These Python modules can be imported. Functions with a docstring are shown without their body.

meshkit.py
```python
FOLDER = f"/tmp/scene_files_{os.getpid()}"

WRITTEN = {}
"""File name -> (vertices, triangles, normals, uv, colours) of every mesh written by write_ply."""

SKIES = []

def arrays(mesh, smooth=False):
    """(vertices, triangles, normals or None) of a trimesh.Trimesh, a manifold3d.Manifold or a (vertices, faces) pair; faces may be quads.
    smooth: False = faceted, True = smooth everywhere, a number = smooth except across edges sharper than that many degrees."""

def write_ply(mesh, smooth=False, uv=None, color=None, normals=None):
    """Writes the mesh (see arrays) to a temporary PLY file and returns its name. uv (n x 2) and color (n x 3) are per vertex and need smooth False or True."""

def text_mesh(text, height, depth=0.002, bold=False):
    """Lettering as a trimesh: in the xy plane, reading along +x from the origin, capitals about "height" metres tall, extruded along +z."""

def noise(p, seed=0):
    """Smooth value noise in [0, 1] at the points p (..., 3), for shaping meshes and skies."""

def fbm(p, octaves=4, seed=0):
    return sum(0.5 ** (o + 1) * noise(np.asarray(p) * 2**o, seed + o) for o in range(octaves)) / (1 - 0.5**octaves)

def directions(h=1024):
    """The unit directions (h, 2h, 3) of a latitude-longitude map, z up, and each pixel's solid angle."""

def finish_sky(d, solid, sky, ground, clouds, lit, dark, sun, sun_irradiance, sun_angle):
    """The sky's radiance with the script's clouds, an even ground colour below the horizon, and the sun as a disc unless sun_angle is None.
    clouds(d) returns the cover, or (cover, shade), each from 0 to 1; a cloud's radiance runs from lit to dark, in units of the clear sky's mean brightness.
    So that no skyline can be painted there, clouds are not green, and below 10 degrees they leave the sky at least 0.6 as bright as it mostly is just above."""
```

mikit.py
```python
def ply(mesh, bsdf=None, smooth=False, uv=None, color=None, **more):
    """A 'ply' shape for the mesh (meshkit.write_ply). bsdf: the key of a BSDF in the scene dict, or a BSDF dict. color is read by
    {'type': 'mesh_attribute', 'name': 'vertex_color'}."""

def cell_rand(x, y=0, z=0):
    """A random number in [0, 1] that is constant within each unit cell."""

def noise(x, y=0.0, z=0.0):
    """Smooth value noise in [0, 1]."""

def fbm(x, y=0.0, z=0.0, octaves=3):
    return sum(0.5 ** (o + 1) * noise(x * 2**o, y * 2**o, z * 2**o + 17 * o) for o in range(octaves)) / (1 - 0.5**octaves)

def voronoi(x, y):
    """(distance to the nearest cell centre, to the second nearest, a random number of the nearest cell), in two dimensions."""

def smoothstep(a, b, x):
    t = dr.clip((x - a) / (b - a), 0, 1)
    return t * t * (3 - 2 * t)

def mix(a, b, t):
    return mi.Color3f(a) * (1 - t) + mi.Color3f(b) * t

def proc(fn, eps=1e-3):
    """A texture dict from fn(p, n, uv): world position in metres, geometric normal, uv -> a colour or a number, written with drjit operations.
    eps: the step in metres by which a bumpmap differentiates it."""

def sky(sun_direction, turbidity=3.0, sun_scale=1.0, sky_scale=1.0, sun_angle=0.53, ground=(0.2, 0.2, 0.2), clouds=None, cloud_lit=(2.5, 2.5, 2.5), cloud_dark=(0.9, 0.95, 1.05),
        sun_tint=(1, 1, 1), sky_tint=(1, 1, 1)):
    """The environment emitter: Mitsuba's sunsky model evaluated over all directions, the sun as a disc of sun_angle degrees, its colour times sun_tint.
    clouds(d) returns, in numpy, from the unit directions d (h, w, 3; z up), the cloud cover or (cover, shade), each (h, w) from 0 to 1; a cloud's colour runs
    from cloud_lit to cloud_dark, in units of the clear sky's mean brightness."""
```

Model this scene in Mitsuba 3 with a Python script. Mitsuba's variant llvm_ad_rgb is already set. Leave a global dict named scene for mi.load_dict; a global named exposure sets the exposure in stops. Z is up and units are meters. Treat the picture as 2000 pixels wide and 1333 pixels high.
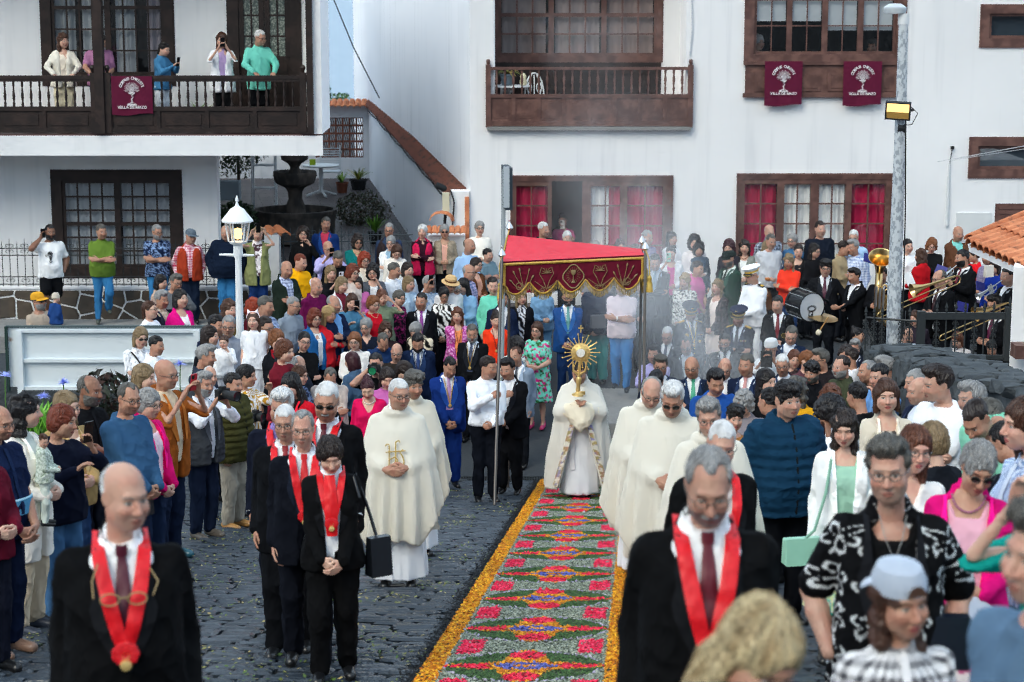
import math, numpy as np, trimesh, mitsuba as mi, drjit as dr, mikit, meshkit
from mikit import proc, noise as dn, fbm as dfbm, voronoi, cell_rand, smoothstep, mix
T = mi.ScalarTransform4f
scene, labels = {}, {}
# ------------------------------------------------------------------ camera, sky, exposure
CAMZ, FPX, PITCH = 7.0, 4000.0, math.radians(10.2)
CP, SP = math.cos(PITCH), math.sin(PITCH)
scene['view'] = {'type': 'thinlens', 'fov': 28.072, 'fov_axis': 'x', 'aperture_radius': 0.009, 'focus_distance': 22.0,
                   'near_clip': 0.5, 'far_clip': 90000.0,
                   'to_world': T().look_at(origin=[0, 0, CAMZ], target=[0, 100 * CP, CAMZ - 100 * SP], up=[0, 0, 1])}
scene['sky'] = mikit.sky((-0.40, -0.66, 0.64), turbidity=3, sun_scale=0.30, sky_scale=1.0, sun_angle=34, clouds=lambda d: 1.0,
                         sun_tint=(.88, 1.0, 1.16), cloud_lit=(1.62, 2.05, 2.5), cloud_dark=(0.9, 0.95, 1.05))
exposure = 2.55
# ------------------------------------------------------------------ helpers
def at(x, y, D):
    """the point of the place seen at photo pixel (x, y) (2000 x 1333) at the distance D along y"""
    u, v = (x - 1000) / FPX, (666.5 - y) / FPX
    t = D / (CP + v * SP)
    return np.array([u * t, D, CAMZ + t * (v * CP - SP)])
def sstep(a, b, x):
    t = np.clip((np.asarray(x, float) - a) / (b - a), 0, 1)
    return t * t * (3 - 2 * t)
def ground_z(x, D):
    D = np.asarray(D, float)
    street = 3.58 - .169 * (D - 7)
    back = .12 + .88 * sstep(27.5, 37.5, D) * 1.16
    back = np.where(D > 36.5, 1.12 + .081 * (D - 36.5), np.minimum(back, 1.12))
    x = np.asarray(x, float)
    left = .50 * sstep(1.5, 2.5, -x) * sstep(21.5, 24.0, D) * (1 - sstep(31, 34, D))
    right = .42 * sstep(2.9, 3.8, x) * sstep(25.5, 27.5, D) * (1 - sstep(31.5, 34, D))
    return np.where(D < 27.5, np.maximum(street, .11), back) + left + right
def lin(c):
    """a hex sRGB colour as linear RGB"""
    if isinstance(c, str):
        c = [int(c[i:i + 2], 16) / 255 for i in (0, 2, 4)]
        return np.array([v / 12.92 if v < .04045 else ((v + .055) / 1.055) ** 2.4 for v in c])
    return np.asarray(c, float)
def key_for(name):
    if name not in USED:
        USED.add(name); return name
    i = 1
    while f'{name}_{i:03d}' in USED: i += 1
    USED.add(f'{name}_{i:03d}'); return f'{name}_{i:03d}'
USED = set()
def thing(name, label, cat, group=None):
    k = key_for(name); labels[k] = {'label': label, 'category': cat}
    if group: labels[k]['group'] = group
    return k
class MB:
    """collects boxes, tubes and lathes into one mesh"""
    def __init__(s): s.v, s.f, s.c, s.n, s.col = [], [], [], 0, None
    def add(s, v, f, c=None):
        v = np.asarray(v, float); f = np.asarray(f, int)
        if f.shape[1] == 4: f = np.vstack([f[:, [0, 1, 2]], f[:, [0, 2, 3]]])
        s.v.append(v); s.f.append(f + s.n); s.n += len(v)
        c = s.col if c is None else c
        s.c.append(np.broadcast_to(lin(c) if c is not None else np.ones(3) * .5, (len(v), 3)))
        return s
    def box(s, x0, x1, y0, y1, z0, z1, c=None):
        v = np.array([[x, y, z] for x in (x0, x1) for y in (y0, y1) for z in (z0, z1)])
        return s.add(v, [[0, 1, 3, 2], [4, 6, 7, 5], [0, 4, 5, 1], [2, 3, 7, 6], [0, 2, 6, 4], [1, 5, 7, 3]], c)
    def obox(s, o, size, R=np.eye(3), c=None):
        v = np.array([[x, y, z] for x in (-.5, .5) for y in (-.5, .5) for z in (-.5, .5)]) * size
        return s.add(v @ np.asarray(R).T + o, [[0, 1, 3, 2], [4, 6, 7, 5], [0, 4, 5, 1], [2, 3, 7, 6], [0, 2, 6, 4], [1, 5, 7, 3]], c)
    def tube(s, pts, r, n=8, c=None, cap=True):
        P = np.asarray(pts, float); m = len(P)
        r = np.broadcast_to(np.asarray(r, float), (m,))
        t = np.gradient(P, axis=0); t /= np.linalg.norm(t, axis=1, keepdims=True) + 1e-12
        a = np.array([0, 0, 1.]) if abs(t[0][2]) < .9 else np.array([1., 0, 0])
        u = np.cross(t[0], a); u /= np.linalg.norm(u); rings = []
        ang = np.arange(n) / n * 2 * np.pi
        for i in range(m):
            u = u - t[i] * np.dot(u, t[i]); u /= np.linalg.norm(u) + 1e-12
            w = np.cross(t[i], u)
            rings.append(P[i] + r[i] * (np.cos(ang)[:, None] * u + np.sin(ang)[:, None] * w))
        v = np.vstack(rings); k = np.arange(n); f = []
        for i in range(m - 1):
            a0, a1 = i * n + k, i * n + (k + 1) % n
            f.append(np.stack([a0, a1, a1 + n, a0 + n], 1))
        s.add(v, np.vstack(f), c)
        if cap:
            for i, fl in ((0, 1), (m - 1, 0)):
                ring = v[i * n:(i + 1) * n]
                tri = np.stack([k * 0 + n, k, (k + 1) % n], 1)
                s.add(np.vstack([ring, P[i]]), tri[:, ::-1] if fl else tri, c)
        return s
    def lathe(s, prof, n=16, o=(0, 0, 0), R=None, c=None, sy=1.0):
        """prof: (radius, height) pairs turned about the z axis"""
        pr = np.asarray(prof, float); m = len(pr); ang = np.arange(n) / n * 2 * np.pi; k = np.arange(n)
        v = np.stack([pr[:, :1] * np.cos(ang), pr[:, :1] * np.sin(ang) * sy, np.repeat(pr[:, 1:], n, 1)], -1).reshape(-1, 3)
        f = np.vstack([np.stack([i * n + k, i * n + (k + 1) % n, (i + 1) * n + (k + 1) % n, (i + 1) * n + k], 1) for i in range(m - 1)])
        if R is not None: v = v @ np.asarray(R).T
        return s.add(v + np.asarray(o, float), f, c)
    def prism(s, poly, z0, z1, c=None):
        """a footprint polygon (counter-clockwise) raised from z0 to z1"""
        import shapely.geometry as sg
        g = sg.polygon.orient(sg.Polygon(poly)); m = trimesh.creation.extrude_polygon(g, z1 - z0, engine='earcut')
        return s.add(m.vertices + [0, 0, z0], m.faces, c)
    def plate(s, poly, thick, o, ex, ey, c=None, holes=None):
        """a flat polygon in the plane (ex, ey) through o, thickened along ex x ey"""
        import shapely.geometry as sg
        g = poly if hasattr(poly, 'exterior') else sg.Polygon(poly, holes)
        m = trimesh.creation.extrude_polygon(sg.polygon.orient(g), thick, engine='earcut')
        ex, ey = np.asarray(ex, float), np.asarray(ey, float); ez = np.cross(ex, ey)
        v = m.vertices
        return s.add(np.asarray(o) + v[:, :1] * ex + v[:, 1:2] * ey + v[:, 2:] * ez, m.faces, c)
    def text(s, t, h, o, ex, ey, c=None, bold=True, center=True, depth=.004):
        m = meshkit.text_mesh(t, h, depth, bold); v = np.array(m.vertices)
        if center: v[:, 0] -= (v[:, 0].min() + v[:, 0].max()) / 2
        ex, ey = np.asarray(ex, float), np.asarray(ey, float); ez = np.cross(ex, ey)
        return s.add(np.asarray(o) + v[:, :1] * ex + v[:, 1:2] * ey + v[:, 2:] * ez, m.faces, c)
    def merge(s, o):
        for v, f, c in zip(o.v, o.f, o.c): s.v.append(v); s.c.append(c)
        for f in o.f: s.f.append(f + s.n)
        s.n += o.n; return s
    def get(s): return np.vstack(s.v), np.vstack(s.f), np.vstack(s.c)
    def put(s, key, bsdf='paint', smooth=False, **kw):
        v, f, c = s.get()
        return emit(key, v, f, bsdf, c, smooth, **kw)
TRI = [0]
def emit(key, v, f, bsdf='paint', color=None, smooth=False, uv=None, label=None, kind=None):
    f = np.asarray(f)
    if f.shape[1] == 4: f = np.vstack([f[:, [0, 1, 2]], f[:, [0, 2, 3]]])
    TRI[0] += len(f)
    key = key if key in labels and key not in scene else key_for(key)
    if color is not None: color = np.broadcast_to(color, (len(v), 3))
    if smooth not in (True, False):                       # crease angle with colours: split the vertices first
        if uv is None:
            m = trimesh.Trimesh(v, f, process=False)
            m.visual.vertex_colors = None
            pos = np.asarray(v)
            n0 = trimesh.graph.smooth_shade(m, angle=np.radians(smooth), facet_minarea=None)
            if color is not None and len(n0.vertices) != len(v) or color is not None:
                from scipy.spatial import cKDTree
                color = np.asarray(color)[cKDTree(pos).query(n0.vertices)[1]]
            v, f = np.array(n0.vertices), np.array(n0.faces)
        smooth = True
    scene[key] = mikit.ply((v, f), bsdf, smooth=smooth, uv=uv, color=color)
    if label: labels.setdefault(key, {})['label'] = label
    if kind: labels.setdefault(key, {})['kind'] = kind
    return key
def tagged(key, label, cat, group=None):
    labels[key] = {**labels.get(key, {}), 'label': label, 'category': cat}
    if group: labels[key]['group'] = group
    return key
def rotz(a):
    c, s = math.cos(a), math.sin(a); return np.array([[c, -s, 0], [s, c, 0], [0, 0, 1.]])
def rotx(a):
    c, s = math.cos(a), math.sin(a); return np.array([[1., 0, 0], [0, c, -s], [0, s, c]])
def roty(a):
    c, s = math.cos(a), math.sin(a); return np.array([[c, 0, s], [0, 1., 0], [-s, 0, c]])
def frame_to(d, up=(0, 0, 1)):
    """a rotation whose z axis points along d"""
    z = np.asarray(d, float); z = z / np.linalg.norm(z)
    x = np.cross(up, z)
    if np.linalg.norm(x) < 1e-4: x = np.cross((1, 0, 0), z)
    x /= np.linalg.norm(x); return np.stack([x, np.cross(z, x), z], 1)
# ------------------------------------------------------------------ materials
def two(b): return {'type': 'twosided', 'bsdf': b}
def rgb(r, g=None, b=None): return {'type': 'rgb', 'value': [r, r, r] if g is None else [r, g, b]}
def prin(col, rough=.6, spec=.5, bump=None, eps=2e-3, **kw):
    b = {'type': 'principled', 'base_color': col, 'roughness': rough, 'specular': spec, **kw}
    if bump is not None: b = {'type': 'bumpmap', 'arbitrary': proc(bump, eps), 'scale': 1.0, 'nested': b}
    return two(b)
VC = {'type': 'mesh_attribute', 'name': 'vertex_color'}
C3 = mi.Color3f
def plaster_col(base, stain):
    def f(p, n, uv):
        big = dfbm(p.x * .7 + p.y * .7, p.z * .5, 3.1, 3)
        streak = dfbm((p.x + p.y) * 9, p.z * .55, 1.7, 3)
        k = smoothstep(.52, .9, streak) * .45 + smoothstep(.5, .8, big) * .3
        return mix(base, stain, k)
    return f
def plaster_bump(p, n, uv): return dfbm(p.x * 22 + p.y * 5, p.y * 20, p.z * 22, 3) * .004
scene['plaster'] = prin(proc(plaster_col((.80, .81, .82), (.60, .62, .64))), .9, .2, plaster_bump)
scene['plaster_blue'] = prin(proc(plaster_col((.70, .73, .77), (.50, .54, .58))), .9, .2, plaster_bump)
def wood_col(a, b):
    def f(p, n, uv):
        g = dfbm((p.x + p.y) * 7, p.z * 7, p.y * 9, 3)
        return mix(a, b, smoothstep(.3, .75, g))
    return f
scene['wood_dark'] = prin(proc(wood_col((.012, .0065, .0055), (.028, .0150, .012))), .5, .4)
scene['wood_brown'] = prin(proc(wood_col((.085, .040, .033), (.150, .075, .060))), .5, .4)
scene['paint'] = prin(VC, .55, .4)
scene['gloss'] = prin(VC, .18, .5)
scene['matt'] = prin(VC, .9, .25)
scene['glass'] = {'type': 'thindielectric', 'int_ior': 1.5}
scene['dark_glass'] = prin(rgb(.012, .014, .016), .06, .5)
scene['gold'] = prin(rgb(.80, .55, .20), .36, .5, metallic=.65)
scene['brass'] = prin(rgb(.72, .50, .22), .2, .5, metallic=1.0)
scene['silver'] = prin(rgb(.75, .74, .72), .2, .5, metallic=1.0)
scene['iron'] = prin(rgb(.022, .027, .030), .5, .4)
def terra(p, n, uv):
    r = cell_rand(dr.floor(p.x * 4.3), dr.floor(p.y * 3.1), dr.floor(p.z * 5))
    m = dfbm(p.x * 14, p.y * 14, p.z * 14, 3)
    return mix(mix((.46, .150, .068), (.60, .235, .115), r), (.17, .075, .05), smoothstep(.5, .85, m) * .8)
scene['terracotta'] = prin(proc(terra), .85, .2, lambda p, n, uv: dfbm(p.x * 60, p.y * 60, p.z * 60, 2) * .003)
def terra_old(p, n, uv):
    m = dfbm(p.x * 12, p.y * 12, p.z * 12, 3)
    s = dfbm(p.x * 40, p.y * 40, p.z * 40, 2)
    c = mix((.135, .050, .036), (.20, .080, .055), s)
    return mix(c, (.07, .045, .038), smoothstep(.5, .8, m))
scene['terracotta_old'] = prin(proc(terra_old), .9, .2)
def cobble(p, n, uv):
    m = dfbm(p.x * 9, p.y * 9, p.z * 9, 3)
    s = dfbm(p.x * 70, p.y * 70, 2.0, 2)
    r = cell_rand(dr.floor(p.x * 3.7), dr.floor(p.y * 6.1), 1)
    c = mix((.011, .016, .023), (.040, .054, .072), m * .6 + r * .4)
    return mix(c, (.07, .07, .065), smoothstep(.62, .9, s) * .4)
scene['cobble'] = prin(proc(cobble), .30, .6, lambda p, n, uv: dfbm(p.x * 45, p.y * 45, p.z * 45, 3) * .009)
def basalt(p, n, uv):
    m = dfbm(p.x * 6, p.y * 6, p.z * 6, 3)
    s = dfbm(p.x * 50, p.y * 50, p.z * 50, 2)
    return mix(mix((.026, .033, .040), (.085, .098, .108), m), (.12, .12, .11), smoothstep(.68, .95, s) * .5)
scene['basalt'] = prin(proc(basalt), .85, .3, lambda p, n, uv: dfbm(p.x * 30, p.y * 30, p.z * 30, 3) * .03)
def brown_stone(p, n, uv):
    m = dfbm(p.x * 8, p.y * 8, p.z * 8, 3)
    r = cell_rand(dr.floor(p.x * 2.3), 2, dr.floor(p.z * 2.7))
    return mix(mix((.055, .042, .032), (.115, .090, .068), m), (.05, .05, .048), r * .6)
scene['brown_stone'] = prin(proc(brown_stone), .85, .3, lambda p, n, uv: dfbm(p.x * 40, p.y * 40, p.z * 40, 3) * .012)
def asphalt(p, n, uv):
    s = dfbm(p.x * 55, p.y * 55, 1.0, 2); m = dfbm(p.x * .8, p.y * .8, 5.0, 3)
    return mix((.022, .027, .033), (.050, .057, .064), s * .5 + m * .5)
scene['asphalt'] = prin(proc(asphalt), .75, .4, lambda p, n, uv: dfbm(p.x * 90, p.y * 90, 0.0, 2) * .006)
def concrete(p, n, uv):
    s = dfbm(p.x * 30, p.y * 30, p.z * 30, 2); m = dfbm(p.x * 2, p.y * 2, p.z * 2, 3)
    return mix((.13, .135, .135), (.27, .27, .265), s * .4 + m * .6)
scene['concrete'] = prin(proc(concrete), .85, .3)
def earth(p, n, uv):
    s = dfbm(p.x * 40, p.y * 40, 3.0, 3); g = dfbm(p.x * 4, p.y * 4, 9.0, 3)
    return mix(mix((.006, .007, .007), (.020, .020, .018), s), (.050, .060, .022), smoothstep(.56, .74, g) * .8)
scene['earth'] = prin(proc(earth), .9, .2)
def court(p, n, uv):
    a, b = p.x * .95 + p.y * .19, p.y
    fx, fy = a / .42 - dr.floor(a / .42), b / .42 - dr.floor(b / .42)
    j = dr.select((fx < .03) | (fy < .03), 1.0, 0.0)
    r = cell_rand(dr.floor(a / .42), dr.floor(b / .42), 4)
    return mix(mix((.060, .055, .058), (.105, .088, .088), r * .6 + dfbm(p.x * 6, p.y * 6, 1.0, 3) * .5), (.028, .028, .03), j)
scene['court_tiles'] = prin(proc(court), .5, .4)
def peel(p, n, uv):
    m = dfbm(p.x * 38, p.y * 38, p.z * 17, 4)
    return mix((.50, .54, .57), (.27, .31, .35), smoothstep(.46, .60, m))
scene['peeling_paint'] = prin(proc(peel), .5, .4)
def rusty_white(p, n, uv):
    m = dfbm(p.x * 5, p.y * 5, p.z * 3, 4)
    return mix((.62, .68, .71), (.30, .15, .06), smoothstep(.74, .86, m))
scene['rusty_white'] = prin(proc(rusty_white), .5, .4)
scene['sea_water'] = prin(rgb(.09, .16, .22), .22, .5, lambda p, n, uv: dfbm(p.x * .018, p.y * .006, 0.0, 3) * 9.0, eps=2.0)
def mossy(p, n, uv):
    m = dfbm(p.x * 7, p.y * 7, p.z * 3, 3)
    return mix((.035, .033, .032), (.12, .10, .085), smoothstep(.35, .8, m))
scene['fountain_stone'] = prin(proc(mossy), .8, .3, lambda p, n, uv: dfbm(p.x * 30, p.y * 30, p.z * 30, 2) * .01)
scene['leaf'] = prin(VC, .45, .4)
def folds(p, n, uv):
    a = dr.abs(dfbm(p.x * 6.5, p.y * 6.5, p.z * 4.2 + p.x * 1.5, 2) - .5) * 2
    b = dr.abs(dfbm(p.x * 15 + 7, p.y * 15, p.z * 11 - p.x * 4, 2) - .5) * 2
    return dr.sqrt(a + .02) * -.038 + dr.sqrt(b + .03) * -.011
scene['cloth'] = prin(VC, .88, .14, folds, eps=5e-3)
scene['cloth_plain'] = prin(VC, .9, .14)
scene['satin'] = prin(VC, .48, .4, lambda p, n, uv: dfbm(p.x * 16, p.y * 16, p.z * 10, 2) * .034, eps=5e-3)
scene['petal'] = prin(VC, .75, .25)
scene['leather'] = prin(VC, .3, .5)
# ------------------------------------------------------------------ ground, street, cobbles, flower carpet
rng = np.random.default_rng(7)
def sheet(xs, ys, zf):
    X, Y = np.meshgrid(xs, ys); Z = zf(X, Y); n = len(xs)
    v = np.stack([X, Y, Z], -1).reshape(-1, 3)
    i, j = np.meshgrid(np.arange(len(ys) - 1), np.arange(n - 1), indexing='ij'); a = (i * n + j).ravel()
    return v, np.stack([a, a + 1, a + n + 1, a + n], 1)
def far_ground(x, y):
    g = ground_z(x, np.minimum(y, 60))
    return np.where(y > 60, g - .14 * (y - 60), g) - .06
v, f = sheet(np.array([-3000, -800, -200, -60, -30, -15, -8, -4, -3, -2.5, -2, -1.5, 0, 2.5, 3, 3.5, 4, 5, 8, 15, 30, 60, 200, 800, 3000.]),
             np.array([-3000, -200, -40, -10, 0, 5, 10, 15, 20, 21, 22, 23, 24, 25, 26, 27, 27.6, 28.5, 30, 31, 32, 33, 34, 35, 36, 37, 40, 50, 60, 100, 400, 3500.]), far_ground)
emit('ground', v, f, 'asphalt', smooth=True, kind='structure')
v, f = sheet(np.linspace(-70000, 70000, 9), np.array([2400, 5000, 12000, 30000, 80000.]), lambda x, y: x * 0 - 420.)
emit('sea', v, f, 'sea_water', smooth=True, kind='structure')
# cross street
v, f = sheet(np.linspace(-16, 16, 97), np.linspace(27.4, 36.4, 37), lambda x, y: ground_z(x, y))
emit('cross_street', v, f, 'asphalt', smooth=True, kind='structure')
AX = .064
def axis_x(D): return .052 + AX * (D - 11.87)
street_bed = sheet(np.linspace(-6, 7, 53), np.linspace(4, 27.42, 60), lambda x, y: ground_z(x, y) - .022)
emit('street', *street_bed, 'earth', smooth=True, kind='structure')
stones = []
yv = 4.2
while yv < 27.25:
    rowd = rng.uniform(.085, .14)
    x = -5.6 + rng.uniform(0, .3)
    while x < 5.2:
        ln = rng.uniform(.16, .40)
        g = rng.uniform(.014, .032)
        cx, cy = x + ln / 2, yv + rowd / 2 + .03 * math.sin(x * 1.7 + yv * .6)
        stones.append((cx, cy, ln - g, rowd - rng.uniform(.018, .036))); x += ln
    yv += rowd
def stone_mesh(st):
    cx, cy, l, d = st
    ux, uy = np.array([1, -AX]), np.array([AX, 1])
    q = np.array([[-1, -1], [1, -1], [1, 1], [-1, 1]]) * [l / 2, d / 2] + rng.uniform(-.012, .012, (4, 2))
    q2 = q * [1 - .06 / l, 1 - .045 / d]
    a = axis_x(cy)
    B = np.array([a + cx, cy]) + q[:, :1] * ux + q[:, 1:] * uy
    Tt = np.array([a + cx, cy]) + q2[:, :1] * ux + q2[:, 1:] * uy
    h = rng.uniform(.0, .013) + rng.uniform(-.007, .007, 4)
    zb, zt = ground_z(B[:, 0], B[:, 1]), ground_z(Tt[:, 0], Tt[:, 1])
    vv = np.vstack([np.c_[B, zb - .04], np.c_[B, zb - .004 + h * .5], np.c_[Tt, zt + .006 + h], [[*Tt.mean(0), zt.mean() + .010 + h.mean()]]])
    ff = []
    for i in range(4):
        j = (i + 1) % 4
        ff += [[i, j, 4 + j], [i, 4 + j, 4 + i], [4 + i, 4 + j, 8 + j], [4 + i, 8 + j, 8 + i], [8 + i, 8 + j, 12]]
    return vv, np.array(ff)
def stone_rank(st):
    a = axis_x(st[1]); X = a + st[0]
    if not (-3.6 < X < a - .72 and 11.7 < st[1] < 27): return 99
    return st[1] - st[2] * 8 + (3 if X < -2.4 else 0)
stones.sort(key=stone_rank)
labels['street'] = {'kind': 'structure'}
for st in stones[:300]:
    vv, ff = stone_mesh(st); emit('street__cobblestone', vv, ff, 'cobble', smooth=False)
rest = MB()
for st in stones[300:]:
    if abs(st[0]) < .62 and st[1] > 11: continue
    rest.add(*stone_mesh(st))
rest.put('street__cobblestones', 'cobble', kind='stuff')
# grass, dry petals and leaf bits in the joints
def bits(n, px, py, size, cols, lift=.012, tilt=.5, aspect=.5):
    """n small leaf-like faces lying at (px, py)"""
    z = ground_z(px, py) + lift + rng.uniform(0, .008, n)
    a = rng.uniform(0, 2 * np.pi, n); s = size * rng.uniform(.6, 1.3, n)
    ux = np.stack([np.cos(a), np.sin(a), rng.normal(0, tilt * .5, n)], 1); uy = np.stack([-np.sin(a), np.cos(a), rng.normal(0, tilt * .5, n)], 1) * aspect
    c = np.stack([px, py, z], 1); s = s[:, None] / 2
    c[:, 2] += np.abs(ux[:, 2] * s[:, 0]) + np.abs(uy[:, 2] * s[:, 0])
    v = np.stack([c - ux * s, c - uy * s, c + ux * s, c + uy * s], 1).reshape(-1, 3)
    k = np.arange(n) * 4
    f = np.vstack([np.stack([k, k + 1, k + 2], 1), np.stack([k, k + 2, k + 3], 1)])
    return v, f, np.repeat(cols, 4, 0)
n = 26000
px, py = rng.uniform(-4.2, 4.6, n), rng.uniform(8, 27.2, n)
nz = meshkit.fbm(np.stack([px * 1.6, py * 1.1, px * 0], 1), 4)
keep = rng.uniform(0, 1, n) < sstep(.46, .68, nz)
px, py = px[keep], py[keep]; n = len(px)
pal = np.array([lin('6f7434'), lin('8a8a4e'), lin('4f6a2c'), lin('a99a66'), lin('5c6b33')])
emit('street__grass', *[(q := bits(n, px, py, .034, pal[rng.integers(0, 5, n)] * rng.uniform(.6, 1.1, (n, 1))))[i] for i in (0, 1)], 'leaf', q[2], kind='stuff')
# the carpet of flowers
carpet = thing('flower_carpet', 'long carpet of flower petals with orange borders and repeating rosettes running down the cobbled street', 'flower carpet')
CW, V0, PER = .632, 12.26, 1.52
D0, D1 = 7.6, 27.0
v, f = sheet(np.linspace(-CW, CW, 9), np.linspace(D0, D1, 60), lambda x, y: x * 0)
v[:, 0] += axis_x(v[:, 1]); v[:, 2] = ground_z(v[:, 0], v[:, 1]) + .024
emit(carpet + '__base', v, f, 'petal', lin('454b40'), smooth=True)
n = 150000
u, w = rng.uniform(-CW, CW, n), rng.uniform(D0, D1, n) ** 1.0
keep = rng.uniform(0, 1, n) < np.clip(17 / w, .45, 1); u, w = u[keep], w[keep]; n = len(u)
def carpet_pattern(u, w):
    """which material lies at (across, along): 0 leaf, 1 border, 2 lilac rim, 3 green, 4 orange, 5 red, 6 blue, 7 red square; and the rosette's number"""
    k = np.round((w - V0) / PER); q = (w - V0) - k * PER
    m = np.zeros(len(u), int); au, aq = np.abs(u), np.abs(q)
    ln = .56 * np.clip(1 - (u / .505) ** 2, 0, 1) ** .58
    m[aq < ln] = 2; m[aq < ln - .032] = 3
    m[(aq < .16 * np.clip(1.02 - au / .50, 0, 1) ** .55) & (au < .50)] = 4
    m[(aq < .085 * np.clip((.505 - au) / .2, 0, 1) ** .6) & (au > .22)] = 5
    m[(au < .19 * np.clip(1 - aq / .60, 0, 1) ** .55) & (aq < .56)] = 4
    m[(au / .115) ** 2 + ((aq - .385) / .15) ** 2 < 1] = 5
    r = np.sqrt((u / .185) ** 2 + (q / .125) ** 2)
    m[r < 1 + .1 * np.cos(8 * np.arctan2(q, u))] = 6; m[r < .36] = 4
    h = np.minimum(aq, np.abs(aq)); sq = (au > .315) & (au < .475) & (aq > .47)
    band = np.mod((aq - .47) / .145, 1)
    m[sq & ((band > .18) | (np.sin(k * 3 + u * 9) > .2))] = 7
    m[au > .505] = 1
    return m, k
jit = rng.normal(0, .004, (2, n))
m, kk = carpet_pattern(u + jit[0], w + jit[1])
cols = {0: ['959e8c', '7c8572', 'a8ae9e', '5e6654', '8d958a'], 1: ['d98a12', 'c4720c', 'e9a51f', 'b8620f', 'f0b32a'], 2: ['a49db2', '938ca4', 'b5adba'],
        3: ['3f5c33', '33502a', '4d6b3c'], 4: ['d88c1c', 'c87716', 'e7a62b', 'b5661a'], 5: ['e0203f', 'c9143a', 'f03c58'], 6: ['5a60ae', '6d74ba', '4a5098'], 7: ['e21f45', 'cf1440', 'f2476a']}
col = np.zeros((n, 3))
for t, cs in cols.items():
    s = m == t; pc = np.array([lin(c) for c in cs]); col[s] = pc[rng.integers(0, len(cs), s.sum())] * rng.uniform(.75, 1.1, (s.sum(), 1))
size = np.where(m == 0, .020, np.where(m == 3, .022, .026))
def lay(sel, key, lab=None):
    if sel.sum() < 8: return
    X = axis_x(w[sel]) + u[sel]
    vv, ff, cc = bits(sel.sum(), X, w[sel], size[sel], col[sel], lift=.028, tilt=.5, aspect=.62)
    emit(carpet + key, vv, ff, 'petal', cc, label=lab, kind='stuff')
lay(m == 0, '__chopped_leaves', 'grey green chopped leaves between the rosettes')
lay((m == 1) & (u < 0), '__orange_border'); lay((m == 1) & (u > 0), '__orange_border')
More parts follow.
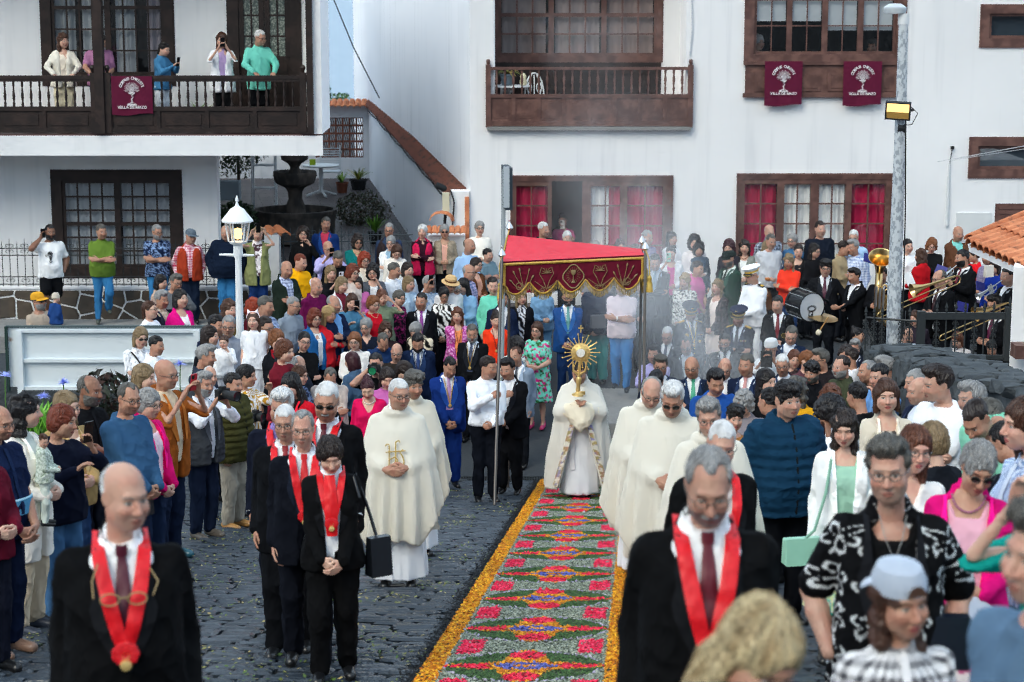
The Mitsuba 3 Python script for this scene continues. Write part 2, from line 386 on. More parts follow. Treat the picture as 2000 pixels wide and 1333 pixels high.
for k in np.unique(kk):
    lay((kk == k) & (m >= 2) & (m <= 6), '__rosette')
    lay((kk == k) & (m == 7), '__red_patches')
# dark sand strip along the carpet's left side
n2 = 9000
w2 = rng.uniform(D0, D1, n2); u2 = -CW - np.abs(rng.normal(0, .055, n2)) + .01
vv, ff, cc = bits(n2, axis_x(w2) + u2, w2, np.full(n2, .028), np.tile(lin('15171a'), (n2, 1)) * rng.uniform(.5, 1.6, (n2, 1)), lift=.016)
emit(carpet + '__black_edging', vv, ff, 'petal', cc, kind='stuff')
# drain grate across the street
g = thing('drain_grate', 'dark iron drain grate across the foot of the cobbled street', 'drain')
M = MB(); xs = np.arange(-1.6, .55, .036)
for y in (27.06, 27.18, 27.30): M.box(-1.6, .55, y - .012, y + .012, float(ground_z(0, 27.2)) + .0, float(ground_z(0, 27.2)) + .035)
for x in xs: M.box(x - .008, x + .008, 27.07, 27.29, float(ground_z(0, 27.2)), float(ground_z(0, 27.2)) + .03)
M.put(g + '__bars', 'iron'); MB().box(-1.62, .57, 27.04, 27.32, .02, float(ground_z(0, 27.2)) - .01, '0a0b0c').put(g + '__channel', 'matt')
# the stone landing behind the priest and the raised ground on the left
k = tagged(MB().prism([(1.05, 29.2), (2.25, 29.2), (2.6, 31.8), (1.15, 31.8)], .0, .52).put('stone_landing', 'concrete'), 'pale stone landing under the man in jeans behind the priest', 'landing')
MB().box(-9.5, -3.55, 33.2, 34.95, .4, 1.10).put('pavement', 'concrete', kind='structure')
# ------------------------------------------------------------------ houses
def window(h, name, X0, X1, Z0, Z1, D, cols, rows, bars, wood, depth=.12, fr=.09, frame_z=None, curtain=None, sashes=2, rail=None, glass=True, curtains=None, off=.03):
    """a window in a wall whose face lies at D: outer frame, sashes with glazing bars, panes, a curtain behind"""
    w = key_for(h + '__' + name)
    yf = D - off
    M = MB()
    M.box(X0, X0 + fr, yf, D + depth, Z0, Z1).box(X1 - fr, X1, yf, D + depth, Z0, Z1).box(X0 + fr, X1 - fr, yf + .002, D + depth, Z1 - fr, Z1).box(X0 + fr, X1 - fr, yf + .002, D + depth, Z0, Z0 + fr)
    M.box(X0 - .03, X0, yf + .012, D + .01, Z0 - .03, Z1 + .03).box(X1, X1 + .03, yf + .012, D + .01, Z0 - .03, Z1 + .03).box(X0, X1, yf + .012, D + .01, Z1, Z1 + .03).box(X0, X1, yf + .012, D + .01, Z0 - .03, Z0)
    a, b = X0 + fr, X1 - fr; sw = (b - a) / sashes
    S = .05
    for i in range(sashes):
        l, r = a + i * sw, a + (i + 1) * sw
        M.box(l, l + S, D + .01, D + .07, Z0 + fr, Z1 - fr).box(r - S, r, D + .01, D + .07, Z0 + fr, Z1 - fr)
        M.box(l + S, r - S, D + .012, D + .07, Z0 + fr, Z0 + fr + S).box(l + S, r - S, D + .012, D + .07, Z1 - fr - S, Z1 - fr)
        il, ir, ib, it = l + S, r - S, Z0 + fr + S, Z1 - fr - S
        for c in range(1, cols):
            x = il + (ir - il) * c / cols; M.box(x - bars / 2, x + bars / 2, D + .025, D + .055, ib, it)
        for q in range(1, rows):
            z = ib + (it - ib) * q / rows; bb = bars * (2.2 if rail and q in rail else 1)
            M.box(il, ir, D + .022, D + .058, z - bb / 2, z + bb / 2)
    M.put(w, wood)
    if glass:
        MB().add([[a, D + .04, Z0 + fr], [b, D + .04, Z0 + fr], [b, D + .04, Z1 - fr], [a, D + .04, Z1 - fr]], [[0, 1, 2, 3]]).put(w + '__pane', 'glass')
    for (c0, c1, colr, amp) in (curtains or []):
        xs = np.linspace(a + (b - a) * c0, a + (b - a) * c1, 40); zs = np.array([Z0 + fr, (Z0 + Z1) / 2, Z1 - fr])
        X, Z = np.meshgrid(xs, zs); Y = D + .17 + amp * np.sin(X * 2 * np.pi / .13 + np.sin(X * 9)) * .5
        v = np.stack([X, Y, Z], -1).reshape(-1, 3); n = 40
        i, j = np.meshgrid(np.arange(2), np.arange(n - 1), indexing='ij'); k = (i * n + j).ravel()
        emit(w + '__curtain', v, np.stack([k, k + 1, k + n + 1, k + n], 1), 'cloth_plain', lin(colr), smooth=True)
    return w
def wall_with_holes(x0, x1, z0, z1, D, t, holes, M=None):
    """an upright wall parallel to the x axis, its face at D, thickness t, with rectangular openings (X0, X1, Z0, Z1)"""
    import shapely.geometry as sg
    from shapely.ops import unary_union
    g = sg.box(x0, z0, x1, z1).difference(unary_union([sg.box(a, c, b, d) for a, b, c, d in holes])) if holes else sg.box(x0, z0, x1, z1)
    M = M or MB()
    for p in getattr(g, 'geoms', [g]): M.plate(p, t, (0, D, 0), (1, 0, 0), (0, 0, 1))
    M.v = [vv if i != len(M.v) - 1 or True else vv for i, vv in enumerate(M.v)]
    for i, vv in enumerate(M.v):      # the plate grows towards -y; turn it so that it grows away from the street
        if abs(vv[:, 1].min() - (D - t)) < 1e-6: vv[:, 1] = 2 * D - vv[:, 1]; M.f[i] = M.f[i][:, ::-1]
    return M
# ---- left house with the dark wooden balcony
HL = thing('house', 'white house on the left with a dark wooden balcony over its ground floor', 'house')
DL, DB = 36.0, 34.5
bz = at(0, 262, DB)[2]                       # balcony floor
beam0 = at(0, 304, DB)[2]
XL0 = -12.0
xe = at(611, 100, DB)[0]; xe2 = at(627, 100, DB)[0]
uw = [(at(80, 0, DL)[0], at(336, 0, DL)[0], bz + .75, 7.72), (at(442, 0, DL)[0], at(588, 0, DL)[0], bz + .01, 7.72)]
wall_with_holes(XL0, xe, bz - .02, 8.2, DL, .35, uw).put(HL + '__upper_wall', 'plaster')
MB().prism([(xe, DB - .02), (xe2, DB - .02), (xe2, DL), (xe2 - 2.2, DL + 11), (xe2 - 2.5, DL + 11), (xe, DL + .3)], bz - .0, 8.2).put(HL + '__end_wall', 'plaster')
xl = at(425, 400, DL)[0]
lw = [(at(88, 0, DL)[0], at(342, 0, DL)[0], at(0, 540, DL)[2], at(0, 335, DL)[2])]
wall_with_holes(XL0, xl, .9, beam0 + .02, DL, .35, lw).put(HL + '__lower_wall', 'plaster')
MB().prism([(xl - .02, DL + .3), (xl, DL + .3), (xl - 2.0, DL + 11), (xl - 2.05, DL + 11)], .9, beam0 + .02).put(HL + '__side_wall', 'plaster')
# back rooms so that the windows look into dark interiors
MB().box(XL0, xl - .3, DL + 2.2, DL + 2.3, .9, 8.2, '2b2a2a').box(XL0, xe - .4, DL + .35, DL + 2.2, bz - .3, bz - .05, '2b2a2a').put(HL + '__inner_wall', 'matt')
# slab with tile-edged beam
MB().prism([(XL0, DB - .05), (xe2 + .01, DB - .05), (xe2 - 2.4, DL + 11), (XL0, DL + 11)], beam0, bz - .03).put(HL + '__balcony_beam', 'plaster')
MB().box(XL0, xe2 - .02, DB + .0, DL - .01, bz - .03, bz, '5b3f3c').put(HL + '__balcony_floor', 'paint')
MB().box(XL0, xe2 - .1, DB - .3, DL + 2, 8.05, 8.2).put(HL + '__eaves', 'wood_dark')
# windows
w1 = window(HL, 'window', *uw[0], DL, 4, 6, .028, 'wood_dark', fr=.16, rail=(3,), curtains=[(.0, .2, '8f979c', .05), (.26, .46, 'a9b0b4', .05), (.56, .74, '9aa2a8', .05), (.84, 1., '8b8790', .05)])
w2 = window(HL, 'window', *lw[0], DL, 4, 6, .028, 'wood_dark', fr=.16, rail=(3,), curtains=[(.01, .47, 'a9b0b6', .03), (.53, .99, 'a2a9b0', .03)])
# balcony door: two leaves with frosted panes above panels
X0, X1, Z0, Z1 = uw[1]; dk = key_for(HL + '__door')
M = MB(); zm = at(0, 112, DL)[2]; mid = (X0 + X1) / 2
M.box(X0, X0 + .2, DL - .03, DL + .1, Z0, Z1).box(X1 - .2, X1, DL - .03, DL + .1, Z0, Z1)
M.box(X0 + .2, X1 - .2, DL + .02, DL + .07, Z0, zm)
for s0, s1 in ((X0 + .2, mid - .005), (mid + .005, X1 - .2)):
    M.box(s0, s0 + .09, DL, DL + .08, zm, Z1).box(s1 - .09, s1, DL, DL + .08, zm, Z1).box((s0 + s1) / 2 - .014, (s0 + s1) / 2 + .014, DL + .02, DL + .06, zm, Z1)
    for i in range(6): M.box(s0 + .09, s1 - .09, DL + .021, DL + .061, zm + i * .36 - .014, zm + i * .36 + .014)
    M.box(s0 + .06, s1 - .06, DL + .0, DL + .03, Z0 + .12, Z0 + .5).box(s0 + .06, s1 - .06, DL + .0, DL + .03, Z0 + .58, zm - .1)
M.put(dk, 'wood_dark')
def frosted(p, n, uv):
    a, b, c = voronoi(p.x * 26, p.z * 26); return mix((.10, .125, .115), (.30, .33, .29), smoothstep(.0, .5, c) * (1 - smoothstep(.2, .6, a)))
scene['frosted_glass'] = prin(proc(frosted), .25, .5)
MB().box(X0 + .25, X1 - .25, DL + .035, DL + .05, zm, Z1).put(dk + '__frosted_pane', 'frosted_glass')
# balcony rail
def pxX(x, D=DB): return at(x, 150, D)[0]
zr, zb2, zp0 = at(0, 148, DB)[2], at(0, 211, DB)[2], at(0, 257, DB)[2]
RL = key_for(HL + '__balcony_rail')
M = MB(); x0, x1 = XL0, pxX(607)
M.box(x0, x1, DB - .05, DB + .05, zr - .06, zr).box(x0, x1, DB - .035, DB + .035, zr - .10, zr - .06)
M.box(x0, x1, DB - .045, DB + .045, zb2 - .05, zb2 + .02).box(x0, x1, DB - .04, DB + .04, zp0 - .02, zp0 + .06)
M.put(RL, 'wood_dark')
edges = [-12.0, -11.1, -10.2] + [pxX(q) for q in (-10, 84, 181, 214, 308, 403, 497, 590)]
for a, b in zip(edges[:-1], edges[1:]):
    P = MB().box(a, b, DB - .012, DB + .012, zp0 + .06, zb2 - .05)
    if b - a > .4: P.box(a + .1, b - .1, DB - .030, DB - .012, zp0 + .1, zb2 - .1).box(a - .03, a + .03, DB - .04, DB + .04, zp0 + .06, zb2 - .05)
    P.put(RL + '__panel', 'wood_dark')
bal = [(.022, 0), (.022, .07), (.012, .09), (.020, .14), (.026, .20), (.018, .28), (.012, .33), (.012, .36), (.020, .38), (.020, .46)]
hh = zr - .10 - (zb2 + .02)
xb = pxX(-60)
while xb < pxX(588):
    if not (pxX(177) < xb < pxX(216)): 
        MB().lathe([(r, z / .46 * hh) for r, z in bal], 8, (xb, DB, zb2 + .02)).put(RL + '__baluster', 'wood_dark', smooth=60)
    xb += (pxX(588) - pxX(-60)) / 38
for a, b, top, d in ((186, 204, 8.1, .10), (600, 612, 8.1, .1), (177, 186, zr + .05, .06), (204, 216, zr + .05, .06), (586, 598, zr + .05, .06)):
    pk = MB().box(pxX(a), pxX(b), DB - d - .004 * (a % 7), DB + d - .03, zp0 - .03, top)
    if top < 8: pk.lathe([(.0, .13), (.03, .12), (.045, .08), (.03, .03), (.02, 0)], 10, ((pxX(a) + pxX(b)) / 2, DB - .02, top))
    pk.put(HL + '__post', 'wood_dark')
# ---- right house
HR = thing('house', 'large white house on the right with brown wooden window frames and a recessed balcony', 'house')
DR = 36.5
def rx(x): return at(x, 300, DR)[0]
def rz(y): return at(1000, y, DR)[2]
XR1 = 12.0; xc = rx(918)
lo = (rx(966), rx(1337), rz(248), 8.2)
g1 = (rx(1000), rx(1312), 1.3, rz(346)); g2 = (rx(1443), rx(1750), 1.9, rz(342))
u1 = (rx(1452), rx(1758), rz(187), 8.05)
s1 = (rx(1907), rx(2100), rz(90), rz(12)); s2 = (rx(1895), rx(2100), rz(345), rz(271)); s3 = (rx(1948), rx(2100), rz(470), rz(398))
wall_with_holes(xc, XR1, .9, 8.6, DR, .35, [lo, g1, g2, u1, s1, s2, s3]).put(HR + '__front_wall', 'plaster')
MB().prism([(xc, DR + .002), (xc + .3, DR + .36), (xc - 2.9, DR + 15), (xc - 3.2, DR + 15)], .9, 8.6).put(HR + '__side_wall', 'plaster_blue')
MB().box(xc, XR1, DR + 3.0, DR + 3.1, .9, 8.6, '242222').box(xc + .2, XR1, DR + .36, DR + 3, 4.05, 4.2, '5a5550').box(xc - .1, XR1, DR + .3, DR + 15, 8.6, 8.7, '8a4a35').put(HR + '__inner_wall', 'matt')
# loggia
lz = rz(250)
M = MB().box(lo[0] - .1, lo[0], DR + .35, DR + 1.4, lz - .2, 8.6).box(lo[1], lo[1] + .1, DR + .35, DR + 1.4, lz - .2, 8.6).box(lo[0] - .1, lo[1] + .1, DR + .35, DR + 1.4, 8.15, 8.4)
M.put(HR + '__balcony_side', 'plaster')
MB().box(lo[0] - .1, lo[1] + .1, DR + .35, DR + 1.4, lz - .2, lz + .02, '6a4038').put(HR + '__balcony_floor', 'paint')
MB().box(rx(952), rx(1347), DR - .14, DR + .36, rz(254), rz(247), 'a7a59a').put(HR + '__sill', 'concrete')
DW = DR + 1.4
lx0, lx1 = at(964, 60, DW)[0], at(1292, 60, DW)[0]
wall_with_holes(lo[0] - .1, lo[1] + .1, lz, 8.4, DW, .2, [(lx0, lx1, lz + .05, 8.1)]).put(HR + '__balcony_wall', 'plaster')
window(HR, 'window', lx0, lx1, at(0, 119, DW)[2], 8.1, DW, 3, 7, .03, 'wood_brown', fr=.09, sashes=3, rail=(2, 5), curtains=[(.02, .3, '8d8280', .02), (.36, .64, '938887', .02), (.69, .98, '90807c', .02)])
pz = at(0, 119, DW)[2]
M = MB().box(lx0, lx1, DW - .02, DW + .1, lz, pz - .03)
for i in range(9): M.box(lx0 + .05, lx1 - .05, DW - .035, DW - .02, lz + .08 + i * .1, lz + .15 + i * .1)
M.put(HR + '__louvre_panel', 'wood_dark')
RR = key_for(HR + '__balcony_rail'); yb = DR - .07
ztop, zmid, zbot = rz(131), rz(184), rz(246)
M = MB(); a, b = rx(954), rx(1346)
M.box(a, b, yb - .04, yb + .04, ztop - .05, ztop).box(a, b, yb - .04, yb + .04, zmid - .06, zmid + .0).box(a, b, yb - .04, yb + .04, zbot, zbot + .09)
M.put(RR, 'wood_brown')
npan = 8; pw = (b - a) / npan
for i in range(npan):
    l, r = a + i * pw, a + (i + 1) * pw
    P = MB().box(l, r, yb - .01, yb + .01, zbot + .09, zmid - .06).box(l - .035, l + .035, yb - .036, yb + .03, zbot + .09, zmid - .06)
    for q, y in ((.07, .022), (.12, .034), (.17, .044)): P.box(l + q + .02, r - q - .02, yb - y, yb - .01, zbot + .09 + q * .75, zmid - .06 - q * .75)
    P.put(RR + '__panel', 'wood_brown')
nb = 24
for i in range(1, nb):
    x = a + (b - a) * i / nb; hh = ztop - .05 - zmid
    MB().lathe([(.014, 0), (.014, .06), (.024, .1), (.012, .15), (.02, .2), (.026, .25), (.02, .3), (.012, .35), (.024, .4), (.014, .44), (.014, hh)], 8, (x, yb, zmid)).put(RR + '__baluster', 'wood_brown', smooth=60)
for x in (a, b):
    MB().box(x - .045, x + .045, yb - .05, yb + .05, zbot - .02, ztop + .04).lathe([(0, .1), (.03, .09), (.04, .05), (.02, 0)], 8, (x, yb, ztop + .04)).put(HR + '__post', 'wood_brown')
# ground-floor windows with red curtains
def tall_window(g, panes, doorgap=None):
    w = key_for(HR + '__window')
    X0, X1, Z0, Z1 = g; M = MB(); fr = .10
    for k, d in ((0, .05), (.035, .035), (.07, .02)):
        M.box(X0 + k - .03, X0 + k + .035 - .03, DR - d, DR + .2, Z0, Z1 + .03 - k).box(X1 - k + .03 - .035, X1 - k + .03, DR - d, DR + .2, Z0, Z1 + .03 - k).box(X0 - .03 + k, X1 + .03 - k, DR - d + .002, DR + .2, Z1 + .03 - k - .035, Z1 + .03 - k)
    cur = X0 + .07
    for (a, b, colr) in panes:
        a, b = rx(a), rx(b)
        M.box(cur, a, DR + .0, DR + .1, Z0, Z1 - .07); cur = b
        if colr is None: continue
        M.box(a, b, DR + .004, DR + .1, Z1 - .16, Z1 - .07)
        for c in (1,): M.box((a + b) / 2 - .012, (a + b) / 2 + .012, DR + .02, DR + .06, Z0, Z1 - .16, '1b1615')
        z = Z1 - .16
        while z > Z0: M.box(a, b, DR + .022, DR + .058, z - .012, z + .012, '1b1615'); z -= .36
    M.box(cur, X1 - .07, DR, DR + .1, Z0, Z1 - .07)
    M.put(w, 'wood_brown')
    for (a, b, colr) in panes:
        a, b = rx(a), rx(b)
        if colr is None: continue
        MB().add([[a, DR + .04, Z0], [b, DR + .04, Z0], [b, DR + .04, Z1 - .1], [a, DR + .04, Z1 - .1]], [[0, 1, 2, 3]]).put(w + '__pane', 'glass')
        for (q0, q1, cc) in colr:
            xs = np.linspace(a + (b - a) * q0, a + (b - a) * q1, 24); zs = np.linspace(Z0, Z1 - .15, 5)
            X, Z = np.meshgrid(xs, zs); Y = DR + .15 + .03 * np.sin(X * 2 * np.pi / .17 + Z * .8) + .01 * np.sin(X * 60)
            i, j = np.meshgrid(np.arange(4), np.arange(23), indexing='ij'); k = (i * 24 + j).ravel()
            emit(w + '__curtain', np.stack([X, Y, Z], -1).reshape(-1, 3), np.stack([k, k + 1, k + 25, k + 24], 1), 'cloth_plain', lin(cc), smooth=True)
    return w
RED, WHT = 'a82349', 'dfe3e3'
w = tall_window(g1, [(1006, 1070, [(0, 1, RED)]), (1078, 1138, None), (1155, 1212, [(0, .62, WHT), (.62, 1, RED)]), (1226, 1296, [(0, 1, RED)])])
w = tall_window(g2, [(1456, 1520, [(0, 1, RED)]), (1534, 1586, [(0, 1, WHT)]), (1602, 1654, [(0, 1, WHT)]), (1666, 1732, [(0, 1, RED)])])
# bay window above with panels
X0, X1, Z0, Z1 = u1
w = window(HR, 'window', X0, X1, rz(122), Z1, DR, 2, 5, .02, 'wood_brown', fr=.14, sashes=4, off=.06)
# blinds come half way down
for i, y in enumerate((42, 42, 60, 60)):
    l = X0 + .14 + i * (X1 - X0 - .28) / 4; MB().box(l + .06, l + (X1 - X0 - .28) / 4 - .06, DR + .10, DR + .105, rz(y), Z1 - .15, 'a9b2b8').put(w + '__blind', 'matt')
M = MB().box(X0, X1, DR - .05, DR + .1, Z0, rz(122))
for i in range(4):
    l = X0 + .1 + i * (X1 - X0 - .2) / 4; r = l + (X1 - X0 - .2) / 4
    M.box(l + .06, r - .06, DR - .07, DR - .05, rz(178), rz(140)).box(l + .12, r - .12, DR - .085, DR - .07, rz(172), rz(146))
M.box(X0 - .04, X1 + .04, DR - .1, DR - .05, rz(127), rz(120)).box(X0 - .04, X1 + .04, DR - .09, DR - .05, rz(190), rz(182))
M.put(HR + '__window_panel', 'wood_brown')
for s, colr in ((s1, '2a3640'), (s2, '34404a')):
    window(HR, 'window', *s, DR, 1, 1, .02, 'wood_brown', fr=.13, sashes=1, off=.05, curtains=[(0, 1, colr, .0)])
M = MB(); X0, X1, Z0, Z1 = s3
M.box(X0, X1, DR + .0, DR + .1, Z0, Z1)
for i in range(5): M.box(X0 + .06 + .03 * i, X1, DR - .02 - .004 * i, DR, Z1 - .1 - .09 * i, Z1 - .04 - .09 * i)
M.put(HR + '__shutter', 'wood_brown')
# pipes and cables on the wall
M = MB().tube([at(1351, -20, DR - .03), at(1352, 60, DR - .03), at(1347, 110, DR - .03)], .014, 6, 'c9ced2').put(HR + '__pipe', 'paint', smooth=True)
M = MB().tube([at(1849, 442, DR - .04), at(1853, 345, DR - .04)], .028, 8, 'cfd4d6').tube([at(1853, 345, DR - .04), at(1855, 320, DR - .04)], .018, 8, 'cfd4d6').tube([at(1855, 320, DR - .04), at(1860, 290, DR - .05)], .008, 6, '22262a')
M.lathe([(0, .06), (.035, .05), (.03, 0)], 8, at(1860, 292, DR - .05), c='181a1c'); M.put(HR + '__cable_pipe', 'paint', smooth=40)
tagged(MB().tube([at(1832, 316, DR - .1), at(1895, 305, DR - 1), at(2010, 284, DR - 3)], .007, 5, 'c8ccd0').tube([at(1855, 314, DR - .1), at(2010, 290, DR - 3)], .005, 5, 'c8ccd0').put('cable', 'paint'), 'pale cable strung from the right house wall across the small window', 'cable')
tagged(MB().tube([at(650, -5, 42), at(690, 92, 42.5), at(741, 192, 43)], .012, 6, '20252a').put('cable', 'paint'), 'thin black cable hanging across the strip of sea between the houses', 'cable')
# wall plate at the right
tagged(MB().plate([(-.32, 0), (.32, 0), (.32, .5), (-.32, .5)], .03, at(1900, 470, DR), (1, 0, 0), (0, 0, 1), 'cfd3d4').put('meter_box', 'paint'), 'pale meter box on the white wall beside the orange tiled roof', 'meter box')
# ------------------------------------------------------------------ courtyard between the houses
def court_z(y): return 1.12 + .081 * (y - 36.5)
v, f = sheet(np.linspace(-9, .6, 12), np.linspace(36.2, 50, 15), lambda x, y: court_z(y) + .012)
emit('courtyard', v, f, 'court_tiles', smooth=True, kind='structure')
CW1 = thing('courtyard_wall', 'grey white courtyard wall with sloping old red tile coping beside the right house', 'wall')
pa, pb = np.array([-1.08, 36.75]), np.array([-3.42, 49.0]); dv = (pb - pa) / np.linalg.norm(pb - pa); nv = np.array([dv[1], -dv[0]])
za, zb_ = at(0, 384, 36.75)[2], at(0, 203, 49)[2]
th = .30
def coping_z(t): return za + (zb_ - za) * t + .0
vv = []
for t in (0, 1):
    p = pa + (pb - pa) * t
    for q in (0, th):
        for z in (.9, coping_z(t)): vv.append([*(p + nv * q), z])
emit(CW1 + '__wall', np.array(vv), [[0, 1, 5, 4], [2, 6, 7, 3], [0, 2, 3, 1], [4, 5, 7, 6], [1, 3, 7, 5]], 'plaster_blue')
# coping: rows of old tiles, each row a ridge across the wall
L = np.linalg.norm(pb - pa); nrow = 62
for i in range(nrow):
    t0, t1 = i / nrow, (i + 1.12) / nrow
    Mx = MB()
    for q0, q1, dz0, dz1 in ((-.10, th / 2 - .02, .0, .16), (th / 2 - .02, th + .08, .16, .02)):
        for k in range(2):
            qa, qb = q0 + (q1 - q0) * k / 2, q0 + (q1 - q0) * (k + 1) / 2; a_, b_ = dz0 + (dz1 - dz0) * k / 2, dz0 + (dz1 - dz0) * (k + 1) / 2
            P = []
            for t, up in ((t0, .0), ((t0 + t1) / 2, .045), (t1, .0)):
                p = pa + (pb - pa) * t
                for q, dz in ((qa, a_), (qb + .02, b_)): P.append([*(p + nv * q), coping_z(t) + dz + up + rng.uniform(0, .006)])
            P = np.array(P); Mx.add(np.vstack([P, P - [0, 0, .03]]), [[0, 2, 3, 1], [2, 4, 5, 3], [6, 7, 9, 8], [8, 9, 11, 10], [0, 1, 7, 6], [4, 10, 11, 5], [0, 6, 8, 2], [2, 8, 10, 4], [1, 3, 9, 7], [3, 5, 11, 9]])
    Mx.put(CW1 + '__coping_tile', 'terracotta_old')
MB().tube([[*(pa + (pb - pa) * t + nv * (th + .05)), coping_z(t) + .09 + .012 * math.sin(i * 2.3)] for i, t in enumerate(np.linspace(0, 1, 60))], .035, 6, 'cfc6ae').put(CW1 + '__mortar', 'paint')
MB().tube([[*(pa + (pb - pa) * t - nv * .06), coping_z(t) - .07 - .04 * abs(math.sin(t * 19))] for t in np.linspace(0, .95, 50)], .014, 5, '14171a').put(CW1 + '__cable', 'paint')
# front pier of the wall, meter cabinet, lamp, gate pillar with tiles
MB().box(-1.10, -.76, 36.42, 36.76, .9, at(0, 372, 36.6)[2]).put(CW1 + '__pier', 'plaster')
MB().box(-.84, -.765, 36.38, 36.42, .9, at(0, 385, 36.4)[2]).put(CW1 + '__rusty_strip', 'terracotta')
k = thing('meter_cabinet', 'cream electrical cabinet with black cables at the end of the courtyard wall', 'cabinet')
o = at(873, 385, 36.6)
MB().box(o[0] - .075, o[0] + .05, 36.33, 36.42, at(0, 418, 36.4)[2], at(0, 376, 36.4)[2], 'c9c6ac').put(k + '__box', 'paint')
MB().tube([at(880, 372, 36.38), at(887, 395, 36.36), at(884, 440, 36.36)], .016, 6, '15171a').tube([at(868, 440, 36.36), at(870, 420, 36.36)], .03, 6, '15171a').put(k + '__cables', 'paint')
k = thing('wall_lamp', 'black floodlight fixed under the coping of the courtyard wall', 'lamp')
o = at(862, 366, 36.7); MB().lathe([(0, .1), (.06, .1), (.06, -.06), (.03, -.1), (0, -.1)], 10, o, frame_to((-.8, -.3, .4)), '1b1f22').put(k + '__head', 'paint', smooth=40)
def tile_row(key, p0, p1, z, run, drop, n, mat='terracotta', r=.075, mortar=True):
    """half-round roof tiles side by side from p0 to p1, each running along run and falling by drop"""
    p0, p1, run = np.array(p0, float), np.array(p1, float), np.array(run, float)
    d = (p1 - p0) / n; dn_ = d / np.linalg.norm(d)
    for i in range(n):
        c = p0 + d * (i + .5); w = np.linalg.norm(d) * .52; P = []
        for j, (s, sc) in enumerate(((0, .92), (1, 1.08))):
            for a in np.linspace(0, np.pi, 7):
                P.append([*(c + run * s + dn_ * w * sc * math.cos(a)), z - drop * s + w * .75 * sc * math.sin(a)])
        P = np.array(P); Q = P - [0, 0, .018]; vv = np.vstack([P, Q]); k = np.arange(6)
        ff = np.vstack([np.stack([k, k + 1, k + 8, k + 7], 1), np.stack([k + 14, k + 21, k + 22, k + 15], 1), np.stack([k + 7, k + 8, k + 22, k + 21], 1), np.stack([k, k + 14, k + 15, k + 1], 1)])
        emit(key, vv, ff, mat, smooth=False)
k = thing('gate_pillar', 'white gate pillar capped with small orange roof tiles among the crowd', 'pillar')
o = at(872, 470, 36.2); MB().box(o[0] - .33, o[0] + .33, 36.0, 36.4, .9, at(0, 462, 36)[2]).put(k + '__pillar', 'plaster')
tile_row(k + '__tile', (o[0] - .36, 36.12), (o[0] + .36, 36.12), at(0, 446, 36)[2], (0, -.26), .09, 7)
tile_row(k + '__ridge_tile', (o[0] - .3, 36.22), (o[0] + .1, 36.22), at(0, 434, 36)[2], (.02, .1), .0, 1)
k2 = thing('gate_pillar', 'gate pillar with broken orange tiles behind the street lantern', 'pillar')
o = at(528, 455, 36.0); MB().box(o[0] - .1, o[0] + .16, 35.9, 36.2, .9, at(0, 458, 36)[2], 'c9cdd0').put(k2 + '__pillar', 'paint')
tile_row(k2 + '__tile', (o[0] - .12, 36.0), (o[0] + .2, 36.05), at(0, 446, 36)[2], (.16, -.1), .12, 2)
# back wall with tile coping and pierced lattice
BW = thing('courtyard_wall', 'white back wall of the courtyard with red tile coping and a pierced brown lattice', 'wall')
yb = 49.0; zt = at(0, 207, yb)[2]; lx = (at(636, 0, yb)[0] - .3, at(706, 0, yb)[0]); lz2 = (at(0, 308, yb)[2], at(0, 230, yb)[2])
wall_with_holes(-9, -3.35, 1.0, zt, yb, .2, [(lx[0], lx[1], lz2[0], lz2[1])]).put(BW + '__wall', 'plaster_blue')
tile_row(BW + '__coping_tile', (-6.2, yb + .05), (-3.3, yb + .05), zt + .12, (0, -.42), .14, 20, 'terracotta')
nx, nz = 7, 5
for i in range(nx):
    for j in range(nz):
        x0, x1 = [lx[0] + (lx[1] - lx[0]) * q / nx for q in (i, i + 1)]; z0, z1 = [lz2[0] + (lz2[1] - lz2[0]) * q / nz for q in (j, j + 1)]
        M = MB().box(x0, x0 + .02, yb, yb + .1, z0, z1).box(x1 - .02, x1, yb, yb + .1, z0, z1).box(x0 + .02, x1 - .02, yb + .002, yb + .1, z0, z0 + .02).box(x0 + .02, x1 - .02, yb + .002, yb + .1, z1 - .02, z1)
        for q in (.35, .65): M.tube([[x0 + (x1 - x0) * q + .015 * math.sin(t * 6.3), yb + .05, z0 + (z1 - z0) * t] for t in np.linspace(0, 1, 5)], .011, 4)
        M.put(BW + '__lattice_block', 'terracotta_old')
# fountain
FT = thing('fountain', 'dark stone tiered fountain with a round basin in the courtyard', 'fountain')
fo = np.array([at(577, 400, 42)[0], 42.0, court_z(42)]); s = .0105
MB().lathe([(.80, 0), (.82, .5), (.86, .56), (.86, .64), (.78, .64), (.76, .5), (.74, .25), (0, .25)], 40, fo).put(FT + '__basin', 'fountain_stone', smooth=35)
MB().lathe([(.30, .25), (.24, .35), (.2, .7), (.14, .85), (.15, 1.0), (.2, 1.08), (.40, 1.18), (.45, 1.34), (.44, 1.42), (.38, 1.40), (.3, 1.3), (.1, 1.28)], 28, fo).put(FT + '__bowl', 'fountain_stone', smooth=35)
MB().lathe([(.1, 1.28), (.13, 1.4), (.09, 1.5), (.14, 1.58), (.27, 1.66), (.29, 1.78), (.25, 1.77), (.08, 1.7), (.05, 1.9), (0, 1.95)], 24, fo).put(FT + '__upper_bowl', 'fountain_stone', smooth=35)
MB().lathe([(.755, .5), (0, .5)], 30, fo).put(FT + '__water', 'dark_glass')
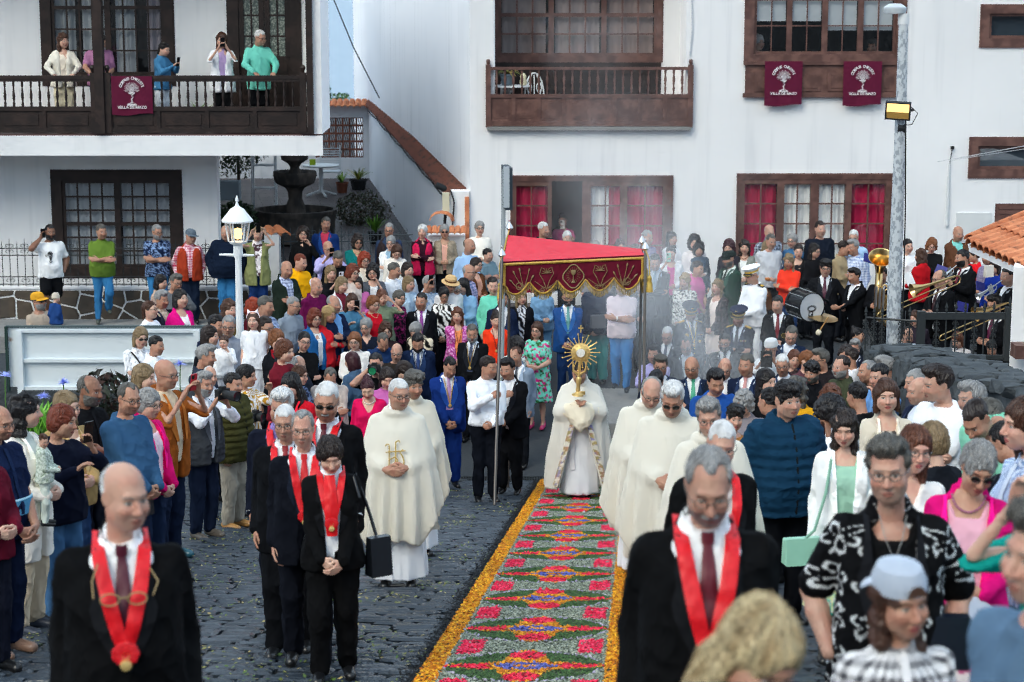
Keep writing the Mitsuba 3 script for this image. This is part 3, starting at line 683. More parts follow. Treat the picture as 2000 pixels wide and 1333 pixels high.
# garden furniture
t = thing('garden_table', 'round white plastic garden table by the courtyard back wall', 'table')
o = np.array([at(627, 340, 46.8)[0], 46.8, court_z(46.8)])
MB().lathe([(0, .72), (.42, .72), (.43, .70), (.40, .68), (0, .68)], 24, o, c='d7dbdb').put(t + '__top', 'paint', smooth=35)
M = MB().tube([o + [0, 0, .1], o + [0, 0, .69]], .05, 8, 'cfd3d3')
for a in range(4): M.tube([o + [0, 0, .14], o + [.36 * math.cos(a * 1.57 + .4), .36 * math.sin(a * 1.57 + .4), .02]], .03, 6, 'cfd3d3')
M.put(t + '__leg', 'paint', smooth=40)
tagged(MB().box(o[0] - .25, o[0] - .12, 46.7, 46.8, o[2] + .72, o[2] + .85, '9ab31e').put('tin_box', 'paint'), 'lime green tin on the round garden table', 'tin')
def garden_chair(o, a, lab):
    k = thing('garden_chair', lab, 'chair', 'white chairs in the courtyard'); R = rotz(a); c = 'ced4d6'
    M = MB(); M.obox(R @ [0, 0, .43] + o, (.46, .46, .03), R, c); M.put(k + '__seat', 'paint')
    M = MB()
    for i in range(9): M.obox(R @ [0, .22, .5 + i * .055] + o, (.46, .02, .022), R, c)
    for s_ in (-.23, .23): M.obox(R @ [s_, .22, .7] + o, (.03, .03, .62), R, c)
    M.put(k + '__backrest', 'paint')
    for x in (-.2, .2):
        for y in (-.2, .2): MB().obox(R @ [x, y, .21] + o, (.03, .03, .42), R, c).put(k + '__leg', 'paint')
def cpt(x, D): return np.array([at(x, 300, D)[0], D, court_z(D)])
garden_chair(cpt(645, 47.6), .1, 'white slatted chair behind the round garden table')
garden_chair(cpt(508, 37.6), 3.0, 'white slatted chair with its back to the street by the fountain')
k = thing('shelf_rack', 'tall white metal rack with shelves left of the fountain', 'rack'); o = cpt(515, 44.5)
for x in (-.25, .25):
    for y in (-.15, .15): MB().tube([o + [x, y, 0], o + [x, y, 2.2]], .018, 6, 'cfd5d7').put(k + '__post', 'paint')
for z in (.6, 1.1, 1.45, 1.8):
    M = MB()
    for i in range(8): M.box(o[0] - .26, o[0] + .26, o[1] - .16 + i * .042, o[1] - .145 + i * .042, z + o[2], z + o[2] + .03, 'cfd5d7')
    M.put(k + '__shelf', 'paint')
k = tagged(MB().obox(cpt(444, 43.5) + [0, 0, .75], (.5, .4, .4), np.eye(3), '8d9da6').put('storage_box', 'paint'), 'grey blue plastic box in the shade left of the fountain', 'box')
# plants
def leaf_blade(p, d, L, w, droop, col, M, seg=4):
    d = np.asarray(d, float); d = d / np.linalg.norm(d); P = []; side = np.cross(d, (0, 0, 1)); side /= np.linalg.norm(side) + 1e-9
    for i in range(seg + 1):
        t = i / seg; c = np.asarray(p) + d * L * t + np.array([0, 0, -droop * t * t * L]); ww = w * (1 - t) ** .7 * (.6 + .8 * t) + .001
        P += [c - side * ww, c + np.array([0, 0, ww * .5]), c + side * ww]
    k = np.arange(seg) * 3
    f = np.vstack([np.stack([k, k + 1, k + 4, k + 3], 1), np.stack([k + 1, k + 2, k + 5, k + 4], 1)])
    M.add(P, f, col)
def potted(px, py, D, name, lab, pot, cols, n, L, w, droop, up=1.2, pr=.14, ph=.25, base=None, spread=1.0):
    k = thing(name, lab, 'plant'); o = np.array([at(px, py, D)[0], D, base if base is not None else court_z(D)])
    if pot: MB().lathe([(0, 0), (pr * .75, 0), (pr, ph), (pr * 1.08, ph), (pr * 1.08, ph * .85), (pr, ph * .85)], 16, o, c=pot).lathe([(pr, ph * .93), (0, ph * .93)], 16, o, c='1b1612').put(k + '__pot', 'paint', smooth=40)
    M = MB()
    for i in range(n):
        a = rng.uniform(0, 6.28); e = rng.uniform(.2, 1) * spread
        leaf_blade(o + [0, 0, ph * .9 if pot else 0], (math.cos(a) * e, math.sin(a) * e, up * rng.uniform(.6, 1.2)), L * rng.uniform(.6, 1.1), w, droop, lin(cols[rng.integers(len(cols))]) * rng.uniform(.7, 1.2), M)
    M.put(k + '__leaves', 'leaf', smooth=True); return k
potted(732, 420, 41.6, 'potted_plant', 'bright green sword leaved plant in a black pot by the courtyard wall', '17181a', ['5f8f2c', '74a53a', '456f22'], 26, .5, .03, .15)
potted(668, 360, 47.2, 'potted_plant', 'small leafy plant in a brown pot by the back wall', '6b3a26', ['4f7a2c', '6d8a35'], 10, .45, .04, .3)
potted(700, 350, 47.6, 'potted_plant', 'spiky yellow green plant in a black tub in the courtyard corner', '17191c', ['8b9440', '5c7a30', 'a59a3e'], 30, .55, .028, .4, pr=.2)
def bush(name, lab, o, r, n, cols, size, cat='plant'):
    k = thing(name, lab, cat); q = rng.normal(0, 1, (n, 3)); q /= np.linalg.norm(q, axis=1, keepdims=True)
    lump = meshkit.fbm(q * 2.2 + o[0], 3)[:, None]; q = q * (rng.uniform(.35, 1, (n, 1)) ** .5) * (.55 + .8 * lump) * r + o
    q[:, 2] = np.maximum(q[:, 2], o[2] - r[2] * .9)
    a = rng.normal(0, 1, (n, 3)); a /= np.linalg.norm(a, axis=1, keepdims=True); b = np.cross(a, rng.normal(0, 1, (n, 3))); b /= np.linalg.norm(b, axis=1, keepdims=True)
    s = size * rng.uniform(.6, 1.4, (n, 1)); v = np.stack([q - a * s, q - b * s * .4, q + a * s, q + b * s * .4], 1).reshape(-1, 3); i = np.arange(n) * 4
    c = np.array([lin(x) for x in cols])[rng.integers(0, len(cols), n)] * rng.uniform(.6, 1.2, (n, 1))
    emit(k + '__leaves', v, np.vstack([np.stack([i, i + 1, i + 2], 1), np.stack([i, i + 2, i + 3], 1)]), 'leaf', np.repeat(c, 4, 0), kind='stuff')
    MB().tube([o - [0, 0, r[2]], o], .04, 6, '3a2c20').put(k + '__stem', 'paint'); return k
bush('bush', 'dark bronze leaved bush in the courtyard beside the sword leaved plant', cpt(703, 43.6) + [0, 0, .3], np.array([.62, .6, .42]), 2600, ['2f3a26', '4a4436', '39452c', '544c3e'], .035)
bush('bush', 'dark green shrub in the shade behind the fountain', cpt(465, 46.5) + [0, 0, 1.5], np.array([.9, .7, 1.1]), 2600, ['1d3518', '2a4520', '16290f'], .05)
bush('bush', 'leafy dark potted shrub left of the fountain at the street fence', cpt(462, 41) + [0, 0, .6], np.array([.42, .4, .42]), 1600, ['1f3b1c', '315228', '182c12'], .05)
bush('bush', 'small green tree top showing over the back wall against the sea', np.array([at(634, 170, 53)[0] - .12, 53, at(0, 172, 53)[2]]), np.array([.32, .4, .38]), 420, ['2f5a3a', '3f6b45'], .05)
bush('bush', 'low green sprig over the tiled back wall beside the cable', np.array([at(665, 184, 53)[0], 53, at(0, 190, 53)[2]]), np.array([.3, .3, .12]), 200, ['3f6b45', '57794a'], .045)
# iron fences
def scroll(o, s, fl, ex=np.array([1., 0, 0])):
    t = np.linspace(0, 1, 9); a = t * 5.2; r = s * (1 - t * .75)
    return [np.asarray(o) + ex * fl * (s - r * np.cos(a)) + np.array([0, 0, 1.]) * r * np.sin(a) for a, r in zip(a, r)]
def fence(name, lab, x0, x1, D, z0, z1, step=.13, col='20262a', scr=True, D1=None, skip=()):
    k = thing(name, lab, 'fence'); D1 = D if D1 is None else D1
    def y(x): return D + (D1 - D) * (x - x0) / (x1 - x0)
    ends = [np.array([x, y(x), 0]) for x in (x0, x1)]
    for z in (z0 + .04, z0 + .17, z1 - .12, z1 - .24):
        MB().tube([ends[0] + [0, 0, z], ends[1] + [0, 0, z]], .010, 5, col).put(k + '__rail', 'paint')
    for i, x in enumerate(np.arange(x0, x1, step)):
        M = MB().tube([[x, y(x), z0], [x, y(x), z1 - .05], [x, y(x), z1 + (.05 if i % 2 == 0 else 0)]], [.008, .008, .003], 5, col)
        if scr and i % 2 == 0:
            for fl in (-1, 1):
                M.tube(scroll([x, y(x), z1 - .08], .042, fl), .006, 4, col).tube(scroll([x, y(x), z1 - .18], .042, fl), .006, 4, col).tube(scroll([x, y(x), z0 + .1], .045, fl), .006, 4, col)
        M.put(k + '__upright', 'paint')
    return k
zf0, zf1 = at(0, 560, 35)[2], at(0, 472, 35)[2]
fence('iron_fence', 'black wrought iron fence with scrolls on the stone wall before the left house', at(-40, 500, 35)[0], at(430, 500, 35)[0], 35.0, zf0, zf1)
fence('iron_fence', 'grey scrolled iron railing across the front of the courtyard', at(553, 450, 36.3)[0], at(806, 450, 36.3)[0], 36.3, 1.2, at(0, 446, 36.3)[2], col='3d464b')
# stone wall under the left fence: brown stones with wide white joints, each stone its own piece
SW = thing('stone_wall', 'low wall of big brown stones with thick white mortar below the left iron fence', 'wall')
wx0, wx1 = at(-60, 600, 34.95)[0], at(552, 600, 34.95)[0]; wz0, wz1 = .95, zf0 - .03
MB().box(wx0, wx1, 34.95, 35.15, wz0, wz1).box(wx0, wx1, 34.92, 35.2, wz1, wz1 + .035).put(SW + '__mortar', 'plaster')
from scipy.spatial import Voronoi
import shapely.geometry as sg
pts = []
gx = np.arange(wx0 - .5, wx1 + .5, .37)
for i, x in enumerate(gx):
    for z in np.arange(wz0 - .45, wz1 + .6, .33): pts.append([x + rng.uniform(-.13, .13), z + (i % 2) * .16 + rng.uniform(-.1, .1)])
vor = Voronoi(np.array(pts)); clip = sg.box(wx0, wz0, wx1, wz1 - .02)
for r in vor.point_region:
    reg = vor.regions[r]
    if not reg or -1 in reg: continue
    g = sg.Polygon(vor.vertices[reg]).intersection(clip)
    if g.is_empty or g.geom_type != 'Polygon': continue
    g = g.buffer(-.028).buffer(.012, quad_segs=2)
    if g.is_empty or g.geom_type != 'Polygon' or g.area < .01: continue
    M = MB().plate(g, .022, (0, 34.953, 0), (1, 0, 0), (0, 0, 1)); gi = g.buffer(-.02)
    if not gi.is_empty and gi.geom_type == 'Polygon': M.plate(gi, .010, (0, 34.932, 0), (1, 0, 0), (0, 0, 1))
    M.put(SW + '__stone', 'brown_stone')
# ------------------------------------------------------------------ people: implicit shapes turned into meshes
def snet(fn, lo, hi, h):
    """surface net of the zero level of fn(P) in the box lo..hi at spacing h"""
    lo, hi = np.asarray(lo, float), np.asarray(hi, float)
    n = np.ceil((hi - lo) / h).astype(int) + 1
    g = [lo[i] + h * np.arange(n[i]) for i in range(3)]
    P = np.stack(np.meshgrid(*g, indexing='ij'), -1).reshape(-1, 3)
    d = fn(P).reshape(n)
    d[0], d[-1], d[:, 0], d[:, -1], d[:, :, 0], d[:, :, -1] = [np.maximum(x, h * .3) for x in (d[0], d[-1], d[:, 0], d[:, -1], d[:, :, 0], d[:, :, -1])]
    s = d < 0; c = np.zeros(n - 1, int)
    for a, b, e in np.ndindex(2, 2, 2): c += s[a:n[0] - 1 + a, b:n[1] - 1 + b, e:n[2] - 1 + e]
    act = (c > 0) & (c < 8); idx = np.argwhere(act)
    if len(idx) == 0: return np.zeros((0, 3)), np.zeros((0, 3), int)
    vid = -np.ones(n - 1, int); vid[act] = np.arange(len(idx))
    co = np.array(list(np.ndindex(2, 2, 2)))
    V = np.stack([d[idx[:, 0] + o[0], idx[:, 1] + o[1], idx[:, 2] + o[2]] for o in co], 1)
    acc, cnt = np.zeros((len(idx), 3)), np.zeros((len(idx), 1))
    for i in range(8):
        for j in range(i + 1, 8):
            if np.abs(co[i] - co[j]).sum() != 1: continue
            m = (V[:, i] < 0) != (V[:, j] < 0)
            t = V[:, i] / np.where(m, V[:, i] - V[:, j], 1)
            acc[m] += co[i] + (co[j] - co[i]) * t[m, None]; cnt[m] += 1
    verts = lo + h * (idx + acc / cnt); F = []
    for ax in range(3):
        b, e = (ax + 1) % 3, (ax + 2) % 3
        sl = [slice(None)] * 3; sl2 = [slice(None)] * 3
        for q in (b, e): sl[q] = slice(1, n[q] - 1); sl2[q] = slice(1, n[q] - 1)
        sl[ax] = slice(0, n[ax] - 1); sl2[ax] = slice(1, n[ax])
        s0, s1 = s[tuple(sl)], s[tuple(sl2)]
        for flip, mk in ((0, s0 & ~s1), (1, ~s0 & s1)):
            p = np.argwhere(mk)
            if len(p) == 0: continue
            p[:, b] += 1; p[:, e] += 1
            def cell(db, de):
                q = p.copy(); q[:, b] -= db; q[:, e] -= de; return vid[q[:, 0], q[:, 1], q[:, 2]]
            q = np.stack([cell(1, 1), cell(0, 1), cell(0, 0), cell(1, 0)], 1)
            F.append(q[:, ::-1] if flip else q)
    F = np.vstack(F)
    return verts, np.vstack([F[:, [0, 1, 2]], F[:, [0, 2, 3]]])
def cone(P, a, b, ra, rb):
    a, b = np.asarray(a, float), np.asarray(b, float); ba = b - a; pa = P - a
    h = np.clip(pa @ ba / max(ba @ ba, 1e-9), 0, 1)
    return np.sqrt(((pa - h[:, None] * ba) ** 2).sum(1)) - (ra + (rb - ra) * h)
def ell(P, c, r):
    q = (P - np.asarray(c)) / np.asarray(r); k = np.sqrt((q * q).sum(1)); return (k - 1) * min(r)
def smin(a, b, k):
    h = np.clip(.5 + .5 * (b - a) / k, 0, 1); return b + (a - b) * h - k * h * (1 - h)
def smax(a, b, k): return -smin(-a, -b, k)
# ---- the head (origin between the ears, face towards -y)
def head_sdf(P, sex, jaw=1.0, fat=1.0):
    Q = P.copy(); Q[:, 0] = np.abs(Q[:, 0]); m = sex == 'm'
    d = ell(Q, (0, .012, .032), (.075, .097, .084))
    d = smin(d, ell(Q, (0, -.030, -.035), (.061 * fat, .064, .083)), .03)
    d = smin(d, ell(Q, (0, -.056, -.095), ((.036 if m else .028) * jaw, .030, .027)), .03)
    d = smin(d, ell(Q, (.048 * fat, -.005, -.066), (.022, .045, .030 * jaw)), .03)
    d = smin(d, cone(Q, (.008, -.088, .025), (.040, -.078, .022), .011, .010), .018)
    d = smin(d, ell(Q, (.040, -.066, -.032), (.024, .026, .024)), .03)
    d = smax(d, -ell(Q, (.031, -.112, .000), (.021, .030, .015)), .014)
    d = smin(d, ell(Q, (.031, -.0775, -.001), (.0135, .0135, .0115)), .004)
    d = smin(d, cone(Q, (0, -.086, .012), (0, -.116, -.034), .0085, .0125), .012)
    d = smin(d, ell(Q, (.012, -.103, -.040), (.009, .011, .008)), .008)
    d = smin(d, ell(Q, (0, -.093, -.0655), (.022, .010, .0065)), .008)
    d = smin(d, ell(Q, (0, -.091, -.0785), (.019, .010, .0075)), .008)
    d = smax(d, -ell(Q, (0, -.108, -.0715), (.021, .010, .0025)), .004)
    E = (Q - [.076, .016, -.008]) @ rotz(-.35)
    de = ell(E, (0, 0, 0), (.0085, .019, .033)); de = smax(de, -ell(E, (.008, -.003, .002), (.006, .010, .019)), .004)
    d = smin(d, de, .008)
    d = smin(d, cone(Q, (0, .028, -.06), (0, .052, -.215), .046 if m else .040, .057 if m else .049), .035)
    return d
HEADS, NECKZ = {}, -.215
RES = {'n': .0052, 'm': .0085, 'f': .0118}
def head_mesh(sex, lod):
    k = (sex, lod)
    if k not in HEADS:
        v, f = snet(lambda P: head_sdf(P, sex), (-.105, -.15, -.225), (.105, .135, .14), RES[lod])
        HEADS[k] = (v, f)
    return HEADS[k]
# ---- hair, beards and hats in the head's frame
def curl(P, s, amp, seed=0): return (meshkit.fbm(P * s, 2, seed) - .5) * amp
def hair_sdf(P, style, sex):
    Q = P.copy(); Q[:, 0] = np.abs(Q[:, 0])
    cap = lambda t, dz=0: ell(Q, (0, .014, .033 + dz), (.0765 + t, .0985 + t, .0855 + t))
    front = lambda n, o: -(Q @ np.asarray(n) - o)                       # negative where kept
    line = front((0, .69, .72), -.012)
    temple = -ell(Q, (.066, -.082, .058), (.030, .050, .036))
    capt = lambda t: smax(ell(Q, (0, .015, .033 + t * 1.1), (.0765 + t, .099 + t * .9, .0855 + t * .8)), -1 - Q[:, 2], .001)
    nape = -(Q[:, 2] + .078)
    strand = (meshkit.noise(P * [120, 120, 22], 3) - .5)
    ear = ell(Q, (.078, .004, -.012), (.03, .024, .036))
    if style == 'short':
        d = smax(smax(smax(capt(.0065) - .009 * strand, front((0, .62, .785), .003), .014), temple, .012), nape, .014); return smax(d, -ear, .008)
    if style == 'crop':
        d = smax(smax(smax(capt(.0035) - .003 * strand, front((0, .62, .785), .004), .008), temple, .008), nape, .008); return smax(d, -ear, .006)
    if style == 'thick':
        d = smin(cap(.013), ell(Q, (0, -.035, .105), (.066, .065, .036)), .03) - .014 * strand
        return smax(smax(smax(smax(d, front((0, .70, .714), -.008), .012), temple, .012), nape, .01), -ear, .008)
    if style == 'mop':
        d = smin(cap(.012), ell(Q, (0, -.03, .095), (.084, .080, .045)), .03) - curl(P, 42, .036) 
        return smax(smax(smax(d, front((0, .62, .78), -.036), .012), nape, .01), -ear, .008)
    if style == 'receding':
        d = smax(smax(cap(.006) - .005 * strand, front((0, .86, .5), -.008), .012), nape, .01)
        return smax(smax(d, -ear, .008), -ell(Q, (.042, -.075, .08), (.03, .06, .05)), .01)
    if style == 'fringe':
        d = smax(smax(cap(.006) - .005 * strand, front((0, .8, -.6), -.034), .012), nape, .01); return smax(d, -ear, .006)
    if style == 'fringe2':
        d = smax(smax(cap(.004) - .004 * strand, front((0, .72, -.69), -.002), .012), nape, .01); return smax(d, -ear, .006)
    face = ell(Q, (0, -.105, -.035), (.060, .075, .092))
    if style in ('bob', 'bobfringe', 'shortbob', 'pixie', 'curly', 'curlyshort', 'wavy', 'long', 'longwavy', 'afro', 'pony', 'bun'):
        w = (meshkit.noise(P * [95, 95, 9], 5) - .5) * .012
        if style in ('pony', 'bun'):
            d = smax(smax(cap(.007) - w * .4, line, .01), nape, .01)
            if style == 'pony': return smin(d, cone(P, (0, .105, .03), (0, .128, -.19), .030, .012) - w, .02)
            return smin(d, ell(P, (0, .085, .105), (.042, .042, .038)) - w, .02)
        if style == 'pixie':
            d = smin(cap(.014), ell(Q, (0, .06, .0), (.083, .062, .085)), .03) - .018 * strand
            return smax(smax(smax(d, -ell(Q, (0, -.11, -.04), (.062, .075, .10)), .01), -(Q[:, 2] + .085), .01), -ell(Q, (.085, -.004, -.02), (.03, .022, .04)), .01)
        if style in ('curly', 'curlyshort', 'afro'):
            lo = {'curly': -.16, 'curlyshort': -.095, 'afro': -.10}[style]; t = {'curly': .024, 'curlyshort': .022, 'afro': .045}[style]
            d = smin(cap(t), ell(Q, (.03, .035, -.05), (.083, .085, .11 if style == 'curly' else .075)), .04)
            d = d - curl(P, 38, .050 if style != 'afro' else .04)
            return smax(smax(d, -face, .014), lo - Q[:, 2], .02)
        if style == 'shortbob':
            d = smin(cap(.016), ell(Q, (.018, .045, -.025), (.080, .075, .085)), .03) - w * 1.2
            return smax(smax(d, -ell(Q, (0, -.112, -.04), (.062, .075, .095)), .012), -.098 - Q[:, 2], .014)
        end = {'bob': -.145, 'bobfringe': -.14, 'wavy': -.185, 'long': -.33, 'longwavy': -.34}[style]
        d = cap(.012)
        d = smin(d, cone(Q, (.066, .015, .02), (.078, .002 if style[:4] == 'long' else .012, end + .03), .026, .032 if style == 'wavy' else .024), .035)
        d = smin(d, ell(Q, (.0, .068, -.05 + (end + .14) * .5), (.088, .052, .11 - (end + .14) * .5)), .03)
        wv = (meshkit.noise(P * [16, 16, 26], 8) - .5) * (.034 if style in ('wavy', 'longwavy') else .008)
        d = d - w - wv
        f2 = ell(Q, (0, -.105, -.035 - (.02 if style == 'bobfringe' else 0)), (.056, .08, .088 if style != 'bobfringe' else .082))
        open_ = np.maximum(np.abs(P[:, 0]) - .052, np.maximum(P[:, 1] + .045, P[:, 2] + .06))
        return smax(smax(smax(d, -f2, .012), -open_, .012), end - Q[:, 2], .02)
    return cap(.006)
HAIR = {}
def hair_mesh(style, sex, lod):
    k = (style, lod)
    if k not in HAIR:
        lowz = {'long': -.35, 'longwavy': -.36, 'wavy': -.21, 'bob': -.17, 'bobfringe': -.17, 'curly': -.18, 'pony': -.21}.get(style, -.115)
        h = {'n': .0048, 'm': .0085, 'f': .012}[lod]
        v, f = snet(lambda P: hair_sdf(P, style, sex), (-.15, -.15, lowz), (.15, .185, .185), h)
        HAIR[k] = slim(v, f, {'n': .0010, 'm': .0018, 'f': .0036}[lod])
    return HAIR[k]
BEARD = {}
def beard_mesh(kind, lod):
    k = (kind, lod)
    if k not in BEARD:
        def fn(P):
            d = head_sdf(P, 'm') - (.0035 if kind == 'full' else .003)
            Q = P.copy(); Q[:, 0] = np.abs(Q[:, 0])
            if kind == 'moustache': return smax(d - .003, ell(Q, (.013, -.10, -.056), (.02, .03, .0065)), .004)
            reg = smax(Q[:, 2] + .036 - .30 * np.clip(Q[:, 0] - .045, 0, 1), Q[:, 1] - .008, .01)
            reg = smax(reg, -(Q[:, 2] + .135), .01); reg = smax(reg, -ell(Q, (0, -.1, -.072), (.021, .06, .0095)), .006)
            reg = smax(reg, -ell(Q, (.0, -.105, -.03), (.03, .06, .019)), .008)
            return smax(d, reg, .006)
        BEARD[k] = snet(fn, (-.09, -.14, -.145), (.09, .02, .0), {'n': .0052, 'm': .0085, 'f': .011}[lod])
    return BEARD[k]
HATS = {}
def hat_parts(kind):
    """list of (verts, faces, colour index) of a hat in the head's frame"""
    if kind in HATS: return HATS[kind]
    out = []
    def dome(r, top, z0, cy=.014, n=20, sy=1.24):
        return MB().lathe([(r, z0), (r * 1.0, z0 + (top - z0) * .4), (r * .82, z0 + (top - z0) * .8), (r * .45, z0 + (top - z0) * .97), (0, top)], n, (0, cy, 0), sy=sy)
    def brim(r0, r1, z, a0, a1, drop, cy=.014, sy=1.24, n=14, th=.004):
        a = np.linspace(a0, a1, n); P = []
        for q in (0, .5, 1):
            r = r0 + (r1 - r0) * q * np.ones(n); P.append(np.stack([r * np.cos(a), cy + r * np.sin(a) * sy, z - drop * q + 0 * a - .012 * q * np.abs(np.cos(a)) * 0], 1))
        P = np.vstack(P); k = np.arange(n - 1); f = np.vstack([np.stack([k, k + 1, k + n + 1, k + n], 1), np.stack([k + n, k + n + 1, k + 2 * n + 1, k + 2 * n], 1)])
        return MB().add(np.vstack([P, P - [0, 0, th]]), np.vstack([f, f[:, ::-1] + 3 * n]))
    if kind in ('cap', 'backcap'):
        a = -math.pi / 2 if kind == 'cap' else math.pi / 2
        if kind == 'backcap': out.append((MB().add([(.036 * math.cos(t), -.1075 + .16 * max(math.sin(t) * .040 - .012, 0), .046 + .040 * math.sin(t)) for t in np.linspace(0, math.pi, 12)] + [(0, -.107, .05)], [[i, i + 1, 12] for i in range(11)]), 1))
        out.append((dome(.086, .135, .035), 0)); out.append((brim(.083, .135 if kind == 'cap' else .12, .042, a - 1.0, a + 1.0, .02), 0))
    if kind == 'police':
        M = MB().lathe([(.083, .035), (.086, .075), (.125, .118), (.118, .128), (0, .142)], 24, (0, .006, 0), rotx(.10), sy=1.2); out.append((M, 0))
        out.append((MB().lathe([(.087, .045), (.089, .072), (.080, .072)], 24, (0, .006, 0), rotx(.10), sy=1.2), 1))
        out.append((brim(.084, .118, .045, -math.pi / 2 - .95, -math.pi / 2 + .95, .03), 2))
        out.append((brim(.112, .119, .019, -math.pi / 2 - .9, -math.pi / 2 + .9, .003, th=.006), 1))
        out.append((MB().obox((0, -.128, .105), (.03, .01, .034)), 1))
    if kind == 'tricorn':
        out.append((MB().lathe([(.086, .03), (.09, .10), (.075, .118), (0, .122)], 20, (0, .014, 0), sy=1.25), 0))
        out.append((MB().lathe([(.088, .03), (.105, .05), (.10, .085), (.088, .1)], 20, (0, .03, 0), sy=1.28), 0))
        out.append((brim(.084, .112, .036, -math.pi / 2 - .9, -math.pi / 2 + .9, .022), 0))
    if kind == 'straw':
        out.append((MB().lathe([(.085, .04), (.083, .10), (.06, .125), (0, .128)], 20, (0, .014, 0), sy=1.2), 0))
        out.append((brim(.083, .135, .045, -math.pi, math.pi, .018, n=24), 0))
        out.append((MB().lathe([(.087, .045), (.0865, .07)], 20, (0, .014, 0), sy=1.2), 1))
    if kind == 'beanie':
        M = dome(.092, .15, .0); M.lathe([(0, .03), (.02, .025), (.03, 0), (0, -.02)], 8, (-.06, .0, .13)).lathe([(0, .03), (.02, .025), (.03, 0), (0, -.02)], 8, (.06, .0, .13)); out.append((M, 0))
    if kind == 'catears':
        out.append((MB().tube([(.09 * math.cos(t), 0, .03 + .09 * math.sin(t)) for t in np.linspace(0, math.pi, 14)], .006, 6), 0))
        for s in (-1, 1): out.append((MB().lathe([(.028, 0), (.014, .03), (0, .055)], 4, (s * .05, 0, .105), roty(s * .4)), 0))
    HATS[kind] = out
    return out
def glasses_mesh(lod, dark):
    r = {'n': .0021, 'm': .0026, 'f': .0032}[lod]; M = MB(); n = 10 if lod != 'f' else 8
    for s in (-1, 1):
        P = [(s * .033 + .0225 * math.cos(t), -.104 - .004 * abs(math.cos(t)) + .006 * (s * math.cos(t) > 0), .000 + .0165 * math.sin(t)) for t in np.linspace(0, 2 * math.pi, n + 1)]
        M.tube(P, r, 4, cap=False)
        M.tube([(s * .055, -.098, .004), (s * .074, -.06, .004), (s * .079, .005, .002)], r, 4)
        if dark: M.add([p for p in P[:-1]] + [(s * .033, -.108, 0)], [[i, (i + 1) % n, n] for i in range(n)])
    M.tube([(-.011, -.108, .003), (.011, -.108, .003)], r, 4)
    return M
# ---- hands: wrist at the origin, fingers along +x, palm towards -z, thumb towards +y
def hand_joints(curl_):
    chains = []
    for i, (y, l) in enumerate(((.030, 1.0), (.010, 1.1), (-.011, 1.03), (-.030, .82))):
        a = 0; p = np.array([.085 - abs(y) * .12, y * .95, 0]); ch = [np.array([.018, y * .55, 0]), p]; th = 0
        for L, c in ((.045 * l, .9), (.027 * l, 1.1), (.021 * l, .7)):
            th += curl_ * c; p = p + L * np.array([math.cos(th), y * .12, -math.sin(th)]); ch.append(p)
        chains.append((ch, (.0115, .0100, .0090, .0082, .0070)))
    t0 = np.array([.018, .022, -.006]); t1 = np.array([.048, .052, -.014 - .01 * curl_]); t2 = t1 + np.array([.032, .014 - .022 * curl_, -.012 * curl_ - .006]); t3 = t2 + np.array([.026, .0 - .026 * curl_, -.014 * curl_])
    chains.append(([t0, t1, t2, t3], (.015, .0125, .0105, .0085)))
    return chains
HANDS = {}
def hand_mesh(curl_, lod):
    k = (curl_, lod)
    if k not in HANDS:
        ch = hand_joints(curl_)
        def fn(P):
            d = ell(P, (.048, 0, -.002), (.052, .041, .0155)); d = smin(d, cone(P, (-.03, 0, 0), (.02, 0, 0), .024, .023), .02)
            for pts, r in ch:
                for i in range(len(pts) - 1): 
                    dd = cone(P, pts[i], pts[i + 1], r[i], r[i + 1]); d = smin(d, dd, .004 if i else .008)
            return d
        HANDS[k] = snet(fn, (-.045, -.06, -.14), (.205, .09, .035), {'n': .0042, 'm': .0068, 'f': .0105}[lod])
    return HANDS[k]
# ---- torso tables: height, half width, half depth, y of the centre
TAB = {'m': np.array([[.74, .172, .122, .008], [.86, .180, .128, .006], [.95, .172, .122, .0], [1.06, .160, .116, -.006], [1.18, .162, .118, -.008], [1.29, .166, .120, -.004], [1.36, .150, .102, .006], [1.405, .120, .084, .014], [1.44, .086, .072, .022], [1.48, .062, .062, .030], [1.56, .056, .058, .034]]),
       'f': np.array([[.74, .172, .125, .008], [.86, .182, .130, .008], [.95, .168, .120, .004], [1.06, .140, .104, .0], [1.18, .148, .112, -.006], [1.29, .152, .114, -.004], [1.36, .138, .094, .006], [1.405, .104, .078, .013], [1.44, .074, .064, .021], [1.48, .053, .054, .028], [1.56, .048, .050, .034]])}
def tab(sex, infl=0., belly=0., flare=0.):
    t = TAB[sex].copy(); z = t[:, 0]; b = np.exp(-((z - 1.03) / .14) ** 2) * belly
    t[:, 1] += infl + b * .5 + flare * np.clip((1.0 - z) / .25, 0, 1); t[:, 2] += infl + b * .8 + flare * .8 * np.clip((1.0 - z) / .25, 0, 1); t[:, 3] -= b * .5
    t[:, 1] -= np.where(z > 1.42, infl * .4, 0); return t
def torso(P, t, pw=2.3):
    a, b, c = (np.interp(P[:, 2], t[:, 0], t[:, i]) for i in (1, 2, 3))
    return ((np.abs(P[:, 0] / a) ** pw + np.abs((P[:, 1] - c) / b) ** pw) ** (1 / pw) - 1) * np.minimum(a, b)
def front_y(t, x, z, bust=0):
    a, b, c = (np.interp(z, t[:, 0], t[:, i]) for i in (1, 2, 3))
    y = c - b * np.clip(1 - np.abs(x / a) ** 2.3, 0, 1) ** (1 / 2.3)
    if bust: y = np.minimum(y, -.004 - bust - .085 * np.sqrt(np.clip(1 - ((np.abs(x) - .07) / .075) ** 2 - ((z - 1.235) / .085) ** 2, 0, 1)))
    return y
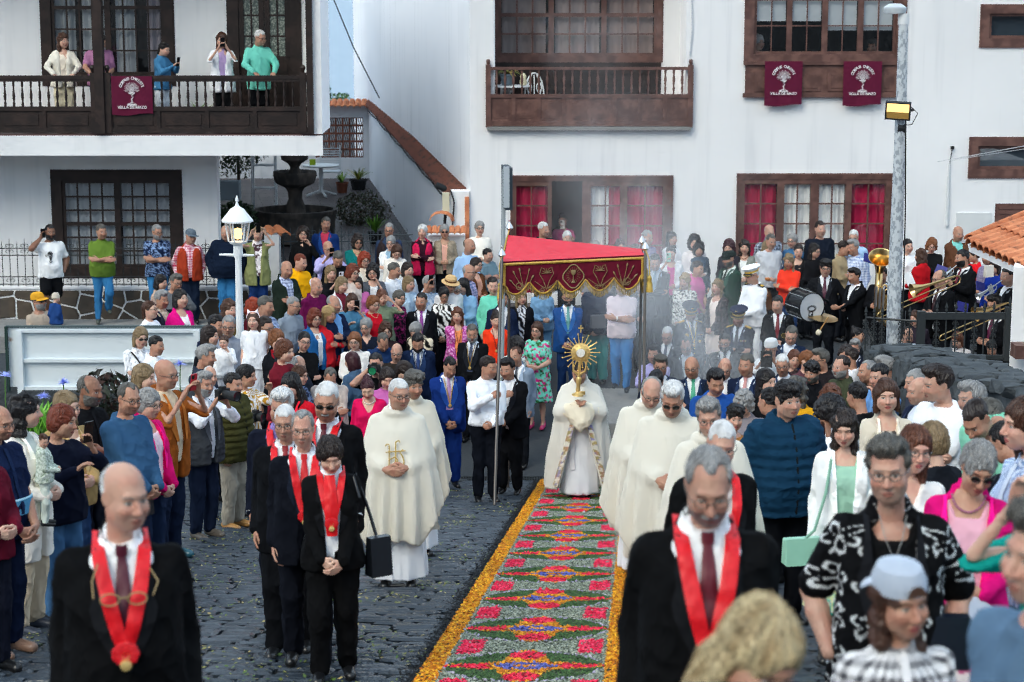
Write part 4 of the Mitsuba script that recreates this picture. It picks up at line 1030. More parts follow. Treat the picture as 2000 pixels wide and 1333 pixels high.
def ik(S, Wt, hint, l1=.285, l2=.255):
    S, Wt = np.asarray(S, float), np.asarray(Wt, float); v = Wt - S; d = np.linalg.norm(v); m = (l1 + l2) * .995
    if d > m: v *= m / d; Wt = S + v; d = m
    d = max(d, .12); u = v / np.linalg.norm(v); a = (l1 * l1 - l2 * l2 + d * d) / (2 * d); h = math.sqrt(max(l1 * l1 - a * a, 0))
    p = np.asarray(hint, float); p = p - u * (p @ u); p /= np.linalg.norm(p) + 1e-9
    return S + u * a + p * h, Wt
# arm targets: (wrist, elbow hint, hand direction, thumb direction, finger curl) for the side s (s = +1 is the person's left, at +x)
def arm(pose, s):
    out = (s * .5, .6, -.5)
    A = {'down': ((s * .208, -.03, .875), (s * .08, 1, -.2), (s * .05, -.18, -1), (0, -1, 0), .45),
         'clasp': ((s * .075, -.215, .905), out, (-s * .75, -.2, -.5), (0, -.3, 1), .5),
         'belly': ((s * .085, -.215, 1.04), out, (-s * .85, -.2, -.1), (0, -.2, 1), .5),
         'cross': ((-s * .075, -.205 - .02 * s, 1.135 + .02 * s), (s * .8, .1, -.6), (-s * .9, .25, .25), (0, .2, 1), .25),
         'back': ((s * .09, .20, .93), (s * .8, .3, 0), (-s * .6, .3, -.6), (0, 0, -1), .4),
         'rail': ((s * .17, -.30, 1.03), (s * .5, .5, .2), (-s * .25, -.6, -.45), (-s, 0, 0), .55),
         'phone': ((s * .085, -.295, 1.475), (s * .6, 0, -.8), (-s * .35, -.2, .8), (-s * .6, .6, 0), .5),
         'phonelow': ((s * .08, -.30, 1.27), (s * .7, .2, -.7), (-s * .35, -.4, .7), (-s * .6, .6, 0), .5),
         'hold': ((s * .115, -.25, 1.12), (s * .6, .5, -.6), (-s * .7, -.5, .1), (0, 0, 1), .5),
         'pray': ((s * .045, -.24, 1.22), (s * .7, .3, -.6), (-s * .3, -.5, .7), (0, .6, .6), .3),
         'hip': ((s * .20, -.08, 1.0), (s * 1, .35, 0), (-s * .5, -.3, -.6), (0, -1, .2), .3),
         'pocket': ((s * .225, -.05, .92), (s * .6, .8, 0), (-s * .1, -.15, -.9), (0, -1, 0), .3),
         'chin': ((s * .075, -.175, 1.425), (s * .5, -.2, -.9), (-s * .4, .1, .8), (-s * .4, .5, .3), .7),
         'brow': ((s * .09, -.20, 1.575), (s * .7, -.2, -.7), (-s * .7, .1, .45), (0, .4, -1), .25),
         'ear': ((s * .16, -.10, 1.50), (s * .7, -.5, -.7), (-s * .1, .1, 1), (-s * .5, .8, 0), .6),
         'polehi': ((.0 * s, -.30, 1.32), (s * .7, .1, -.7), (-s * .8, -.5, .15), (0, .2, 1), 1.15),
         'polelo': ((.0 * s + s * .02, -.29, .98), (s * .7, .6, -.3), (-s * .8, -.5, .0), (0, .2, 1), 1.15),
         'up': ((s * .12, -.26, 1.62), (s * .7, -.2, -.7), (-s * .1, -.2, .9), (-s * .6, .6, 0), .5),
         'reach': ((s * .10, -.46, 1.12), (s * .6, .3, -.6), (-s * .2, -.9, .1), (0, 0, 1), .9),
         'side': ((s * .33, -.22, 1.02), (s * .5, .7, -.3), (s * .2, -.8, -.2), (0, 0, 1), .9)}
    return A[pose]
# ---- cloth patterns (colours of the cloth itself, in the person's own coordinates)
def pattern(kind, v, c1, c2, seed=0):
    c1, c2 = lin(c1), lin(c2); p = v + np.array([0, 0, seed * .37])
    ang = np.arctan2(p[:, 0], -p[:, 1]) * .16; z = p[:, 2]
    if kind == 'stripev': m = np.mod(ang / .022, 1) < .5
    elif kind == 'pin': m = np.mod(ang / .035, 1) < .18
    elif kind == 'stripeh': m = np.mod(z / .035, 1) < .4
    elif kind == 'check': m = (np.mod(ang / .04, 1) < .45).astype(float) * .5 + (np.mod(z / .045, 1) < .45) * .5
    elif kind == 'zebra': m = np.sin(60 * (ang + .12 * meshkit.fbm(v * 7, 2)) + 75 * z * .6 + 9 * meshkit.noise(v * 9)) > .1
    elif kind == 'leopard': m = meshkit.noise(v * 55, seed) > .58
    elif kind == 'floral':
        a = meshkit.noise(v * 26, seed); b = meshkit.noise(v * 30 + 9, seed + 1); m = (a > .60)
        col = np.where(m[:, None], c2, c1); col = np.where((b > .66)[:, None], lin('3f7a4a'), col); return col
    elif kind == 'blotch': m = meshkit.fbm(v * 18, 2, seed) > .54
    elif kind == 'dots':
        q = np.mod(np.stack([ang / .04, z / .04 + np.floor(ang / .04) * .5], 1), 1) - .5; m = (q ** 2).sum(1) < .06
    elif kind == 'tweed': m = meshkit.noise(v * 90, seed)
    elif kind == 'lace': m = meshkit.noise(v * 60, seed) > .62
    elif kind == 'loopflower':
        g = .145; q = np.stack([ang / g, z / g], 1); cell = np.floor(q); r = np.random.default_rng(5)
        off = meshkit.noise(np.c_[cell * 3.3, cell[:, :1] * 0] + .4)[:, None]; fq = q - cell - .5 - (off - .5) * .3
        rr = np.sqrt((fq ** 2).sum(1)); th = np.arctan2(fq[:, 1], fq[:, 0]) + off[:, 0] * 9
        pet = .40 * np.abs(np.cos(2.5 * th)) ** .7
        m = (np.abs(rr - pet) < .042) & (rr > .05) | (rr < .05) | ((np.abs(np.mod(th * 2, 6.28) - 3) < .12) & (rr > .30) & (rr < .46))
    elif kind == 'swirl': 
        a = meshkit.fbm(v * [9, 9, 7], 2, seed); s = np.sin(a * 34); col = np.where((s > .55)[:, None], lin('2fae9c'), np.where((s < -.6)[:, None], lin('d9dfae'), c1)); return np.where((np.abs(s) < .12)[:, None], c2, col)
    else: m = np.zeros(len(v))
    m = np.asarray(m, float)[:, None]
    return c1 * (1 - m) + c2 * m
# ------------------------------------------------------------------ skin and hair materials
DK, GR = (.02, .013, .010), (.22, .20, .19)
def skin(base, red, lips, brow, stub, sleepy=False, bs=.35, cv=0.):
    """skin with the marks a face has: eyes, brows, lips, nostrils; uv = place on the face in metres (x across, z up; the eyes' height is 0)"""
    def f(p, n, uv):
        x, z = dr.abs(uv.x), uv.y
        m = dfbm(p.x * 24, p.y * 24, p.z * 24, 2)
        c = mix(base, red, smoothstep(.35, .75, m) * .5)
        chk = dr.exp(-(dr.square((x - .042) / .024) + dr.square((z + .036) / .02)))
        nos = dr.exp(-(dr.square(x / .014) + dr.square((z + .034) / .018)))
        c = mix(c, red, dr.clip(chk * .6 + nos * .6, 0, 1))
        if stub is not None:
            b = smoothstep(-.030, -.052, z + .25 * dr.maximum(x - .05, 0)) * smoothstep(.085, .07, x) * smoothstep(-.135, -.115, z)
            c = mix(c, stub, b * dr.clip(bs + .3 * m, 0, 1))
        lip = smoothstep(1.15, .8, dr.square(x / .023) + dr.square((z + .0715) / .0125))
        c = mix(c, lips, lip * .85)
        c = mix(c, (.05, .018, .015), smoothstep(.0018, .0008, dr.abs(z + .0715 - cv * x * x)) * smoothstep(.024, .02, x))
        nst = smoothstep(1.2, .7, dr.square((x - .0085) / .0045) + dr.square((z + .0475) / .0028))
        c = mix(c, (.035, .014, .012), nst)
        ex = x - .0315
        if not sleepy:
            eye = smoothstep(1.15, .9, dr.square(ex / .0150) + dr.square((z + .0005) / .0068))
            c = mix(c, (.46, .42, .39), eye)
            iris = smoothstep(1.2, .85, (dr.square(ex) + dr.square(z)) / dr.square(.0062)) * eye
            c = mix(c, (.022, .014, .010), iris)
        lid = smoothstep(.0030, .0014, dr.abs(z - .0062 + 22 * ex * ex)) * smoothstep(.0180, .0155, dr.abs(ex))
        c = mix(c, (.050, .028, .022), lid * .75)
        br = smoothstep(.0048, .0022, dr.abs(z - .0225 + 9 * ex * ex - .10 * ex)) * smoothstep(.0225, .017, dr.abs(ex - .001))
        return mix(c, brow, br * .85)
    old = brow == GR
    def wr(p, n, uv):
        h = dfbm(p.x * 110, p.y * 110, p.z * 110, 2) * .0016
        x, z = dr.abs(uv.x), uv.y
        on = smoothstep(5.0, 4.0, dr.abs(uv.x))
        fold = smoothstep(.006, .0, dr.abs(x - .026 - (-.036 - z) * .45)) * smoothstep(-.085, -.07, z) * smoothstep(-.03, -.042, z)
        fore = dr.sin(z * 620 + dr.sin(x * 60)) * smoothstep(.036, .046, z) * smoothstep(.085, .07, z) * smoothstep(.055, .035, x)
        crow = dr.sin((z + x * .3) * 900) * smoothstep(.045, .052, x) * smoothstep(.018, .008, dr.abs(z)) * smoothstep(.075, .066, x)
        return h + on * (fold * -.0022 + (fore * .0007 + crow * .0006 if old else 0.))
    return {'type': 'twosided', 'bsdf': {'type': 'bumpmap', 'arbitrary': proc(wr, 1e-3), 'scale': 1.0, 'nested': {'type': 'principled', 'base_color': proc(f), 'roughness': .46, 'specular': .42}}}
DK, GR = (.02, .013, .010), (.22, .20, .19)
scene['skin_man_pale'] = skin((.50, .29, .21), (.47, .19, .135), (.36, .13, .10), GR, (.36, .25, .20), cv=-2.5)
scene['skin_man'] = skin((.42, .225, .150), (.38, .15, .10), (.29, .105, .08), DK, (.16, .095, .07))
scene['skin_man_grey'] = skin((.43, .235, .16), (.40, .16, .11), (.30, .11, .085), GR, (.34, .24, .19), cv=-4.)
scene['skin_man_beard'] = skin((.45, .255, .18), (.42, .17, .12), (.30, .12, .10), (.06, .05, .045), (.13, .125, .12), bs=.72)
scene['skin_man_dark'] = skin((.24, .115, .070), (.22, .085, .052), (.17, .062, .05), DK, (.06, .036, .028))
scene['skin_woman'] = skin((.58, .365, .27), (.55, .235, .175), (.42, .085, .085), DK, None, cv=2.)
scene['skin_woman_tan'] = skin((.45, .25, .165), (.38, .145, .10), (.33, .07, .07), DK, None)
scene['skin_woman_down'] = skin((.58, .365, .27), (.55, .235, .175), (.42, .10, .09), DK, None, sleepy=True)
scene['skin_man_down'] = skin((.42, .225, .150), (.38, .15, .10), (.29, .105, .08), (.06, .045, .04), (.2, .13, .1), sleepy=True)
HC = {'black': '171416', 'dark': '261c19', 'brown': '43291c', 'chestnut': '5c3523', 'auburn': '6b2f1c', 'red': '8c3218', 'ginger': '7a4a2a', 'blond': 'a68a5e', 'dirty': '7e6a4e', 'grey': '8d8d8d', 'dgrey': '55534f', 'white': 'cfd0d0', 'plum': '3a1620'}
scene['hair'] = two({'type': 'bumpmap', 'arbitrary': proc(lambda p, n, uv: dfbm(uv.x * 24, uv.y * 1.8, 0.5, 3) * .030, 4e-3), 'scale': 1.0,
                     'nested': {'type': 'principled', 'base_color': VC, 'roughness': .42, 'specular': .5}})
# ------------------------------------------------------------------ putting a person together
def vnormals(v, f):
    n = np.zeros_like(v); q = np.cross(v[f[:, 1]] - v[f[:, 0]], v[f[:, 2]] - v[f[:, 0]])
    for k in range(3): np.add.at(n, f[:, k], q)
    return n / (np.linalg.norm(n, axis=1, keepdims=True) + 1e-12)
def crumple(v, f, amp, sc, seed):
    """soft folds in cloth: the surface moves along its normals"""
    if amp <= 0 or len(v) == 0: return v
    n = vnormals(v, f); p = v * sc + seed * 1.37
    a = np.abs(meshkit.fbm(p * [1, 1, .62] + np.stack([p[:, 2] * .35, p[:, 0] * 0, p[:, 0] * .3], 1), 2, seed) - .5) * 2
    return v + n * ((.42 - np.sqrt(a)) * amp)[:, None]
def cat(parts):
    v, f, n = [], [], 0
    for a, b in parts:
        if len(a): v.append(a); f.append(np.asarray(b) + n); n += len(a)
    return np.vstack(v), np.vstack(f)
def strip(rows):
    """a ribbon from rows of equally many points"""
    R = np.array(rows); m, n = R.shape[:2]; i, j = np.meshgrid(np.arange(m - 1), np.arange(n - 1), indexing='ij'); a = (i * n + j).ravel()
    f = np.stack([a, a + 1, a + n + 1, a + n], 1); return R.reshape(-1, 3), np.vstack([f[:, [0, 1, 2]], f[:, [0, 2, 3]]])
def strands(v, f, nv, col, style, lod, rg):
    """locks of hair lying on the hair's surface, from the crown outwards and down"""
    N, seg, w = ((2400, 7, .0019) if lod == 'x' else (620, 6, .0034) if lod == 'n' else (100, 4, .0056)); L = {'long': .17, 'longwavy': .16, 'wavy': .12, 'bob': .10, 'bobfringe': .10, 'shortbob': .075, 'curly': .05, 'pony': .08, 'bun': .07}.get(style, .042)
    tr = cKDTree(v); i = rg.integers(0, len(v), N * 2); i = i[v[i, 2] > -.20][:N]; N = len(i); p = v[i].copy(); crown = np.array([.012, .045, .125]); out = []; live = np.ones(N, bool)
    cl = col[i] * rg.uniform(.55, 1.6, (N, 1)); wob = rg.normal(0, .22, (N, 3)); cr = style in ('curly', 'afro', 'mop', 'curlyshort', 'wavy', 'longwavy')
    for k in range(seg + 1):
        d, j = tr.query(p); n = nv[j]; p = p - n * (((p - v[j]) * n).sum(1))[:, None] * live[:, None]
        q = p + n * (.0012 + .0028 * math.sin(3.14 * min(k / seg + .12, 1)))
        dr_ = p - crown; dr_ /= np.linalg.norm(dr_, axis=1, keepdims=True) + 1e-9; dr_ = dr_ + np.array([0, 0, -.9 if L > .07 else -.35]) + wob * (1.8 * np.sin(k * 1.3 + i[:, None]) if cr else 1)
        dr_ -= n * (dr_ * n).sum(1)[:, None]; dr_ /= np.linalg.norm(dr_, axis=1, keepdims=True) + 1e-9
        sd = np.cross(n, dr_); ww = w * (1 - (k / seg) ** 2 * .85) * .5
        out.append(np.stack([q - sd * ww, q + sd * ww], 1)); live &= d < .010; p = p + dr_ * (L / seg) * live[:, None]
    P = np.stack(out, 1).reshape(-1, 3); b = (np.arange(N) * (seg + 1) * 2)[:, None] + np.arange(seg)[None] * 2; b = b.ravel()
    F = np.vstack([np.stack([b, b + 1, b + 3], 1), np.stack([b, b + 3, b + 2], 1)])
    return P, F, np.repeat(cl, (seg + 1) * 2, 0), np.stack([P[:, 0] / .085, P[:, 2] * 10], 1)
def thick(v, f, t=.004):
    n = vnormals(v, f); return np.vstack([v + n * t / 2, v - n * t / 2]), np.vstack([f, f[:, ::-1] + len(v)])
import manifold3d as m3
from scipy.spatial import cKDTree
CORE = np.array([[.9, .10, .07, .0], [1.2, .10, .07, -.004], [1.36, .10, .06, .006], [1.42, .05, .045, .02], [1.5, .04, .04, .03]])
def unite(ms, tol=1e-4):
    """one continuous surface from overlapping closed ones"""
    out = None
    for v, f in ms:
        if len(v) == 0: continue
        q = m3.Manifold(m3.Mesh(vert_properties=np.asarray(v, np.float32), tri_verts=np.asarray(f, np.uint32)))
        if q.status() != m3.Error.NoError or q.is_empty():
            t = trimesh.Trimesh(v, f, process=False); q = None; BAD[0] += 1
            continue
        out = q if out is None else out + q
    m = out.simplify(tol).to_mesh()
    return np.array(m.vert_properties[:, :3], float), np.array(m.tri_verts, int)
BAD = [0]
TOL = {'n': .0012, 'm': .0027, 'f': .0058}
def slim(v, f, tol):
    """the same closed surface with fewer triangles where it is flat"""
    q = m3.Manifold(m3.Mesh(vert_properties=np.asarray(v, np.float32), tri_verts=np.asarray(f, np.uint32)))
    if q.status() != m3.Error.NoError or q.is_empty(): BAD[0] += 1; return v, f
    m = q.simplify(tol).to_mesh(); return np.array(m.vert_properties[:, :3], float), np.array(m.tri_verts, int)
PEOPLE, SKINS = [], {'p': 'skin_man_pale', 'm': 'skin_man', 'g': 'skin_man_grey', 'd': 'skin_man_dark', 'w': 'skin_woman', 't': 'skin_woman_tan', 'wd': 'skin_woman_down', 'md': 'skin_man_down', 'b': 'skin_man_beard'}
def solve_D(x, y, S, base):
    Ds = np.linspace(25.5, 36.2, 400)
    pp = np.array([at(x, y, D) for D in Ds]); g = pp[:, 2] - (ground_z(pp[:, 0], Ds) if base is None else base) - S
    return float(Ds[np.argmin(np.abs(g))])
def person(line):
    head, toks, label = [s.strip() for s in line.split('|')]
    hs = head.split(); px, py, sex = float(hs[0]), float(hs[1]), hs[2]
    hstyle, hcol = (hs[3].split(':') + ['dark'])[:2]
    o = {}
    for tk in toks.split():
        k, _, v = tk.partition('='); o[k] = v or '1'
    fl = lambda k, d: float(o.get(k, d))
    idx = len(PEOPLE); rg = np.random.default_rng(1000 + idx)
    base = float(o['base']) if 'base' in o else None
    S0 = fl('S', (1.74 if sex == 'm' else 1.63) + rg.uniform(-.03, .03))
    if 'D' in o:
        D = fl('D', 0); X, _, z = at(px, py, D); g = float(ground_z(X, D)) if base is None else base
        S = z - g; S1 = S0 if 'S' in o else S
        if S1 < 1.5 or base is not None: S = S1 if 'S' in o else S
        elif S > 1.92 or S < 1.5: S = float(np.clip(S, 1.54, 1.86))
        g = z - S
    else:
        D = solve_D(px, py, S0, base); X, _, z = at(px, py, D); g = float(ground_z(X, D)) if base is None else base; S = z - g
    child = S < 1.42
    lod = o.get('lod') or ('n' if D < 13.2 else 'm' if D < 24 else 'f')
    yaw, hy, nod, roll = fl('y', 0), fl('h', float(o.get('y', 0)) + rg.uniform(-14, 14)), fl('n', rg.uniform(2, 11)), fl('r', rg.uniform(-6, 6))
    PEOPLE.append((label, round(float(D), 1), round(float(S), 2), round(float(g - ground_z(X, D)), 2), px, py, len(PEOPLE)))
    key = thing('person', label, 'person')
    R0 = rotz(math.radians(yaw)); H = at(px, py, D)
    parts = []                                     # (name, v, f, colour or None, bsdf, uv, smooth)
    cell = {'n': .0135, 'm': .022, 'f': .032}[lod]; fold = {'n': .018, 'm': .022, 'f': .028}[lod]
    hscale = (1.14 if child else {'n': .95, 'm': 1.0, 'f': 1.05}[lod]) * fl('hs', 1.0)
    HC0 = np.array([0, -.020, 1.75 - .128 * hscale])
    if child: HC0[2] -= .0
    Rh = rotz(math.radians(hy - yaw)) @ rotx(math.radians(nod)) @ roty(math.radians(roll)); piv = np.array([0, .030, -.165])
    if fl('stoop', 0): HC0 = HC0 + np.array([0, -.10, -.05]) * fl('stoop', 0)
    def to_head(v, neck=False):
        q = (v - piv) @ Rh.T + piv
        if neck:
            w = sstep(-.205, -.10, v[:, 2])[:, None]; q = v * (1 - w) + q * w
        return q * hscale + HC0
    # --- skin
    sk = SKINS[o.get('skin', ('m' if sex == 'm' else 'w'))]
    v, f = head_mesh(sex, lod)
    wid = (.94 if lod == 'n' else .97) + rg.uniform(-.05, .06) + fl('fat', 0) * .05
    vv = v * [wid, 1, 1 + rg.uniform(-.03, .03)]
    if child: vv = vv * [1.0, 1.0, .96]
    uvx = v[:, 0] + np.where(v[:, 1] > -.03, np.sign(v[:, 0] + 1e-6) * 9, 0)
    sv, sf, suv = [to_head(vv, True)], [f], [np.stack([uvx, v[:, 2]], 1)]
    def add_skin(v, f):
        sf.append(np.asarray(f) + sum(len(q) for q in sv)); sv.append(v); suv.append(np.full((len(v), 2), 9.0))
    fat = fl('fat', 0 if lod == 'n' else rg.uniform(.2, .8))
    sw = (.154 if sex == 'm' else .136) + fat * .022
    belly = fl('belly', .02 if sex == 'm' else .01) + fat * .03
    pose = o.get('pose', str(rg.choice(['down', 'down', 'clasp', 'belly', 'cross']))).split('/'); pose = {-1: pose[0], 1: pose[-1]}
    ARM = {}
    for s in (-1, 1):
        tgt, hint, hd, th, cu = arm(pose[s], s)
        tgt = np.array(tgt) + rg.uniform(-.012, .012, 3)
        if pose[s] in ('clasp', 'belly', 'pray', 'hold', 'rail', 'cross'): tgt[1] -= belly * .8
        Sh = np.array([s * sw, .014, 1.372]); E, Wt = ik(Sh, tgt, hint)
        ARM[s] = (Sh, E, Wt)
        if pose[s] in ('pocket',): continue
        X = np.asarray(hd, float); X = X / np.linalg.norm(X); fd = (Wt - E) / np.linalg.norm(Wt - E)
        X = X + fd * .5; X /= np.linalg.norm(X)
        Y = np.asarray(th, float); Y = Y - X * (Y @ X); Y /= np.linalg.norm(Y); Z = np.cross(X, Y)
        M = np.stack([X, Y, Z if s < 0 else -Z], 1)
        hv, hf = hand_mesh(cu, lod); hk = (1.0 if sex == 'm' else .92) * .97
        hv = (hv * hk) @ M.T + Wt
        add_skin(hv, hf if s < 0 else hf[:, ::-1])
    wrist = {s: ARM[s][2] for s in ARM}
    # --- clothes
    top = (o.get('top', 'shirt:ffffff') + ':::').split(':'); kind, c1, c2, pat = top[0], top[1] or 'ffffff', top[2], top[3]
    fine = cell * (.68 if pat else 1)
    def sleeves(P, r, to=1.0, s_only=None, rw=None):
        """the arms' sleeves; to = 1 whole, .45 short"""
        d = np.full(len(P), 9.0)
        for s in (-1, 1):
            Sh, E, Wt = ARM[s]
            if to < .9:
                e = Sh + (E - Sh) * (to / .5); a = cone(P, Sh, e, r * 1.08, r * 1.02)
            else:
                a = smin(cone(P, Sh, E, r * 1.05, r * .88), cone(P, E, E + (Wt - E) * .98, r * .88, rw or r * .68), .02)
            d = np.minimum(d, a)
        return d
    def join(P, body, arm_):
        return smin(body, arm_, np.where(P[:, 2] > 1.27, .04, .010))
    box_lo = np.array([min(-.30, *(min(ARM[s][i][0] for s in ARM) - .11 for i in (0, 1, 2))), min(-.27 - belly, *(min(ARM[s][i][1] for s in ARM) - .11 for i in (0, 1, 2))), 0])
    box_hi = np.array([-box_lo[0], max(.24, *(max(ARM[s][i][1] for s in ARM) + .11 for i in (0, 1, 2))), max(1.56, *(max(ARM[s][i][2] for s in ARM) + .1 for i in (1, 2)))])
    bust = .012 if sex == 'f' and not child else 0
    def bd(P, t):
        d = torso(P, t)
        if bust:
            Q = P.copy(); Q[:, 0] = np.abs(Q[:, 0]); d = smin(d, ell(Q, (.072, -.085 - (t[5, 1] - .16) * .6, 1.235), (.070, .055, .072)), .04)
        return d
    def neckcut(P, d, zc, slope=.30): return np.maximum(d, (P[:, 2] - zc - slope * (P[:, 1] - .03)))
    def collar(P, d, r=.066, z0=1.435, z1=1.497, th=.0045, gap=.016):
        sh = np.abs(cone(P, (0, .026, z0), (0, .036, z1), r + .006, r)) - th
        sh = np.maximum(np.maximum(sh, z0 - P[:, 2]), P[:, 2] - z1 - .22 * (P[:, 1] - .02))
        sh = np.maximum(sh, np.minimum(gap + (P[:, 2] - z0) * .45 - np.abs(P[:, 0]), -P[:, 1]) * 1.0)
        return np.minimum(d, sh)
    def cloth(name, fn, lo, hi, h, c, c2_=None, pat_='', bsdf='cloth', amp=fold, sc=7.0, sm=True):
        v, f = snet(fn, lo, hi, h)
        if len(v) == 0: return None
        v0 = v; v = crumple(v, f, amp, sc, idx)
        if not pat_: v, f = slim(v, f, TOL[lod] * (2.5 if name in ('trousers', 'shirt') and (jk or name == 'trousers') else 1)); v0 = v
        col = (pattern(pat_, v0, c, c2_ or c, idx) if pat_ else np.broadcast_to(lin(c), v.shape)) ** 1.16
        parts.append((name, v, f, col, bsdf, None, sm)); return v, f
    jk = kind in ('suit', 'open', 'vest')
    def tb(infl, fl_=0.):
        t = tab(sex, infl, belly, fl_); t[:, 1] += np.where(t[:, 0] < 1.39, fat * .022, 0); return t
    deco = []
    hem = fl('hem', .82)
    vneck = fl('vn', 0)
    if kind in ('tee', 'polo', 'shirt', 'sweater', 'blouse', 'dress', 'puffer'):
        inf = {'tee': .014, 'polo': .014, 'shirt': .014, 'sweater': .024, 'blouse': .020, 'dress': .012, 'puffer': .045}[kind]
        short = kind in ('tee', 'polo') or (kind == 'dress' and not o.get('long')) or o.get('short')
        t = tb(inf, .015); r = .060 + inf * .6 - (0 if sex == 'm' else .008)
        def fn(P):
            b = bd(P, t)
            if kind == 'puffer': b = b - .024 * np.abs(np.sin(P[:, 2] * math.pi / .072)) ** .7; 
            if kind == 'dress':
                sk_ = np.array([[.42, .27, .23, .01], [.7, .225, .18, .01], [.92, .185, .14, .008], [1.06, .15, .115, 0], [1.1, .11, .09, 0]]); 
                a_ = np.arctan2(P[:, 0], P[:, 1]); b = np.where(P[:, 2] > 1.08, b, smin(b, torso(P, sk_, 2.0) - .02 * np.sin(a_ * 9 + 1.3 * np.sin(a_ * 3)) * np.clip(1.0 - P[:, 2], 0, .5), .02))
            a = sleeves(P, r + (.016 if kind == 'puffer' else 0), .36 if short else 1, rw=(r * .9 if kind == 'puffer' else None))
            if kind == 'puffer': a = a - .016 * np.abs(np.sin((P[:, 2] + P[:, 0] * .3) * math.pi / .06))
            d = join(P, b, a)
            d = neckcut(P, d, 1.463 if kind in ('tee', 'sweater', 'dress', 'blouse') else 1.475)
            if kind in ('polo', 'shirt') or kind == 'puffer': d = collar(P, d, r=.066 if kind != 'puffer' else .078, z1=1.497 if kind != 'puffer' else 1.51, th=.0045 if kind != 'puffer' else .012)
            if vneck: d = np.maximum(d, -np.maximum(np.maximum(np.abs(P[:, 0]) - .62 * (P[:, 2] - (1.46 - vneck)), P[:, 1] + .0), 1.46 - vneck - P[:, 2]))
            return np.maximum(d, (.46 if kind == 'dress' else hem) - P[:, 2])
        lo = box_lo.copy(); lo[2] = .42 if kind == 'dress' else hem - .05
        if kind == 'dress': lo[:2] = np.minimum(lo[:2], -.33); hi = np.maximum(box_hi, [.33, .3, 0])
        else: hi = box_hi
        cloth({'dress': 'dress', 'tee': 'shirt', 'polo': 'shirt', 'shirt': 'shirt', 'blouse': 'blouse', 'sweater': 'sweater', 'puffer': 'jacket'}[kind], fn, lo, hi, fine * (.8 if kind == 'puffer' else 1), c1, c2, pat, amp=fold if kind != 'puffer' else fold * .6)
        if kind in ('polo', 'shirt') and lod != 'f':
            zz = np.linspace(1.44, 1.0, 8); rows = [[(x, front_y(t, x, z, bust) - .006, z) for x in (-.014, .014)] for z in zz]
            deco.append(('placket', *thick(*strip(rows), .004), lin(c1) * .93))
        if kind == 'puffer' and lod != 'f':
            zz = np.linspace(1.46, hem + .02, 10); deco.append(('zip', *thick(*strip([[(x, front_y(t, x, z) - .016, z) for x in (-.006, .006)] for z in zz]), .006), lin('15191c')))
    jk = kind in ('suit', 'open', 'vest')
    if jk:
        # what is worn underneath
        t1 = tb(.010); inner = o.get('in', 'shirt')
        def fin(P):
            d = bd(P, t1)
            if kind == 'vest': d = join(P, d, sleeves(P, .064 if sex == 'm' else .055))
            d = neckcut(P, d, 1.475 if inner == 'shirt' else 1.452)
            if inner == 'shirt': d = collar(P, d)
            else: d = np.maximum(d, -np.maximum(np.maximum(np.abs(P[:, 0]) - .055 - .45 * (P[:, 2] - 1.36), P[:, 1]), 1.36 - P[:, 2])) if inner == 'v' else d
            return np.maximum(d, .86 - P[:, 2])
        lo = box_lo.copy(); lo[2] = .8
        if kind != 'vest': lo2, hi2 = np.array([-.25, -.25 - belly, .84]), np.array([.25, .2, 1.56])
        else: lo2, hi2 = lo, box_hi
        cloth('shirt', fin, lo2, hi2, cell * (.62 if (pat and kind != 'pj') else .9), c2 or 'f2f4f6', top[4] if len(top) > 4 and top[4] else c2, pat if kind == 'vest' or o.get('pin') else '', amp=fold * .5)
        t2 = tb(.030 if kind != 'vest' else .040, .018); zb = fl('vb', 1.08 if kind == 'suit' else 0.0); w0 = fl('vw', .078 if kind == 'suit' else .050)
        jhem = fl('hem', .74 if kind == 'suit' else .80)
        def wv(z): return w0 * np.clip((z - zb) / (1.44 - zb), 0, 1.3) if kind == 'suit' else w0 * (.75 + .45 * np.clip((z - 1.0) / .4, -.6, 1))
        def fj(P):
            b = bd(P, t2)
            if kind == 'vest':
                b = b - .010 * np.abs(np.sin(P[:, 2] * math.pi / .062)) if o.get('quilt') else b
                d = b
                for s in (-1, 1):
                    d = smin(d, cone(P, ARM[s][0] * [.9, 1, 1], ARM[s][0] + [0, 0, -.02], .062, .060), .03)
                    d = np.maximum(d, -cone(P, ARM[s][0] + [s * .045, 0, .01], ARM[s][0] + [s * .05, 0, -.10], .062, .05))
            else:
                d = join(P, b, sleeves(P, (.072 if sex == 'm' else .062), .42)) if o.get('short') else join(P, b, sleeves(P, (.067 if sex == 'm' else .059), 1, rw=.050 if sex == 'm' else .045))
            d = neckcut(P, d, 1.462, .75)
            R = np.maximum(np.maximum(np.abs(P[:, 0]) - wv(P[:, 2]), P[:, 1] - .0), zb - P[:, 2]); d = np.maximum(d, -R)
            if kind == 'suit': d = np.maximum(d, -np.maximum(np.abs(P[:, 0]) - .22 * (zb - .10 - P[:, 2]), P[:, 1]))
            sh = np.abs(cone(P, (0, .030, 1.425), (0, .042, 1.482), .080, .071)) - .007
            sh = np.maximum(np.maximum(sh, 1.42 - P[:, 2]), np.maximum(P[:, 2] - 1.485, -P[:, 1] + .0 + (P[:, 2] - 1.44)))
            d = np.minimum(d, sh)
            return np.maximum(d, jhem - P[:, 2])
        lo = box_lo.copy(); lo[2] = jhem - .05
        jp = pat if not (kind == 'vest' or o.get('pin')) else ''
        cloth('vest' if kind == 'vest' else 'jacket', fj, lo, box_hi, cell * (.62 if jp else .92), c1, (top[4] if len(top) > 4 else '') or c2, jp, amp=fold * (.9 if not o.get('quilt') else .3))
